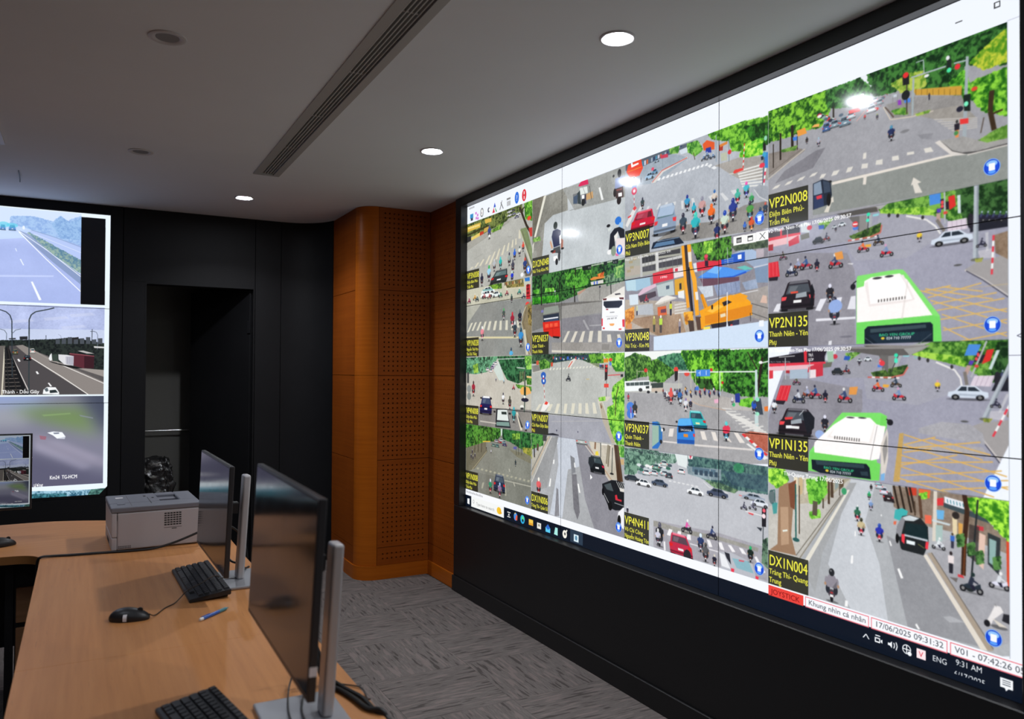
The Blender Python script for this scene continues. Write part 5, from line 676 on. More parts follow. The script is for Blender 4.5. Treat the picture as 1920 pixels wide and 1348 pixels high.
    P('4a4038', 1290, 790, 1350, 800, 1340, 830, al=.6); carr(868, 265, 75, 75, '2c2226', '4a4a50', -.2, 'ccc', lamp='f03a40'); carr(830, 215, 55, 55, 'dde'); carr(800, 175, 50, 45, 'cdd8e0'); carr(790, 145, 45, 30, 'a8d0d8'); bike(728, 250, 60, '2a9a58', '2a8', '333'); bike(740, 325, 75, '7a98c8', 'abd', '99b'); bike(742, 185, 45, '222', '222'); bike(645, 400, 105, '2f6a50', '254', 'b83848'); bike(672, 500, 125, 'c8b890', '332', 'c0384a'); bike(800, 545, 130, '2c34a8', '24a', 'c03848'); bike(465, 965, 235, '8f8a94', '26282c', '4a4048'); P('e06a4c', 900, 400, 920, 400, 915, 425, 898, 422)
    P('3fb0b0', 902, 380, 910, 320, 960, 308, 1000, 330, 990, 360, 940, 395); P('1e2224', 950, 590, 935, 520, 915, 500, 925, 430, 960, 365, 1010, 355, 1090, 380, 1140, 440, 1145, 560, 1110, 640, 960, 600); P('14282c', 985, 410, 1130, 430, 1140, 530, 975, 490); P('c8d0d4', 960, 372, 1010, 358, 1080, 380, 1040, 400, 980, 395); P('8a8a90', 915, 500, 925, 430, 955, 370, 980, 390, 950, 510); P('f03a48', 955, 490, 980, 490, 975, 560, 955, 540); P('f03a48', 1125, 545, 1145, 545, 1140, 600, 1120, 590); P('e8f0f4', 990, 530, 1050, 545, 1048, 570, 990, 556); P('b8c0c8', 975, 490, 1140, 530, 1140, 545, 975, 503); L('7a7a40', 5, 1070, 560, 1115, 590); E('111', 925, 520, 12, 34); L('e0e4e8', 7, 1020, 370, 1060, 378)
    zebra('f4f4f4', (598, 697, 602, 640, 616, 638, 614, 697), (925, 735, 940, 730, 968, 800, 950, 802), (556, 998, 560, 955, 578, 958, 578, 1000), (1050, 1125, 1062, 1118, 1085, 1158, 1072, 1160), (868, 540, 875, 535, 888, 572, 878, 575), (625, 505, 627, 470, 634, 470, 634, 505), (640, 300, 645, 285, 650, 285, 648, 300), (808, 362, 812, 348, 818, 360, 814, 366)); P('d8dade', 1245, 1070, 1300, 1065, 1400, 1110, 1290, 1110, al=.35)
    # ======== captions of the feeds
    c.clip = (0, int(FEED_V[0]*k), int(FEED_U[4]*k), int(FEED_V[4]*k)); x0, y0, x1, y1 = c.clip; keep = c.a[y0:y1, x0:x1].copy()
    c.soften(1); c.a[y0:y1, x0:x1] = c.a[y0:y1, x0:x1]*.6+keep*.4+((c.n3-.5)*.014+(c.n7-.5)*.012)[y0:y1, x0:x1, None]
    c.clip = (0, 0, c.W, c.H)
    names = {(0, 0): ('VP3N008', 'Điện Biên Phủ-', 'Trần Phú'), (0, 1): ('VP1N028', 'Nguyễn Thái Học-', 'Tôn Đức Thắng'), (0, 2): ('VP4N008', 'Điện Biên Phủ-', 'Trần Phú'), (0, 3): ('VP1N008', 'Điện Biên Phủ-', 'Trần Phú'),
             (1, 0): ('DX2N048', 'Núi Trúc-Kim Mã', ''), (1, 1): ('VP2N037', 'Quán Thánh -', 'Thanh Niên'), (1, 2): ('VP1N007', 'Cửa Nam Điện Biên', 'Phủ'), (1, 3): ('DX1N006', 'Tràng Thi- Quán Sứ', ''),
             (2, 0): ('VP3N007', 'Cửa Nam Điện Biên', 'Phủ'), (2, 1): ('VP3N048', 'Núi Trúc - Kim Mã', ''), (2, 2): ('VP3N037', 'Quán Thánh -', 'Thanh Niên'), (2, 3): ('VP4N411', 'Võ Chí Công -', 'Nguyễn Hoàng Tôn'),
             (3, 0): ('VP2N008', 'Điện Biên Phủ-', 'Trần Phú'), (3, 1): ('VP2N135', 'Thanh Niên - Yên', 'Phụ'), (3, 2): ('VP1N135', 'Thanh Niên - Yên', 'Phụ'), (3, 3): ('DX1N004', 'Tràng Thi- Quang', 'Trung')}
    def box(u0, v0, u1, v1, col, al=1.0): c.put(c.cover(c.ring([u0*k, u1*k, u1*k, u0*k], [v0*k, v0*k, v1*k, v1*k])), col, al)
    for (i, j), (a, b, d) in names.items():
        u, v = FEED_U[i]+.003, FEED_V[j+1]; hgt = .128 if d else .106
        box(u-.003, v-hgt, u+.186, v, '1c1c10', .82)
        y = (v-hgt+.055)*k
        c.text(a, u*k+1, y, .041*k, 'f4f04a', width=.180*k, bold=1)
        w = min(.182, .0118*len(b)); c.text(b, u*k+1, y+.033*k, .021*k, 'f0ec4c', width=w*k, bold=1)
        if d: c.text(d, u*k+1, y+.065*k, .021*k, 'f0ec4c', width=min(.182, .0118*len(d))*k, bold=1)
        x, y = (FEED_U[i+1]-.045)*k, (v-.045)*k
        for r, q in ((.0245, '7aa8f0'), (.022, '123cc0'), (.019, '1a4cd8')): c.disc(x, y, r*k, r*k, q)
        c.disc(x, y-.010*k, .016*k, .009*k, 'a8dcff', .8); c.disc(x, y+.015*k, .011*k, .005*k, '6ab0ff', .8)
        c.put(c.cover(c.ring([x-.009*k, x+.009*k, x+.009*k, x-.009*k], [y-.011*k, y-.011*k, y+.010*k, y+.010*k])), 'f4f6ff')
        if (i, j) in ((3, 1), (3, 2)): c.text('V%d-Thanh Nien-Yen Phu 17/06/2025 09:30:57' % (3-j), (FEED_U[i])*k, (FEED_V[j]+.020)*k, .014*k, 'fff', width=.37*k, bold=1)
        elif (i, j) == (3, 3): c.text('Thi-Quang Trung 17/06/2025', (FEED_U[i]+.075)*k, (FEED_V[j]+.022)*k, .015*k, 'fff', width=.26*k, bold=1)
        elif (i, j) in ((2, 1), (2, 3)): c.text('Nui Truc Kim Ma 17/06/2025 09:' if j == 1 else 'Vo Chi Cong 17/06/2025 09:31', (FEED_U[i])*k, (FEED_V[j]+.018)*k, .012*k, 'f4f4f4' if j == 1 else '223', width=.34*k)
    for i in range(4): box(FEED_U[i+1]-.0012, FEED_V[0], FEED_U[i+1]+.0012, FEED_V[4], 'aeb4bc', .8)
    for j in range(1, 4): box(0, FEED_V[j]-.0008, FEED_U[4], FEED_V[j]+.0008, '556', .5)
    # small window buttons laid over the third column
    for n, (px, py) in enumerate(((1385.5, 450.5), (1406.5, 447), (1429, 442))):
        c.frame(0, 0, 1); X, Y = c.T(px, py)
        c.put(c.cover(c.ring([X-.031*k, X+.031*k, X+.031*k, X-.031*k], [Y-.018*k, Y-.018*k, Y+.018*k, Y+.018*k])), 'f4f4f2')
        q = .014*k
        if n == 2: [c.put(c.cover(c.ring([X-q*s, X-q*s+2.4, X+q*s+1.2, X+q*s-1.2], [Y-q*.9, Y-q*.9, Y+q*.9, Y+q*.9])), '222') for s in (1, -1)]
        else: c.put(c.cover(c.ring([X-q, X+q, X+q, X-q], [Y-q*.8, Y-q*.8, Y+q*.7, Y+q*.7])), '333'); c.put(c.cover(c.ring([X-q*.8, X+q*.8, X+q*.8, X-q*.8], [Y-q*.3, Y-q*.3, Y+q*.5, Y+q*.5])), 'f4f4f2' if n else '999')
    # ======== window head, foot and task bar
    [box(.030+i*.014, .012, .040+i*.014, .024, '888', .7) for i in range(6)]
    ic = lambda u, v, r, q, ry=None: c.disc(u*k, v*k, r*k, (ry or r)*k, q)
    box(.045, .060, .095, .090, '3a8fc8'); box(.055, .088, .090, .106, '445')
    for a, b in ((.125, .058), (.15, .075), (.13, .092), (.155, .098)): box(a, b, a+.022, b+.016, 'd07ad0')
    ic(.225, .077, .024, '777', .030); ic(.225, .077, .017, 'f0f2f0', .022); ic(.222, .08, .007, 'a9a')
    ic(.325, .078, .016, '445'); ic(.332, .078, .010, 'f0f2f0')
    P2 = lambda q, *v: c.put(c.cover(c.ring([x*k for x in v[0::2]], [y*k for y in v[1::2]])), q)
    P2('d83a4a', .375, .108, .395, .075, .410, .108); P2('3aa04a', .425, .108, .408, .070, .440, .108); P2('3a5ac8', .392, .075, .408, .045, .424, .075)
    P2('777', .475, .105, .505, .05, .512, .05, .485, .105); P2('777', .520, .105, .488, .062, .495, .058, .530, .105)
    box(.57, .05, .62, .062, '888'); [box(.575+i*.012, .07, .583+i*.012, .10, '999') for i in range(4)]
    ic(.700, .070, .026, '2f6fd8', .036); c.text('?', .691*k, .088*k, .036*k, 'fff'); ic(.790, .072, .026, 'd8303c', .036); box(.785, .048, .795, .096, 'f4e8e8'); ic(.79, .072, .006, 'd8303c')
    box(3.430, .064, 3.452, .0665, '222'); P2('222', 3.545, .050, 3.563, .050, 3.563, .068, 3.545, .068); P2('eef3fc', 3.548, .053, 3.560, .053, 3.560, .065, 3.548, .065)
    c.text('<', 3.603*k, 1.03*k, .02*k, '556'); box(3.582, 1.075, 3.6405, 1.0765, '778'); box(3.582, .1165, 3.6405, .118, 'aab')
    box(0, 1.935, 3.6405, 1.9745, 'f3f5fb'); box(0, 1.9745, 3.6405, 2.052, '06101f')
    box(2.695, 1.940, 2.860, 1.978, 'e8443c'); c.text('JOYSTICK', 2.708*k, 1.970*k, .020*k, '7a1010', width=.135*k)
    for a, b, t in ((2.868, 3.130, 'Khung nhìn cá nhân'), (3.138, 3.400, '17/06/2025 09:31:32'), (3.408, 3.66, 'V01 - 07:42:26 05/06/2025')):
        box(a, 1.940, b, 1.978, 'e8707c'); box(a+.003, 1.943, b-.003, 1.975, 'f4f5fa'); c.text(t, (a+.014)*k, 1.9665*k, .019*k, '4a5058', width=(.235 if t[0] != 'V' else .300)*k)
    [box(.012+i*.017, 1.944+(i % 3)*.002, .021+i*.017, 1.958, '888', .8) for i in range(15)]
    box(.09, 1.9745, .555, 2.043, 'f0f2f1'); c.text('Type here to search', .165*k, 2.022*k, .020*k, '888', width=.26*k); ic(.125, 2.005, .012, '888'); ic(.125, 2.005, .009, 'f0f2f1')
    ic(.49, 2.008, .03, 'f0c030', .022); P2('e8a820', .50, 1.99, .53, 2.02, .50, 2.03)
    P2('f4f6f8', .030, 1.997, .062, 1.994, .062, 2.034, .030, 2.031)
    box(.60, 1.995, .64, 2.001, 'ddd'); box(.60, 2.022, .64, 2.028, 'ddd'); box(.612, 2.006, .628, 2.018, 'ddd')
    ic(.705, 2.010, .022, '4a90e0', .024); P2('e05a40', .700, 2.03, .725, 2.03, .728, 2.0, .712, 2.0); P2('f0c040', .690, 1.99, .705, 1.985, .700, 2.0); ic(.790, 2.012, .026, '2fa8d8', .026); ic(.795, 2.006, .016, '5ad890', .014); ic(.793, 2.018, .009, '06101f')
    box(.865, 1.996, .915, 2.030, 'f0c850'); box(.865, 2.016, .915, 2.030, 'e0a030'); box(.96, 2.0, 1.005, 2.034, 'e8e6e0'); box(.972, 2.007, .993, 2.02, '998'); P2('5ac8f0', 1.055, 2.036, 1.055, 2.010, 1.08, 1.994, 1.105, 2.010, 1.105, 2.036); P2('2f6ac8', 1.055, 2.010, 1.08, 1.990, 1.105, 2.010, 1.08, 2.022); P2('a8e8e0', 1.145, 2.034, 1.158, 1.994, 1.183, 1.994, 1.183, 2.036); ic(1.255, 2.014, .022, 'f0ece0'); P2('f0ece0', 1.262, 2.0, 1.275, 1.985, 1.282, 1.99, 1.27, 2.006); ic(1.257, 2.012, .008, '555'); box(1.31, 1.976, 1.43, 2.042, '2a3a4c'); box(1.345, 1.996, 1.39, 2.034, 'd8eaf2'); ic(1.367, 2.014, .011, '5a8aa8', .013)
    L2 = lambda w, *v: [P2('f2f4f8', v[i]-w, v[i+1], v[i]+w, v[i+1], v[i+2]+w, v[i+3], v[i+2]-w, v[i+3]) for i in range(0, len(v)-2, 2)]
    L2(.0022, 3.108, 2.016, 3.119, 2.002); L2(.0022, 3.130, 2.016, 3.119, 2.002)
    box(3.152, 2.001, 3.172, 2.017, 'f2f4f8'); box(3.156, 2.005, 3.168, 2.013, '06101f'); P2('f2f4f8', 3.174, 2.006, 3.180, 2.003, 3.180, 2.016, 3.174, 2.012); box(3.154, 1.993, 3.172, 1.996, 'f2f4f8')
    P2('f2f4f8', 3.200, 2.005, 3.207, 2.005, 3.215, 1.997, 3.215, 2.020, 3.207, 2.013, 3.200, 2.013); L2(.0018, 3.221, 2.000, 3.224, 2.009, 3.221, 2.018); L2(.0018, 3.229, 1.996, 3.233, 2.009, 3.229, 2.022)
    ic(3.266, 2.007, .015, 'f2f4f8'); ic(3.266, 2.007, .012, '06101f'); box(3.2645, 1.994, 3.2675, 2.020, 'f2f4f8'); box(3.252, 2.0055, 3.280, 2.0085, 'f2f4f8'); ic(3.276, 2.018, .007, 'f2f4f8')
    box(3.300, 1.992, 3.330, 2.022, 'fbe4e8'); c.text('V', 3.307*k, 2.016*k, .018*k, 'd03040')
    c.text('ENG', 3.352*k, 2.014*k, .018*k, 'f2f4f8', width=.045*k); c.text('9:31 AM', 3.425*k, 2.003*k, .018*k, 'f2f4f8', width=.078*k); c.text('6/17/2025', 3.420*k, 2.038*k, .018*k, 'f2f4f8', width=.092*k); box(3.40, 2.030, 3.53, 2.052, '06101f')
    P2('f2f4f8', 3.555, 1.995, 3.590, 1.995, 3.590, 2.022, 3.578, 2.022, 3.571, 2.030, 3.568, 2.022, 3.555, 2.022); [box(3.561, 2.000+i*.006, 3.584, 2.0018+i*.006, '06101f') for i in range(3)]
    return c
def paint_back():
    c = Canvas(PW, 3*PH, 520, 'y', BX1-PW, BZ0, BY)
    P, A, G, E, L, R, cars = c.P, c.A, c.G, c.E, c.L, c.R, c.cars
    c.a[:] = hexc('e9f4fb'); LX = -1100
    # motorway in haze
    c.frame(0, 360, 5.617)
    P('06070a', 858, 262, 1115, 284, 1106, 1192, 850, 1182)
    c.clip = (0, int(c.T(400, 190)[1]), int(c.T(855, 700)[0]), int(c.T(400, 1166)[1]))
    A('a9b8ea', LX, 130, 860, 180, 856, 1190, LX, 1160, k=.04); P('d3e3fa', LX, 60, 860, 190, 860, 400, LX, 420); P('bcd2f6', LX, 320, 400, 330, 300, 480, LX, 560, al=.8)
    G('8fb0e4', 'a9c8f0', 120, 260, 360, 262, 560, 320, 640, 258, 700, 330, 760, 290, 858, 262, 858, 560, 560, 460, 300, 380, 120, 330, rag=9); G('7fa4d8', '9cc0ea', 560, 340, 640, 262, 740, 330, 858, 280, 858, 500, 640, 480, rag=10)
    P('b6c8f4', 330, 400, 560, 470, 858, 590, 858, 740, 560, 600, 300, 420); L('8fa8d0', 7, 330, 400, 560, 470, 858, 580); L('dbe6fb', 5, 360, 440, 858, 640)
    G('5f86a0', '9ab4a8', 300, 430, 420, 490, 620, 600, 858, 730, 858, 850, 700, 780, 480, 600, rag=10); P('8a9cc4', 190, 400, 300, 440, 600, 690, 858, 880, 858, 980, 560, 740, 260, 480)
    L('eef4ff', 7, 190, 405, 480, 600, 858, 895); L('cfdcf4', 5, 230, 430, 858, 870); L('f4f8ff', 9, 200, 420, 480, 700, 858, 1055); L('d8e4fa', 6, LX, 760, -500, 560, 0, 400)
    for x, y, w in ((30, 400, 60), (130, 405, 75), (-60, 395, 55)): c.carr(x, y, w, 60, '4a86c8', '2c5a9a', lamp='8ad')
    E('5ad0e8', 40, 340, 60, 30, .6); E('5ad0e8', 130, 350, 60, 24, .6); E('e8f0ff', 250, 375, 14, 20)
    c.P('f2f7ff', 325, 945, 345, 942, 438, 1135, 412, 1142); c.P('eaf2ff', 208, 706, 220, 704, 254, 770, 244, 772); c.P('e2ecff', 158, 592, 168, 592, 180, 625, 172, 625); P('c9d5fb', LX, 860, 570, 878, 560, 896, LX, 890, al=.7)
    c.clip = (0, 0, c.W, c.H)
    # motorway with street lamps
    c.frame(0, 560, 6.129)
    c.clip = (0, int(c.T(600, 83)[1]), int(c.T(1199, 600)[0]), int(c.T(600, 1106)[1]))
    A('b4bfe6', LX, 40, 1205, 90, 1205, 520, LX, 520, k=.16); P('cfd9ee', LX, 330, 1200, 360, 1200, 520, LX, 520, al=.7); [P('d3d8ee', x, y, x+260, y-20, x+300, y+10, x+20, y+34, al=.4) for x, y in ((100, 250), (500, 220), (800, 180), (700, 320), (-400, 200))]
    A('5a5656', LX, 500, 1205, 560, 1205, 1110, LX, 1110, k=.08); G('14181a', '2c3430', LX, 490, 330, 480, 640, 470, 830, 450, 1205, 520, 1205, 830, 700, 780, 560, 650, 300, 560, LX, 540, rag=8)
    P('8b8480', 170, 540, 260, 530, 700, 740, 1205, 960, 1205, 1105, 1020, 1105, 340, 680); P('9a938e', 330, 560, 560, 690, 1205, 900, 1205, 820, 850, 790, 600, 720, 380, 600); P('4e4a4c', 100, 540, 180, 540, 350, 680, 1010, 1105, 330, 1105, 160, 760)
    L('eeeae6', 9, 360, 680, 700, 890, 1030, 1110); L('f2eeea', 7, 660, 740, 1200, 975); L('e4dfda', 8, 110, 600, 330, 1060); P('6a6460', LX, 560, 60, 540, 60, 1110, LX, 1110); L('d8d2c0', 14, 55, 560, 20, 1106); P('1a1a1c', 50, 560, 100, 560, 330, 1106, 60, 1106); [L('8a8078', 5, 60, 700+i*44, 140+i*14, 695+i*44) for i in range(10)]; L('2a2a2c', 10, 60, 560, 110, 1106); L('332e2c', 8, 90, 560, 200, 1106)
    P('2a2c30', 225, 435, 318, 432, 318, 470, 228, 472); P('3a3c42', 100, 455, 180, 450, 180, 468, 105, 468); P('2a2a2c', 822, 450, 905, 440, 905, 510, 825, 510); [P('4a5058', 640+i*70, 470-(i % 3)*14, 690+i*70, 466-(i % 3)*12, 690+i*70, 520, 640+i*70, 520) for i in range(8)]; L('444a54', 6, 530, 420, 530, 480); L('3a4048', 7, 1062, 350, 1058, 500); L('3a4048', 5, 1040, 376, 1090, 376); L('6a7284', 6, 1062, 372, 1110, 385, 1126, 420, 1122, 580); L('8a92a8', 4, 670, 410, 700, 425, 704, 460)
    L('2f3940', 11, -300, 122, 0, 126, 70, 150, 115, 190, 136, 250, 138, 560, 140, 900); L('343e42', 12, 625, 106, 540, 126, 410, 150, 360, 185, 336, 240, 334, 600, 332, 1100); L('5a6470', 6, 240, 348, 180, 360, 148, 395); L('5a6470', 6, 0, 348, 50, 362, 76, 400, 74, 470)
    P('b8b6b4', 890, 600, 960, 596, 1090, 632, 1000, 630); P('d0d0d0', 1080, 545, 1200, 552, 1200, 570, 1085, 565); P('5a2a34', 800, 625, 960, 640, 1085, 660, 1080, 800, 960, 800, 850, 770); P('3a1c24', 970, 660, 1085, 665, 1080, 800, 970, 798); L('a85a64', 6, 800, 630, 1085, 660); P('dcdce0', 672, 640, 770, 645, 850, 660, 845, 770, 740, 755, 675, 700); P('b8b8c4', 755, 665, 850, 660, 845, 770, 760, 750); [L('8a8a98', 4, x, 672, x, 750) for x in (780, 805, 830)]; P('e8eaec', 560, 690, 575, 645, 595, 625, 600, 700, 580, 715); P('3a4640', 600, 640, 665, 640, 670, 720, 605, 715); P('111214', 560, 715, 740, 760, 960, 800, 840, 800, 600, 735)
    c.carr(315, 712, 85, 65, '17191c'); c.carr(375, 628, 55, 55, 'd8d8d0'); c.carr(175, 640, 60, 60, '5a5a38'); E('222', 95, 545, 10, 10); [P('f4f4f4', a, b, a+20, b-4, a+40, b+25, a+18, b+30) for a, b in ((198, 695), (410, 838))]; P('f4f4f4', 550, 970, 565, 965, 600, 1005, 580, 1010)
    P('f2f4f6', 492, 1095, 500, 1045, 540, 1015, 640, 1018, 680, 1075, 682, 1100); P('2c3438', 570, 1052, 640, 1045, 668, 1078, 575, 1085); P('59636a', 510, 1040, 545, 1020, 560, 1060, 530, 1070)
    X, Y = c.T(20, 1090); w = c.T(450, 1090)[0]-X; c.text('Thành - Dầu Giây', X, Y, 13, 'fff', width=w, bold=1); c.text('Long', X-.36*w, Y, 13, 'fff', width=.3*w, bold=1)
    c.clip = (0, 0, c.W, c.H)
    # camera in the mist
    c.frame(0, 740, 5.617)
    c.clip = (0, int(c.T(600, 19)[1]), int(c.T(1092, 500)[0]), int(c.T(600, 962)[1]))
    A('7f7f92', LX, 0, 1100, 0, 1100, 980, LX, 980, k=.03); P('93a3cf', LX, 20, 640, 20, 300, 110, LX, 130); P('a6aab2', LX, 120, 400, 120, 260, 330, LX, 420, al=.7)
    for i in range(26):
        t = i/25; P(hexc('7f9078')*(1-t)+hexc('6e8a4e')*t, 60+t*120, 120+t*60, 900-t*60, 110+t*40, 1090-t*160, 480-t*150, 500-t*60, 300-t*20, al=.12)
    for i in range(20): t = i/19; P('3c4456', 780+t*200, 0, 1100, 0, 1100, 460-t*180, 900+t*120, 200-t*80, al=.09)
    for i in range(16): t = i/15; P('55546c', LX, 560+t*160, 340, 560+t*100, 1092, 800+t*70, 1092, 980, LX, 980, al=.10)
    c.soften(22)
    P('9a94a8', 350, 420, 460, 430, 1092, 660, 1092, 760, 800, 700, 360, 560, al=.55); P('aaa6bc', 360, 500, 420, 520, 980, 760, 860, 790, 360, 590, al=.5); P('aaa6bc', 480, 500, 960, 700, 1050, 660, 620, 470, al=.3)
    c.soften(9)
    P('8fae72', 440, 210, 740, 190, 745, 205, 460, 228, al=.5); P('8a90a0', 830, 210, 980, 240, 980, 252, 850, 228, al=.7); P('a84a58', 415, 430, 490, 440, 480, 475, 425, 470, al=.5)
    P('f2f6fc', 498, 400, 560, 388, 655, 395, 690, 440, 680, 465, 600, 462, 560, 430); P('c8ccd8', 600, 462, 690, 440, 680, 466); P('7a8092', 560, 400, 620, 398, 625, 412, 570, 415)
    X, Y = c.T(522, 893); c.text('Km24  TG-HCM', X, Y, 14, 'fff', width=c.T(808, 893)[0]-X, bold=1); X, Y = c.T(352, 972); c.text('ương', X, Y, 13, 'fff', width=c.T(450, 972)[0]-X, bold=1); c.text('TP.HCM - Trung L', X-118, Y+2, 13, 'fff', width=117, bold=1)
    c.clip = (0, 0, c.W, c.H)
    G('2f5f78', '9fc8dc', LX, 1040, 350, 1020, 700, 1015, 960, 1000, 1130, 985, 1130, 1110, LX, 1130, rag=4); G('2a4a48', '5a8a80', 960, 1000, 1130, 985, 1130, 1110, 900, 1100, rag=4); G('16404c', '4a8a98', LX, 1075, 360, 1050, 700, 1040, 700, 1100, LX, 1130, rag=3)
    return c
build_materials()
# ---------------------------------------------------------------- the room
RX0, RY0 = -3.2, -2.2
f = ob('floor', bx(bmesh.new(), RX0, 2.6, RY0, 8.0, -.08, -.005), M['carpet']); tag(f, 'grey streaked carpet floor', 'floor', kind='structure')
tm = None
for i in range(7):
    for j in range(15):
        x, y = 2.25-.25-.5*i, 5.90-.5*j
        if tm is None:
            t = box('carpet_tile', -.2495, .2495, -.2495, .2495, -.005, 0, M['carpet'], f); tm = t.data
        else:
            t = bpy.data.objects.new('carpet_tile', tm); COL.objects.link(t); t.parent = f
        t.location = (x, y, 0); t.rotation_euler = (0, 0, (math.pi/2)*((i+j) % 2))
# ceiling with the long slot of the air diffuser left open
SL = [(.892, 4.886), (1.042, 4.889), (1.000, .55), (.850, .55)]       # far left, far right, near right, near left
bm = bmesh.new(); Z = CEIL
o4 = [(RX0, 8.0), (2.6, 8.0), (2.6, RY0), (RX0, RY0)]
a = [bm.verts.new((*p, Z)) for p in o4]; b = [bm.verts.new((*p, Z)) for p in SL]; a2 = [bm.verts.new((*p, Z+.1)) for p in o4]
for i in range(4): bm.faces.new((a[i], a[(i+1) % 4], b[(i+1) % 4], b[i])); bm.faces.new((a[i], a[(i+1) % 4], a2[(i+1) % 4], a2[i]))
bm.faces.new(a2)
tag(ob('ceiling', bm, M['ceiling']), 'plain pale painted ceiling', 'ceiling', kind='structure')
tag(box('wall_left', RX0-.1, RX0, RY0, 8.0, 0, CEIL, M['room_wall']), 'plain grey side wall', 'wall', kind='structure')
tag(box('wall_rear', RX0, 2.6, RY0-.1, RY0, 0, CEIL, M['room_wall']), 'plain grey wall behind the desks', 'wall', kind='structure')
# right wall: black casing around and under the video wall
FX = WX-.05; YL = WY0; YR = WY0-3*PW; ZB = WZ0-3*PH
wr = box('wall_right', 2.42, 2.6, RY0, 5.60, 0, CEIL, M['black_wall']); tag(wr, 'black wall carrying the big video wall', 'wall', kind='structure')
box('plinth', FX, 2.419, YR-.085, YL+.085, 0, ZB, M['black_plinth'], wr, .004)
box('side_panel', FX+.004, 2.419, RY0, YR-.088, 0, CEIL, M['black_plinth'], wr)
br = box('baseboard_right', FX-.012, FX-.0005, YR-.085, YL+.085, 0, .105, M['black_plinth'], None, .003); tag(br, 'black baseboard under the big video wall', 'baseboard', kind='structure')
# back wall: black cladding panels with narrow joints, an opening for the second video wall and a doorway
DX0, DX1, DZ = .398, 1.178, 2.157; CY = 6.38
bm = bmesh.new()
for q in ((RX0, BX1-PW-.01, 0, CEIL), (BX1-PW-.01, BX1+.01, 0, BZ0-3*PH-.01), (BX1-PW-.01, BX1+.01, BZ0+.01, CEIL), (BX1+.01, DX0-.0, 0, CEIL), (DX0, DX1, DZ, CEIL), (DX1, 1.60, 0, CEIL)):
    bx(bm, q[0], q[1], CY+.02, CY+.14, q[2], q[3])
bx(bm, BX1-PW-.01, BX1+.01, CY+.10, CY+.14, BZ0-3*PH-.01, BZ0+.01)
wb = ob('wall_back', bm, M['void']); tag(wb, 'black back wall with joints and a doorway', 'wall', kind='structure')
for x0, x1, z0, z1 in ((RX0, BX1-PW, 0, CEIL), (BX1-PW, BX1, BZ0, CEIL), (BX1-PW, BX1, 0, BZ0-3*PH), (BX1, .248, 0, CEIL), (.252, DX0, 0, DZ), (.252, 1.186, DZ, CEIL), (DX1, 1.186, 0, DZ), (1.190, 1.386, 0, CEIL)):
    box('wall_panel', x0+.0005, x1-.0005, CY, CY+.0195, z0, z1-.001, M['black_wall'], wb)
pts = [(1.390, CY)]+[(1.41+.33*math.sin(t), CY-.33+.33*math.cos(t)) for t in np.linspace(0, math.pi/2*.87, 22)]
tag(ob('wall_corner', sheet(bmesh.new(), pts, .06, 0, CEIL), M['black_wall'], smooth=True), 'black concave curved corner of the back wall', 'wall', kind='structure')
# the dark room beyond the doorway
vb = bmesh.new()
bx(vb, RX0+.2, 2.2, 7.9, 8.0, 0, CEIL); bx(vb, 1.5, 1.6, CY+.14, 7.9, 0, CEIL); bx(vb, -.3, -.2, CY+.14, 7.9, 0, CEIL)
wv = ob('wall_beyond', vb, M['vestibule']); tag(wv, 'dark grey wall seen through the doorway', 'wall', kind='structure')
d2 = box('door_2', .30, .86, 7.34, 7.38, 0, CEIL-.3, M['vestibule']); tag(d2, 'dark grey inner door beyond the doorway', 'door', kind='structure')
bm = bmesh.new(); tube(bm, [(.45, 7.29, .985), (.825, 7.29, .985)], .006, 10, 0); tube(bm, [(.47, 7.29, .985), (.47, 7.345, .985)], .005, 8, 0); tube(bm, [(.80, 7.29, .985), (.80, 7.345, .985)], .005, 8, 0)
tag(ob('push_bar', bm, M['steel'], d2, True), 'bright steel push bar')
tag(ob('bar_end', lathe(bmesh.new(), [(0, .965), (.014, .968), (.016, .985), (.014, 1.002), (0, 1.005)], 14, .832, 7.29), M['black_plastic'], d2, True), 'black end cap of the push bar')
dl = empty('door_1', (DX1-.004, CY+.05, 0), math.radians(122.7)); tag(dl, 'black door leaf standing open into the dark room', 'door', kind='structure')
box('leaf', 0, .69, -.02, .02, .005, DZ-.008, M['black_wall'], dl, .002); box('hinge', -.006, .02, .021, .028, .25, .35, M['black_plastic'], dl); box('hinge', -.006, .02, .021, .028, 1.8, 1.9, M['black_plastic'], dl)
tj = bmesh.new(); bx(tj, DX0-.0, DX0+.012, CY+.0005, CY+.14, 0, DZ); bx(tj, DX1-.003, DX1, CY+.0005, CY+.14, 0, DZ); bx(tj, DX0+.012, DX1-.003, CY+.0005, CY+.14, DZ-.012, DZ)
tag(ob('trim_1', tj, M['black_wall']), 'black door lining', 'trim', kind='structure')
# ---------------------------------------------------------------- wood clad return between the curved corner and the video wall
AX, BYF, CX, RR = 1.74, 5.413, 2.275, .132
PC = (AX+RR, BYF+RR)
arc = [(PC[0]-RR*math.cos(t), PC[1]-RR*math.sin(t)) for t in np.linspace(0, math.pi/2, 14)]
out = [(AX, 6.118)]+arc+[(CX, BYF), (CX, YL+.085)]
bm = bmesh.new()
def off(d): return [(AX+d, 6.118)]+[(PC[0]-(RR-d)*math.cos(t), PC[1]-(RR-d)*math.sin(t)) for t in np.linspace(0, math.pi/2, 14)]+[(CX+d, BYF+d), (CX+d, YL+.085)]
ww = ob('wall_wood', prism(bm, off(.014)+[(2.41, YL+.085), (2.41, 6.118)], 0, CEIL), M['void']); tag(ww, 'orange brown wood clad wall return', 'wall', kind='structure')
bands = ((.101, .225), (.229, .858), (.862, 1.471), (1.475, 2.092), (2.096, CEIL-.002))
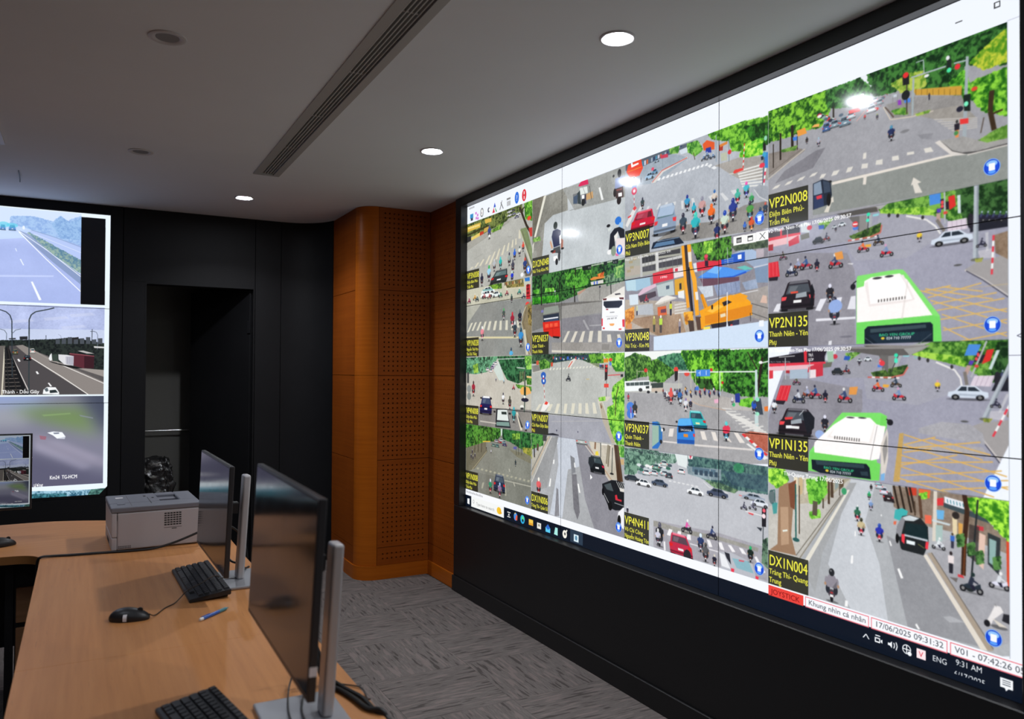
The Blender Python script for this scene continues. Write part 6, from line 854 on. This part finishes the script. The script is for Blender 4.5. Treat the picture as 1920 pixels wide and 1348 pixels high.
def holes(name, origin, du, W, z0, z1, nrm, mat_, parent, pitch=.0345, r=.0062, margin=.018):
    """a panel with a grid of real round holes; du runs along the face, nrm points into the room"""
    bm = bmesh.new(); du = Vector(du); nrm = Vector(nrm); O = Vector(origin); nu = int((W-2*margin)/pitch); nz = max(1, int((z1-z0-2*margin*.6)/pitch))
    mu = (W-nu*pitch)/2; mz = (z1-z0-nz*pitch)/2
    P = lambda u, z, d=0.0: bm.verts.new(O+du*u+Vector((0, 0, z))-nrm*d)
    us = [0, mu]+[mu+pitch*(i+1) for i in range(nu)]+[W]; zs = [z0, z0+mz]+[z0+mz+pitch*(i+1) for i in range(nz)]+[z1]
    G = [[P(u, z) for u in us] for z in zs]
    for a_ in range(len(zs)-1):
        for b_ in range(len(us)-1):
            c4 = (G[a_][b_], G[a_][b_+1], G[a_+1][b_+1], G[a_+1][b_])
            if a_ in (0, len(zs)-2) or b_ in (0, len(us)-2): bm.faces.new(c4); continue
            cu, cz = (us[b_]+us[b_+1])/2, (zs[a_]+zs[a_+1])/2
            an = [math.radians(-135+45*q) for q in range(8)]
            ri = [P(cu+r*math.cos(t), cz+r*math.sin(t)) for t in an]; rb = [P(cu+r*math.cos(t), cz+r*math.sin(t), .012) for t in an]
            for q in range(4):
                bm.faces.new((c4[q], ri[(2*q+1) % 8], ri[2*q])); bm.faces.new((c4[q], c4[(q+1) % 4], ri[(2*q+2) % 8], ri[(2*q+1) % 8]))
            for q in range(8): bm.faces.new((ri[q], ri[(q+1) % 8], rb[(q+1) % 8], rb[q]))
    for s_ in ([G[0][i] for i in range(len(us))], [G[-1][i] for i in range(len(us))], [r_[0] for r_ in G], [r_[-1] for r_ in G]):
        bk = [bm.verts.new(v.co-nrm*.012) for v in s_]
        for i in range(len(s_)-1): bm.faces.new((s_[i], s_[i+1], bk[i+1], bk[i]))
    me = bpy.data.meshes.new(name); bm.to_mesh(me); bm.free(); me.materials.append(mat_)
    o = bpy.data.objects.new(name, me); COL.objects.link(o); o.parent = parent; return o
for z0, z1 in bands:
    box('wood_panel', AX, AX+.013, PC[1]+.003, 6.116, z0, z1, M['wood'], ww)
    tag(holes('perforated_panel', (PC[0]+.003, BYF, 0), (1, 0, 0), CX-PC[0]-.005, z0, z1, (0, -1, 0), M['wood'], ww), 'wood panel with a grid of round holes')
    holes('perforated_panel', (CX, BYF-.002, 0), (0, -1, 0), BYF-YL-.088, z0, z1, (-1, 0, 0), M['wood'], ww, r=.0042)
for z0, z1 in ((.101, 1.472), (1.474, CEIL-.002)):
    tag(ob('corner_post', sheet(bmesh.new(), arc, .013, z0, z1), M['wood_post'], ww, True), 'rounded glossy wood corner post')
bb = off(-.010); bm = sheet(bmesh.new(), bb[:-1]+[(CX-.010, YL+.086)], .022, 0, .099)
tag(ob('baseboard_wood', bm, M['wood_post'], None, True), 'orange brown wooden baseboard of the clad return', 'baseboard', kind='structure')
# ---------------------------------------------------------------- the two video walls
IM_WALL = to_image('traffic_wall', paint_wall()); IM_BACK = to_image('motorway_wall', paint_back())
MW, MB = screen_mat('video_wall_picture', IM_WALL, SCREEN), screen_mat('back_video_wall_picture', IM_BACK, SCREEN)
vw = empty('video_wall', (WX, (YL+YR)/2, 0)); tag(vw, 'huge video wall of nine panels showing sixteen street camera feeds', 'video wall')
def at(o): o.matrix_parent_inverse = Matrix.Translation(-o.parent.location); return o
def wpart(*a, **k): return at(box(*a, **k))
wpart('frame_bar', FX, 2.419, YL, YL+.085, ZB, CEIL-.001, M['black_frame'], vw, .003)
wpart('frame_bar', FX, 2.419, YR-.085, YR, ZB, CEIL-.001, M['black_frame'], vw, .003)
wpart('frame_bar', FX, 2.419, YR+.0005, YL-.0005, WZ0, CEIL-.001, M['black_frame'], vw, .003)
GP = .0017
for i in range(3):
    for j in range(3):
        y1, y0, z1, z0 = YL-i*PW, YL-(i+1)*PW, WZ0-j*PH, WZ0-(j+1)*PH
        p = wpart('display_panel', WX+.001, WX+.08, y0+.0006, y1-.0006, z0+.0006, z1-.0006, M['panel_body'], vw)
        ys, ye, zt, zb = y1-GP, y0+GP, z1-GP, z0+GP; U = lambda y: (YL-y)/(3*PW); V = lambda z: 1-(WZ0-z)/(3*PH)
        s = quad_uv('screen', [(WX, ys, zb), (WX, ye, zb), (WX, ye, zt), (WX, ys, zt)], [(U(ys), V(zb)), (U(ye), V(zb)), (U(ye), V(zt)), (U(ys), V(zt))], MW, p)
        s.matrix_parent_inverse = p.matrix_parent_inverse.inverted() @ Matrix.Identity(4) if False else Matrix.Identity(4)
bw = empty('video_wall', (BX1-PW/2, BY, 0)); tag(bw, 'tall video wall on the black back wall showing three motorway feeds', 'video wall')
for j in range(3):
    z1, z0 = BZ0-j*PH, BZ0-(j+1)*PH
    p = wpart('display_panel', BX1-PW+.0006, BX1-.0006, BY+.001, BY+.08, z0+.0006, z1-.0006, M['panel_body'], bw)
    xs, xe, zt, zb = BX1-PW+GP, BX1-GP, z1-GP, z0+GP; V = lambda z: 1-(BZ0-z)/(3*PH)
    if j == 2:      # the lower right corner of the casing cuts the picture off at a slant
        me = bpy.data.meshes.new('screen'); zc = zb+.022
        co = [(xs, BY, zc), (xe-.05, BY, zc), (xe, BY, zc+.055), (xe, BY, zt), (xs, BY, zt)]
        me.from_pydata(co, [], [(0, 1, 2, 3, 4)]); l = me.uv_layers.new(name='UVMap')
        for i, q in enumerate(co): l.data[i].uv = ((q[0]-BX1+PW)/PW, V(q[2]))
        me.materials.append(MB); s = bpy.data.objects.new('screen', me); COL.objects.link(s); s.parent = p
    else: quad_uv('screen', [(xs, BY, zb), (xe, BY, zb), (xe, BY, zt), (xs, BY, zt)], [(0, V(zb)), (1, V(zb)), (1, V(zt)), (0, V(zt))], MB, p)
# ---------------------------------------------------------------- ceiling fittings
def downlight(x, y, lit, label):
    t = empty('downlight', (x, y, CEIL)); tag(t, label, 'ceiling lamp', 'lit ceiling downlights' if lit else 'unlit ceiling downlights')
    r = .047 if lit else .040
    ob('trim_ring', lathe(bmesh.new(), [(.064, 0), (.064, -.003), (.058, -.006), (r+.004, -.004), (r, -.001), (r, .0)], 40), M['white_trim'], t, True)
    ob('lens', lathe(bmesh.new(), [(0, -.0022), (r-.0005, -.0022), (r-.0005, 0)], 40), M['lens_on' if lit else 'lens_off'], t)
    if lit:
        ld = bpy.data.lights.new('downlight_beam', 'AREA'); ld.shape = 'DISK'; ld.size = .086; ld.energy = BEAM; ld.color = (.92, .95, 1.0); ld.spread = math.radians(130)
        lo = bpy.data.objects.new('beam', ld); COL.objects.link(lo); lo.parent = t; lo.location = (0, 0, -.004)
downlight(1.657, 2.243, True, 'lit round downlight nearest the camera, above the big video wall')
downlight(1.644, 3.898, True, 'lit round downlight in the middle, before the wood clad return')
downlight(.965, 5.608, True, 'lit round downlight farthest back, near the doorway')
downlight(1.66, .59, True, 'unseen lit round downlight added past the right edge of the picture')  # unseen, added for room light by carrying on the visible row
downlight(1.66, -1.06, True, 'unseen lit round downlight added behind the camera')  # also unseen and added for the lighting
downlight(.252, 3.034, False, 'unlit round downlight, the larger one at upper left')
downlight(.264, 4.704, False, 'unlit round downlight farther back at left')
# slot diffuser
dfu = empty('air_diffuser', (.95, 2.7, CEIL)); tag(dfu, 'long grey linear air diffuser with slats in the ceiling', 'air vent')
def dx(s, y):                                   # s 0..1 across the slot at depth y
    t = (y-.55)/(4.887-.55); return (.850+(.892-.850)*t)*(1-s)+(1.000+(1.042-1.000)*t)*s
def strip(name, s0, s1, z0, z1, mat_, y0=.55, y1=4.887):
    bm = prism(bmesh.new(), [(dx(s0, y0), y0), (dx(s1, y0), y0), (dx(s1, y1), y1), (dx(s0, y1), y1)], z0, z1)
    return at(ob(name, bm, mat_, dfu))
strip('frame_side', -.01, .25, CEIL-.004, CEIL+.03, M['vent']); strip('frame_side', .77, 1.01, CEIL-.004, CEIL+.03, M['vent'])
strip('frame_end', .25, .77, CEIL-.004, CEIL+.03, M['vent'], 4.860, 4.887); strip('frame_end', .25, .77, CEIL-.004, CEIL+.03, M['vent'], .55, .58)
for i in range(5): strip('slat', .285+i*.104, .320+i*.104, CEIL+.002, CEIL+.026, M['vent_slat'], .58, 4.860)
for y in (4.247, 3.649, 3.041, 2.435, 1.83, 1.22): strip('cross_bar', .25, .77, CEIL+.006, CEIL+.022, M['vent'], y-.006, y+.006)
strip('duct', -.01, 1.01, CEIL+.06, CEIL+.07, M['void'])
# square lamp at the left edge, mostly out of the picture
pl = empty('panel_lamp', (-.673, 4.586, CEIL)); tag(pl, 'square lit ceiling panel lamp cut off by the left edge', 'ceiling lamp', 'square ceiling panel lamps')
bm = bmesh.new()
for q in ((-.3, .3, .272, .3), (-.3, .3, -.3, -.272), (-.3, -.272, -.272, .272), (.272, .3, -.272, .272)): bx(bm, q[0], q[1], q[2], q[3], -.012, 0)
ob('frame', bm, M['white_trim'], pl); box('diffuser', -.272, .272, -.272, .272, -.006, -.001, M['panel_on'], pl)
for y, lab in ((2.19, 'unseen square lit panel lamp added left of the desks, out of the picture'), (-.21, 'unseen square lit panel lamp added behind the camera')):  # unseen copies of the left lamp, added to brighten desks and room
    c = copy_tree(pl); c.location = (-.673, y, CEIL); c['label'] = lab
bm = tube(bmesh.new(), [(-.352, 5.52, CEIL), (-.353, 5.56, CEIL-.006), (-.354, 5.66, CEIL-.010), (-.358, 5.75, CEIL-.022)], .003, 6)
tag(ob('wire_end', bm, M['cable'], None, True), 'short dark wire end poking from the ceiling', 'wire')
# ---------------------------------------------------------------- desks
def desk(y0, y1, label, x0=-.143, x1=.597):
    t = empty('desk', ((x0+x1)/2, (y0+y1)/2, 0)); tag(t, label, 'desk', 'straight desks in the row')
    at(box('top', x0, x1, y0, y1, DESK-.03, DESK, M['desk_y'], t, .0008, 1))
    for y in (y0+.05, y1-.05): at(box('leg_panel', x0+.10, x1-.06, y-.012, y+.012, 0, DESK-.03, M['black_plastic'], t))
    at(box('modesty_panel', x1-.10, x1-.085, y0+.063, y1-.063, .20, DESK-.031, M['black_plastic'], t))
desk(.75, 2.3502, 'near straight beech desk carrying the nearest monitor')
desk(2.3505, 3.689, 'middle straight beech desk with the mouse and the pen on it')
cd = empty('corner_desk', (-.3, 4.1, 0)); tag(cd, 'beech corner desk with curved edges carrying the printer', 'desk')
cv = lambda p, k=5: [(q.x, q.y) for q in smooth_path([(x, y, 0) for x, y in p], k)]
outl = [(-.1425, 3.6905), (.597, 3.6905)]+cv([(.60, 3.85), (.53, 4.10), (.36, 4.32), (.12, 4.47), (-.12, 4.565), (-.35, 4.572)])+[(-1.6, 4.56), (-1.6, 3.80)]+cv([(-.34, 3.799), (-.27, 3.797), (-.212, 3.787), (-.17, 3.762), (-.1435, 3.72)])
at(ob('top', prism(bmesh.new(), outl, DESK-.034, DESK), M['desk_x'], cd))
n = len(outl); bm = bmesh.new()
o2 = [Vector((x, y)) for x, y in outl]; ei = [i for i in range(n) if i != 0]
lip = [p for p in outl[outl.index((-1.6, 3.80)):]]
at(ob('edge_band', sheet(bmesh.new(), lip[::-1], .0015, DESK-.0335, DESK-.001), M['desk_edge'], cd))
at(box('leg', -.278, -.248, 3.94, 3.97, 0, DESK-.035, M['black_plastic'], cd)); at(box('leg', -1.55, -1.52, 3.94, 3.97, 0, DESK-.035, M['black_plastic'], cd)); at(box('modesty_panel', -1.55, .20, 4.44, 4.455, .18, DESK-.035, M['black_plastic'], cd))
du = empty('drawer_unit', (-.03, 4.15, 0)); tag(du, 'dark drawer unit with brown fronts under the corner desk', 'cabinet')
at(box('body', -.243, .19, 3.957, 4.40, .03, .69, M['black_plastic'], du))
for z0, z1 in ((.425, .572), (.235, .402), (.06, .215)):
    d = at(box('drawer', -.238, .185, 3.938, 3.956, z0, z1, M['drawer'], du, .002)); h = box('handle', -.09, .04, 3.925, 3.9375, z1-.035, z1-.025, M['black_plastic'], d)
for x in (-.22, .17):
    for y in (3.99, 4.37): at(ob('foot', lathe(bmesh.new(), [(0, 0), (.02, 0), (.02, .03), (0, .03)], 12, x, y), M['black_plastic'], du))
# ---------------------------------------------------------------- monitors
def monitor(name, x, y, label, zb, zt, dface, yaw, tilt, base=(-.06, .12), w=.61, pic=None, group='desk monitors', stand='silver', colx=0.0):
    """faces -x before turning; origin under the stand column, on the desk"""
    t = empty(name, (x, y, DESK), yaw); tag(t, label, 'monitor', group)
    h = zt-zb; T0 = Matrix.Translation((dface, 0, zb+h/2)) @ Matrix.Rotation(tilt, 4, 'Y') @ Matrix.Translation((0, 0, -h/2))
    bm = bmesh.new(); bx(bm, .0006, .016, -w/2, w/2, 0, h, .0025, 2); bx(bm, .0155, .036, -.19, .19, .05, h-.05, .006, 2); bm.transform(T0)
    hs = ob('housing', bm, M['bezel'], t)
    pts = [T0 @ Vector(p) for p in ((0, w/2-.007, .012), (0, -w/2+.007, .012), (0, -w/2+.007, h-.007), (0, w/2-.007, h-.007))]
    quad_uv('screen', pts, ((-2, 0), (1, 0), (1, 1), (-2, 1)), pic or M['monitor_glass'], t)
    bm = bmesh.new(); bx(bm, .030, -dface-.004, -.018, .018, h/2-.02, h/2+.02, .004); bm.transform(T0); ob('mount', bm, M['black_plastic'], t)
    bm = bmesh.new(); bx(bm, -.012, .014, -.026, .026, .010, .386, .007, 3)
    bm.transform(Matrix.Translation((0, 0, .01)) @ Matrix.Rotation(.058, 4, 'Y') @ Matrix.Translation((0, 0, -.01)))
    ob('stand_column', bm, M[stand], t)
    bm = bmesh.new(); bx(bm, base[0], base[1], -.125, .125, 0, .011, .004, 3); ob('stand_base', bm, M['base_grey' if stand == 'silver' else 'black_plastic'], t)
    return t, hs, T0
m1, _, _ = monitor('monitor', .508, 2.982, 'silver footed monitor farther along the desk, beside the printer', .090, .453, -.0965, math.radians(1.0), math.radians(2.3), (-.072, .11))
m2, h2, T2 = monitor('monitor', .478, 1.720, 'largest silver footed monitor, nearest the camera', .168, .5355, -.1045, math.radians(-.6), math.radians(3.0), (-.132, .045))
bm = bx(bmesh.new(), .0012, .0155, -.306, -.3052, .047, .064); bm.transform(T2); tag(ob('sticker', bm, M['white_plastic'], h2), 'small white sticker')
MS = screen_mat('small_monitor_picture', IM_BACK, .42, .2)
m3, _, _ = monitor('monitor', -.497, 4.30, 'black monitor cut off by the left edge, showing the motorway feeds', .122, .470, -.05, math.radians(86.5), math.radians(0), (-.10, .10), .60, MS, 'desk monitors', 'black_plastic')
# ---------------------------------------------------------------- keyboards
def key_mesh(w):
    bm = bmesh.new(); a = .0082; b = w/2-.0006; bx(bm, -a, a, -b, b, 0, .0052)
    for v in bm.verts:
        if v.co.z > .004: v.co.x *= .8; v.co.y *= 1-.0032/max(b, .004)*.5
    me = bpy.data.meshes.new('key'); bm.to_mesh(me); bm.free(); me.materials.append(M['key']); return me
KM = {1: key_mesh(.0185), 2: key_mesh(.037), 6: key_mesh(.112)}
def keyboard(x, y, yaw, label):
    t = empty('keyboard', (x, y, DESK), yaw); tag(t, label, 'keyboard', 'black keyboards')
    bm = bmesh.new(); L, Wd = .455, .132
    prof = [(-Wd/2, 0), (Wd/2, .012), (Wd/2, .030), (-Wd/2, .011)]
    a = [bm.verts.new((px, -L/2, pz)) for px, pz in prof]; b = [bm.verts.new((px, L/2, pz)) for px, pz in prof]
    bm.faces.new(a); bm.faces.new(b[::-1])
    for i in range(4): bm.faces.new((a[i], a[(i+1) % 4], b[(i+1) % 4], b[i]))
    bmesh.ops.bevel(bm, geom=list(bm.edges), offset=.002, segments=2, affect='EDGES')
    ob('case', bm, M['black_plastic'], t)
    for s in (-.19, .19): box('riser_foot', .048, .060, s-.012, s+.012, 0, .0125, M['black_plastic'], t)
    sl = math.atan2(.019, Wd)
    for r in range(6):
        px = .055-r*.0198-(.004 if r else 0); pz = .0116+(px+Wd/2)*math.tan(sl)+.0002
        col = 0.0
        keys = [1]*22 if r < 5 else [1, 1, 1, 6, 1, 1, 1, 1, 1, 1, 1, 1, 1, 1]
        if r in (2, 3): keys = [2]+[1]*20
        if r == 4: keys = [2]+[1]*10+[2]+[1]*8
        for k in keys:
            wd = {1: .0196, 2: .0392, 6: .1176}[k]
            if col+wd > L-.018: break
            o = bpy.data.objects.new('key', KM[k]); COL.objects.link(o); o.parent = t
            o.location = (px, L/2-.010-col-wd/2, pz); o.rotation_euler = (0, -sl, 0); col += wd
    return t
keyboard(.376, 2.995, math.radians(1.5), 'black keyboard beside the pen, before the farther monitor')
keyboard(.2535, 1.709, math.radians(9.7), 'black keyboard cut off by the bottom edge')
# ---------------------------------------------------------------- mice, pen, cables
def mouse(x, y, yaw, label, k=1.0, sticker=True):
    t = empty('mouse', (x, y, DESK), yaw); tag(t, label, 'mouse', 'black mice')
    bm = bmesh.new(); bmesh.ops.create_uvsphere(bm, u_segments=28, v_segments=16, radius=1)
    for v in bm.verts:
        c = v.co; p = c.x
        c.x = p*.059*k; c.y = math.copysign(abs(c.y)**.85, c.y)*.031*k*(1-.10*p); z = max(c.z, -.25)
        c.z = ((z+.25)/1.25*.037*(1-.16*p-.10*p*p))*k
    ob('body', bm, M['black_plastic'], t, True)
    ob('wheel', lathe(bmesh.new(), [(0, -.0035), (.008, -.003), (.0085, 0), (.008, .003), (0, .0035)], 16), M['black_plastic'], t, True)
    w = t.children[-1]; w.rotation_euler = (math.pi/2, 0, 0); w.location = (.030*k, 0, .0285*k)
    if sticker:
        me = bpy.data.meshes.new('sticker'); V = []; F = []
        for i in range(6):
            a = -.02+.05*i/5
            for j in (0, 1):
                xx = -.010+.011*j; yy = -.0312*(1-.1*xx/.059)*math.cos(a*14)**.5 if True else 0
                V.append((xx, -.0345+.0012*max(0, i-2)+.0016*max(0, i-3)**2, .004+.0042*i))
        F = [(2*i, 2*i+1, 2*i+3, 2*i+2) for i in range(5)]
        me.from_pydata(V, [], F); me.materials.append(M['white_plastic']); o = bpy.data.objects.new('sticker', me); COL.objects.link(o); o.parent = t; tag(o, 'white sticker on the side of the mouse')
    return t
mm = mouse(.135, 2.674, math.radians(-19), 'black wired mouse with a white sticker on the beech desk')
bm = tube(bmesh.new(), [(.188, 2.656, .755), (.206, 2.672, .744), (.240, 2.742, .7425), (.272, 2.782, .7425), (.295, 2.812, .752), (.316, 2.820, .770), (.360, 2.861, .776), (.412, 2.911, .785), (.450, 2.96, .762), (.475, 3.02, .757)], .0019, 6)
o = ob('mouse_cable', bm, M['thin_cable'], None, True); tag(o, 'thin dark mouse cable running over the farther keyboard', 'cable')
mouse(-.305, 4.03, math.radians(20), 'black mouse cut off by the left edge on the corner desk', 1.05, False)
pen = empty('pen', (.3715, 2.5995, DESK+.0056)); pen.rotation_euler = (0, math.pi/2, 0); pen.rotation_euler = Vector((.095, .089, 0)).to_track_quat('Z', 'Y').to_euler(); tag(pen, 'blue ballpoint pen lying on the beech desk', 'pen')
ob('barrel', lathe(bmesh.new(), [(0, -.055), (.0055, -.055), (.0055, .018), (0, .018)], 14), M['pen_blue'], pen, False); ob('cap', lathe(bmesh.new(), [(0, -.068), (.004, -.068), (.0054, -.064), (.0054, -.0552), (0, -.0552)], 14), M['pen_white'], pen); ob('grip', lathe(bmesh.new(), [(0, .0182), (.0056, .0182), (.0054, .050), (.002, .060), (.0008, .066), (0, .066)], 14), M['pen_teal'], pen)
box('clip', -.0012, .0012, .0056, .0072, -.060, -.025, M['pen_blue'], pen)
bm = tube(bmesh.new(), [(-.155, 3.702, .52), (-.1545, 3.702, .66), (-.153, 3.703, .722), (-.140, 3.690, .7465), (-.096, 3.700, .7455), (-.039, 3.688, .7455), (.028, 3.680, .7455), (.11, 3.668, .7455), (.195, 3.655, .7455), (.277, 3.655, .747), (.341, 3.655, .760), (.394, 3.655, .777), (.458, 3.655, .800), (.52, 3.66, .815), (.60, 3.68, .80), (.66, 3.70, .70), (.67, 3.70, .45)], .005, 8)
tag(ob('power_cable', bm, M['cable'], None, True), 'black power cable lying across the desk before the printer', 'cable')
for i, (pts, lab) in enumerate((([(.505, 1.93, .85), (.535, 1.90, .765), (.556, 1.856, .747), (.579, 1.775, .7465), (.584, 1.70, .7465), (.612, 1.66, .72), (.618, 1.65, .60)], 'upper thick black cable behind the nearest monitor'), ([(.505, 1.91, .83), (.522, 1.89, .752), (.545, 1.845, .7465), (.562, 1.775, .7465), (.572, 1.71, .7465), (.604, 1.67, .735), (.611, 1.67, .58)], 'lower thick black cable behind the nearest monitor'))):
    tag(ob('monitor_cable', tube(bmesh.new(), pts, .0055, 8), M['cable'], None, True), lab, 'cable', 'cables behind the nearest monitor')
tag(ob('thin_cable', tube(bmesh.new(), [(.515, 1.92, .80), (.545, 1.89, .750), (.597, 1.838, .7435), (.592, 1.77, .7435), (.586, 1.73, .757)], .0018, 6), M['cable'], None, True), 'thin black wire looping beside the thick cables', 'cable')
tag(ob('thin_cable', tube(bmesh.new(), [(.470, 1.965, .90), (.462, 1.95, .775), (.437, 1.885, .752), (.408, 1.76, .754), (.40, 1.66, .754)], .0022, 6), M['cable'], None, True), 'left thin wire hanging below the nearest monitor', 'cable')
tag(ob('thin_cable', tube(bmesh.new(), [(.476, 1.87, .90), (.466, 1.842, .775), (.446, 1.792, .7545), (.432, 1.735, .7545), (.425, 1.64, .7545)], .0026, 6), M['cable'], None, True), 'right thin wire hanging onto the nearest monitor foot', 'cable')
tag(ob('thin_cable', tube(bmesh.new(), [(.47, 3.07, .83), (.490, 3.05, .80), (.515, 3.03, .79), (.545, 3.08, .76), (.575, 3.16, .744)], .004, 6), M['cable'], None, True), 'short black cable behind the farther monitor', 'cable')
# ---------------------------------------------------------------- printer (front towards -x)
pr = empty('printer', (.2836, 3.878, DESK), math.radians(2.0)); tag(pr, 'light grey laser printer with a blue grey lid on the corner desk', 'printer')
X0, X1, Y0, Y1, HT = -.177, .177, -.180, .180, .160
bm = bmesh.new(); bx(bm, X0+.022, X1, Y0, Y1, .004, HT, .006, 2); ob('body', bm, M['printer'], pr)
fp = box('front_door', X0, X0+.0215, Y0, Y1, .058, HT, M['printer'], pr, .004, 2); box('front_door', X0, X0+.0215, Y0, Y1, .004, .0565, M['printer'], pr, .004, 2)
bm = bmesh.new(); bx(bm, X0-.002, X1+.001, Y0-.002, -.065, HT+.0005, HT+.024, .005, 2)
for q in ((X0-.002, .025, -.0645, Y1+.002), (.106, X1+.001, -.0645, Y1+.002), (.0255, .1055, .115, Y1+.002)): bx(bm, q[0], q[1], q[2], q[3], HT+.0005, HT+.024, .003, 1)
ld = ob('lid', bm, M['printer_lid'], pr); box('paper_slot', .026, .105, -.064, .1145, HT+.0005, HT+.004, M['printer_dark'], pr); box('slot_lip', .027, .104, .05, .1145, HT+.0045, HT+.012, M['printer_lid'], pr)
box('groove', -.018, -.015, -.12, .06, HT+.0235, HT+.0246, M['printer_dark'], ld); box('button', -.150, -.120, -.11, -.06, HT+.0242, HT+.0265, M['printer_lid'], ld, .0008); box('indicator', -.145, -.115, .07, .10, HT+.0242, HT+.0255, M['white_plastic'], ld); box('indicator', .0, .008, .03, .045, HT+.0242, HT+.0255, M['printer_dark'], ld); box('indicator', -.03, -.02, .09, .11, HT+.0242, HT+.0252, M['printer_dark'], ld); box('groove', -.098, -.0965, -.16, .16, HT+.0236, HT+.0243, M['printer_seam'], ld)
for r in range(6):
    for c in range(6): box('vent_slot', .028+c*.0118, .0375+c*.0118, Y0-.0004, Y0+.001, HT-.019-r*.0098, HT-.0130-r*.0098, M['printer_dark'], pr)
box('vent_catch', .058, .078, Y0-.001, Y0+.001, HT-.084, HT-.081, M['printer_dark'], pr); box('vent_sill', .027, .099, Y0-.0008, Y0+.001, HT-.078, HT-.076, M['printer_seam'], pr)
for r in range(2):
    for c in range(8): box('vent_slot', X0+.027+c*.0062, X0+.0315+c*.0062, Y0-.0004, Y0+.001, .010+r*.0065, .0145+r*.0065, M['printer_seam'], pr)
box('seam', X0+.0217, X0+.0223, Y0-.0006, Y0+.01, HT-.032, HT-.008, M['printer_dark'], pr)
box('tray_grip', X0-.0006, X0+.002, -.06, .06, .012, .030, M['printer_dark'], pr)
# ---------------------------------------------------------------- black bag beyond the doorway
bm = bmesh.new(); bmesh.ops.create_icosphere(bm, subdivisions=6, radius=1); rg = random.Random(4)
for v in bm.verts:
    c = v.co; q = [math.copysign(abs(k)**.45, k) for k in c]
    w = 1+.05*math.sin(9*c.x+5*c.z)+.04*math.sin(13*c.y-7*c.z+2)+.03*math.sin(21*c.z+11*c.x)
    v.co = Vector((q[0]*.150*w, q[1]*.12*w, (q[2]*.5+.5)*.80*(1+.015*math.sin(17*c.x+9*c.y))))
from mathutils import noise as mn
for v in bm.verts:
    p = v.co; r = abs(mn.noise(p*13))*.030+abs(mn.noise(p*27+Vector((3, 1, 7))))*.016+abs(mn.noise(p*55))*.007
    d = Vector((p.x, p.y, (p.z-.4)*.3)); v.co = p+d.normalized()*(r-.02)
    if v.co.z < 0: v.co.z = 0
o = ob('plastic_bag', bm, M['bag'], None, True); o.location = (.515, 6.95, 0); tag(o, 'shiny black crumpled plastic bag on the floor beyond the doorway', 'bag')
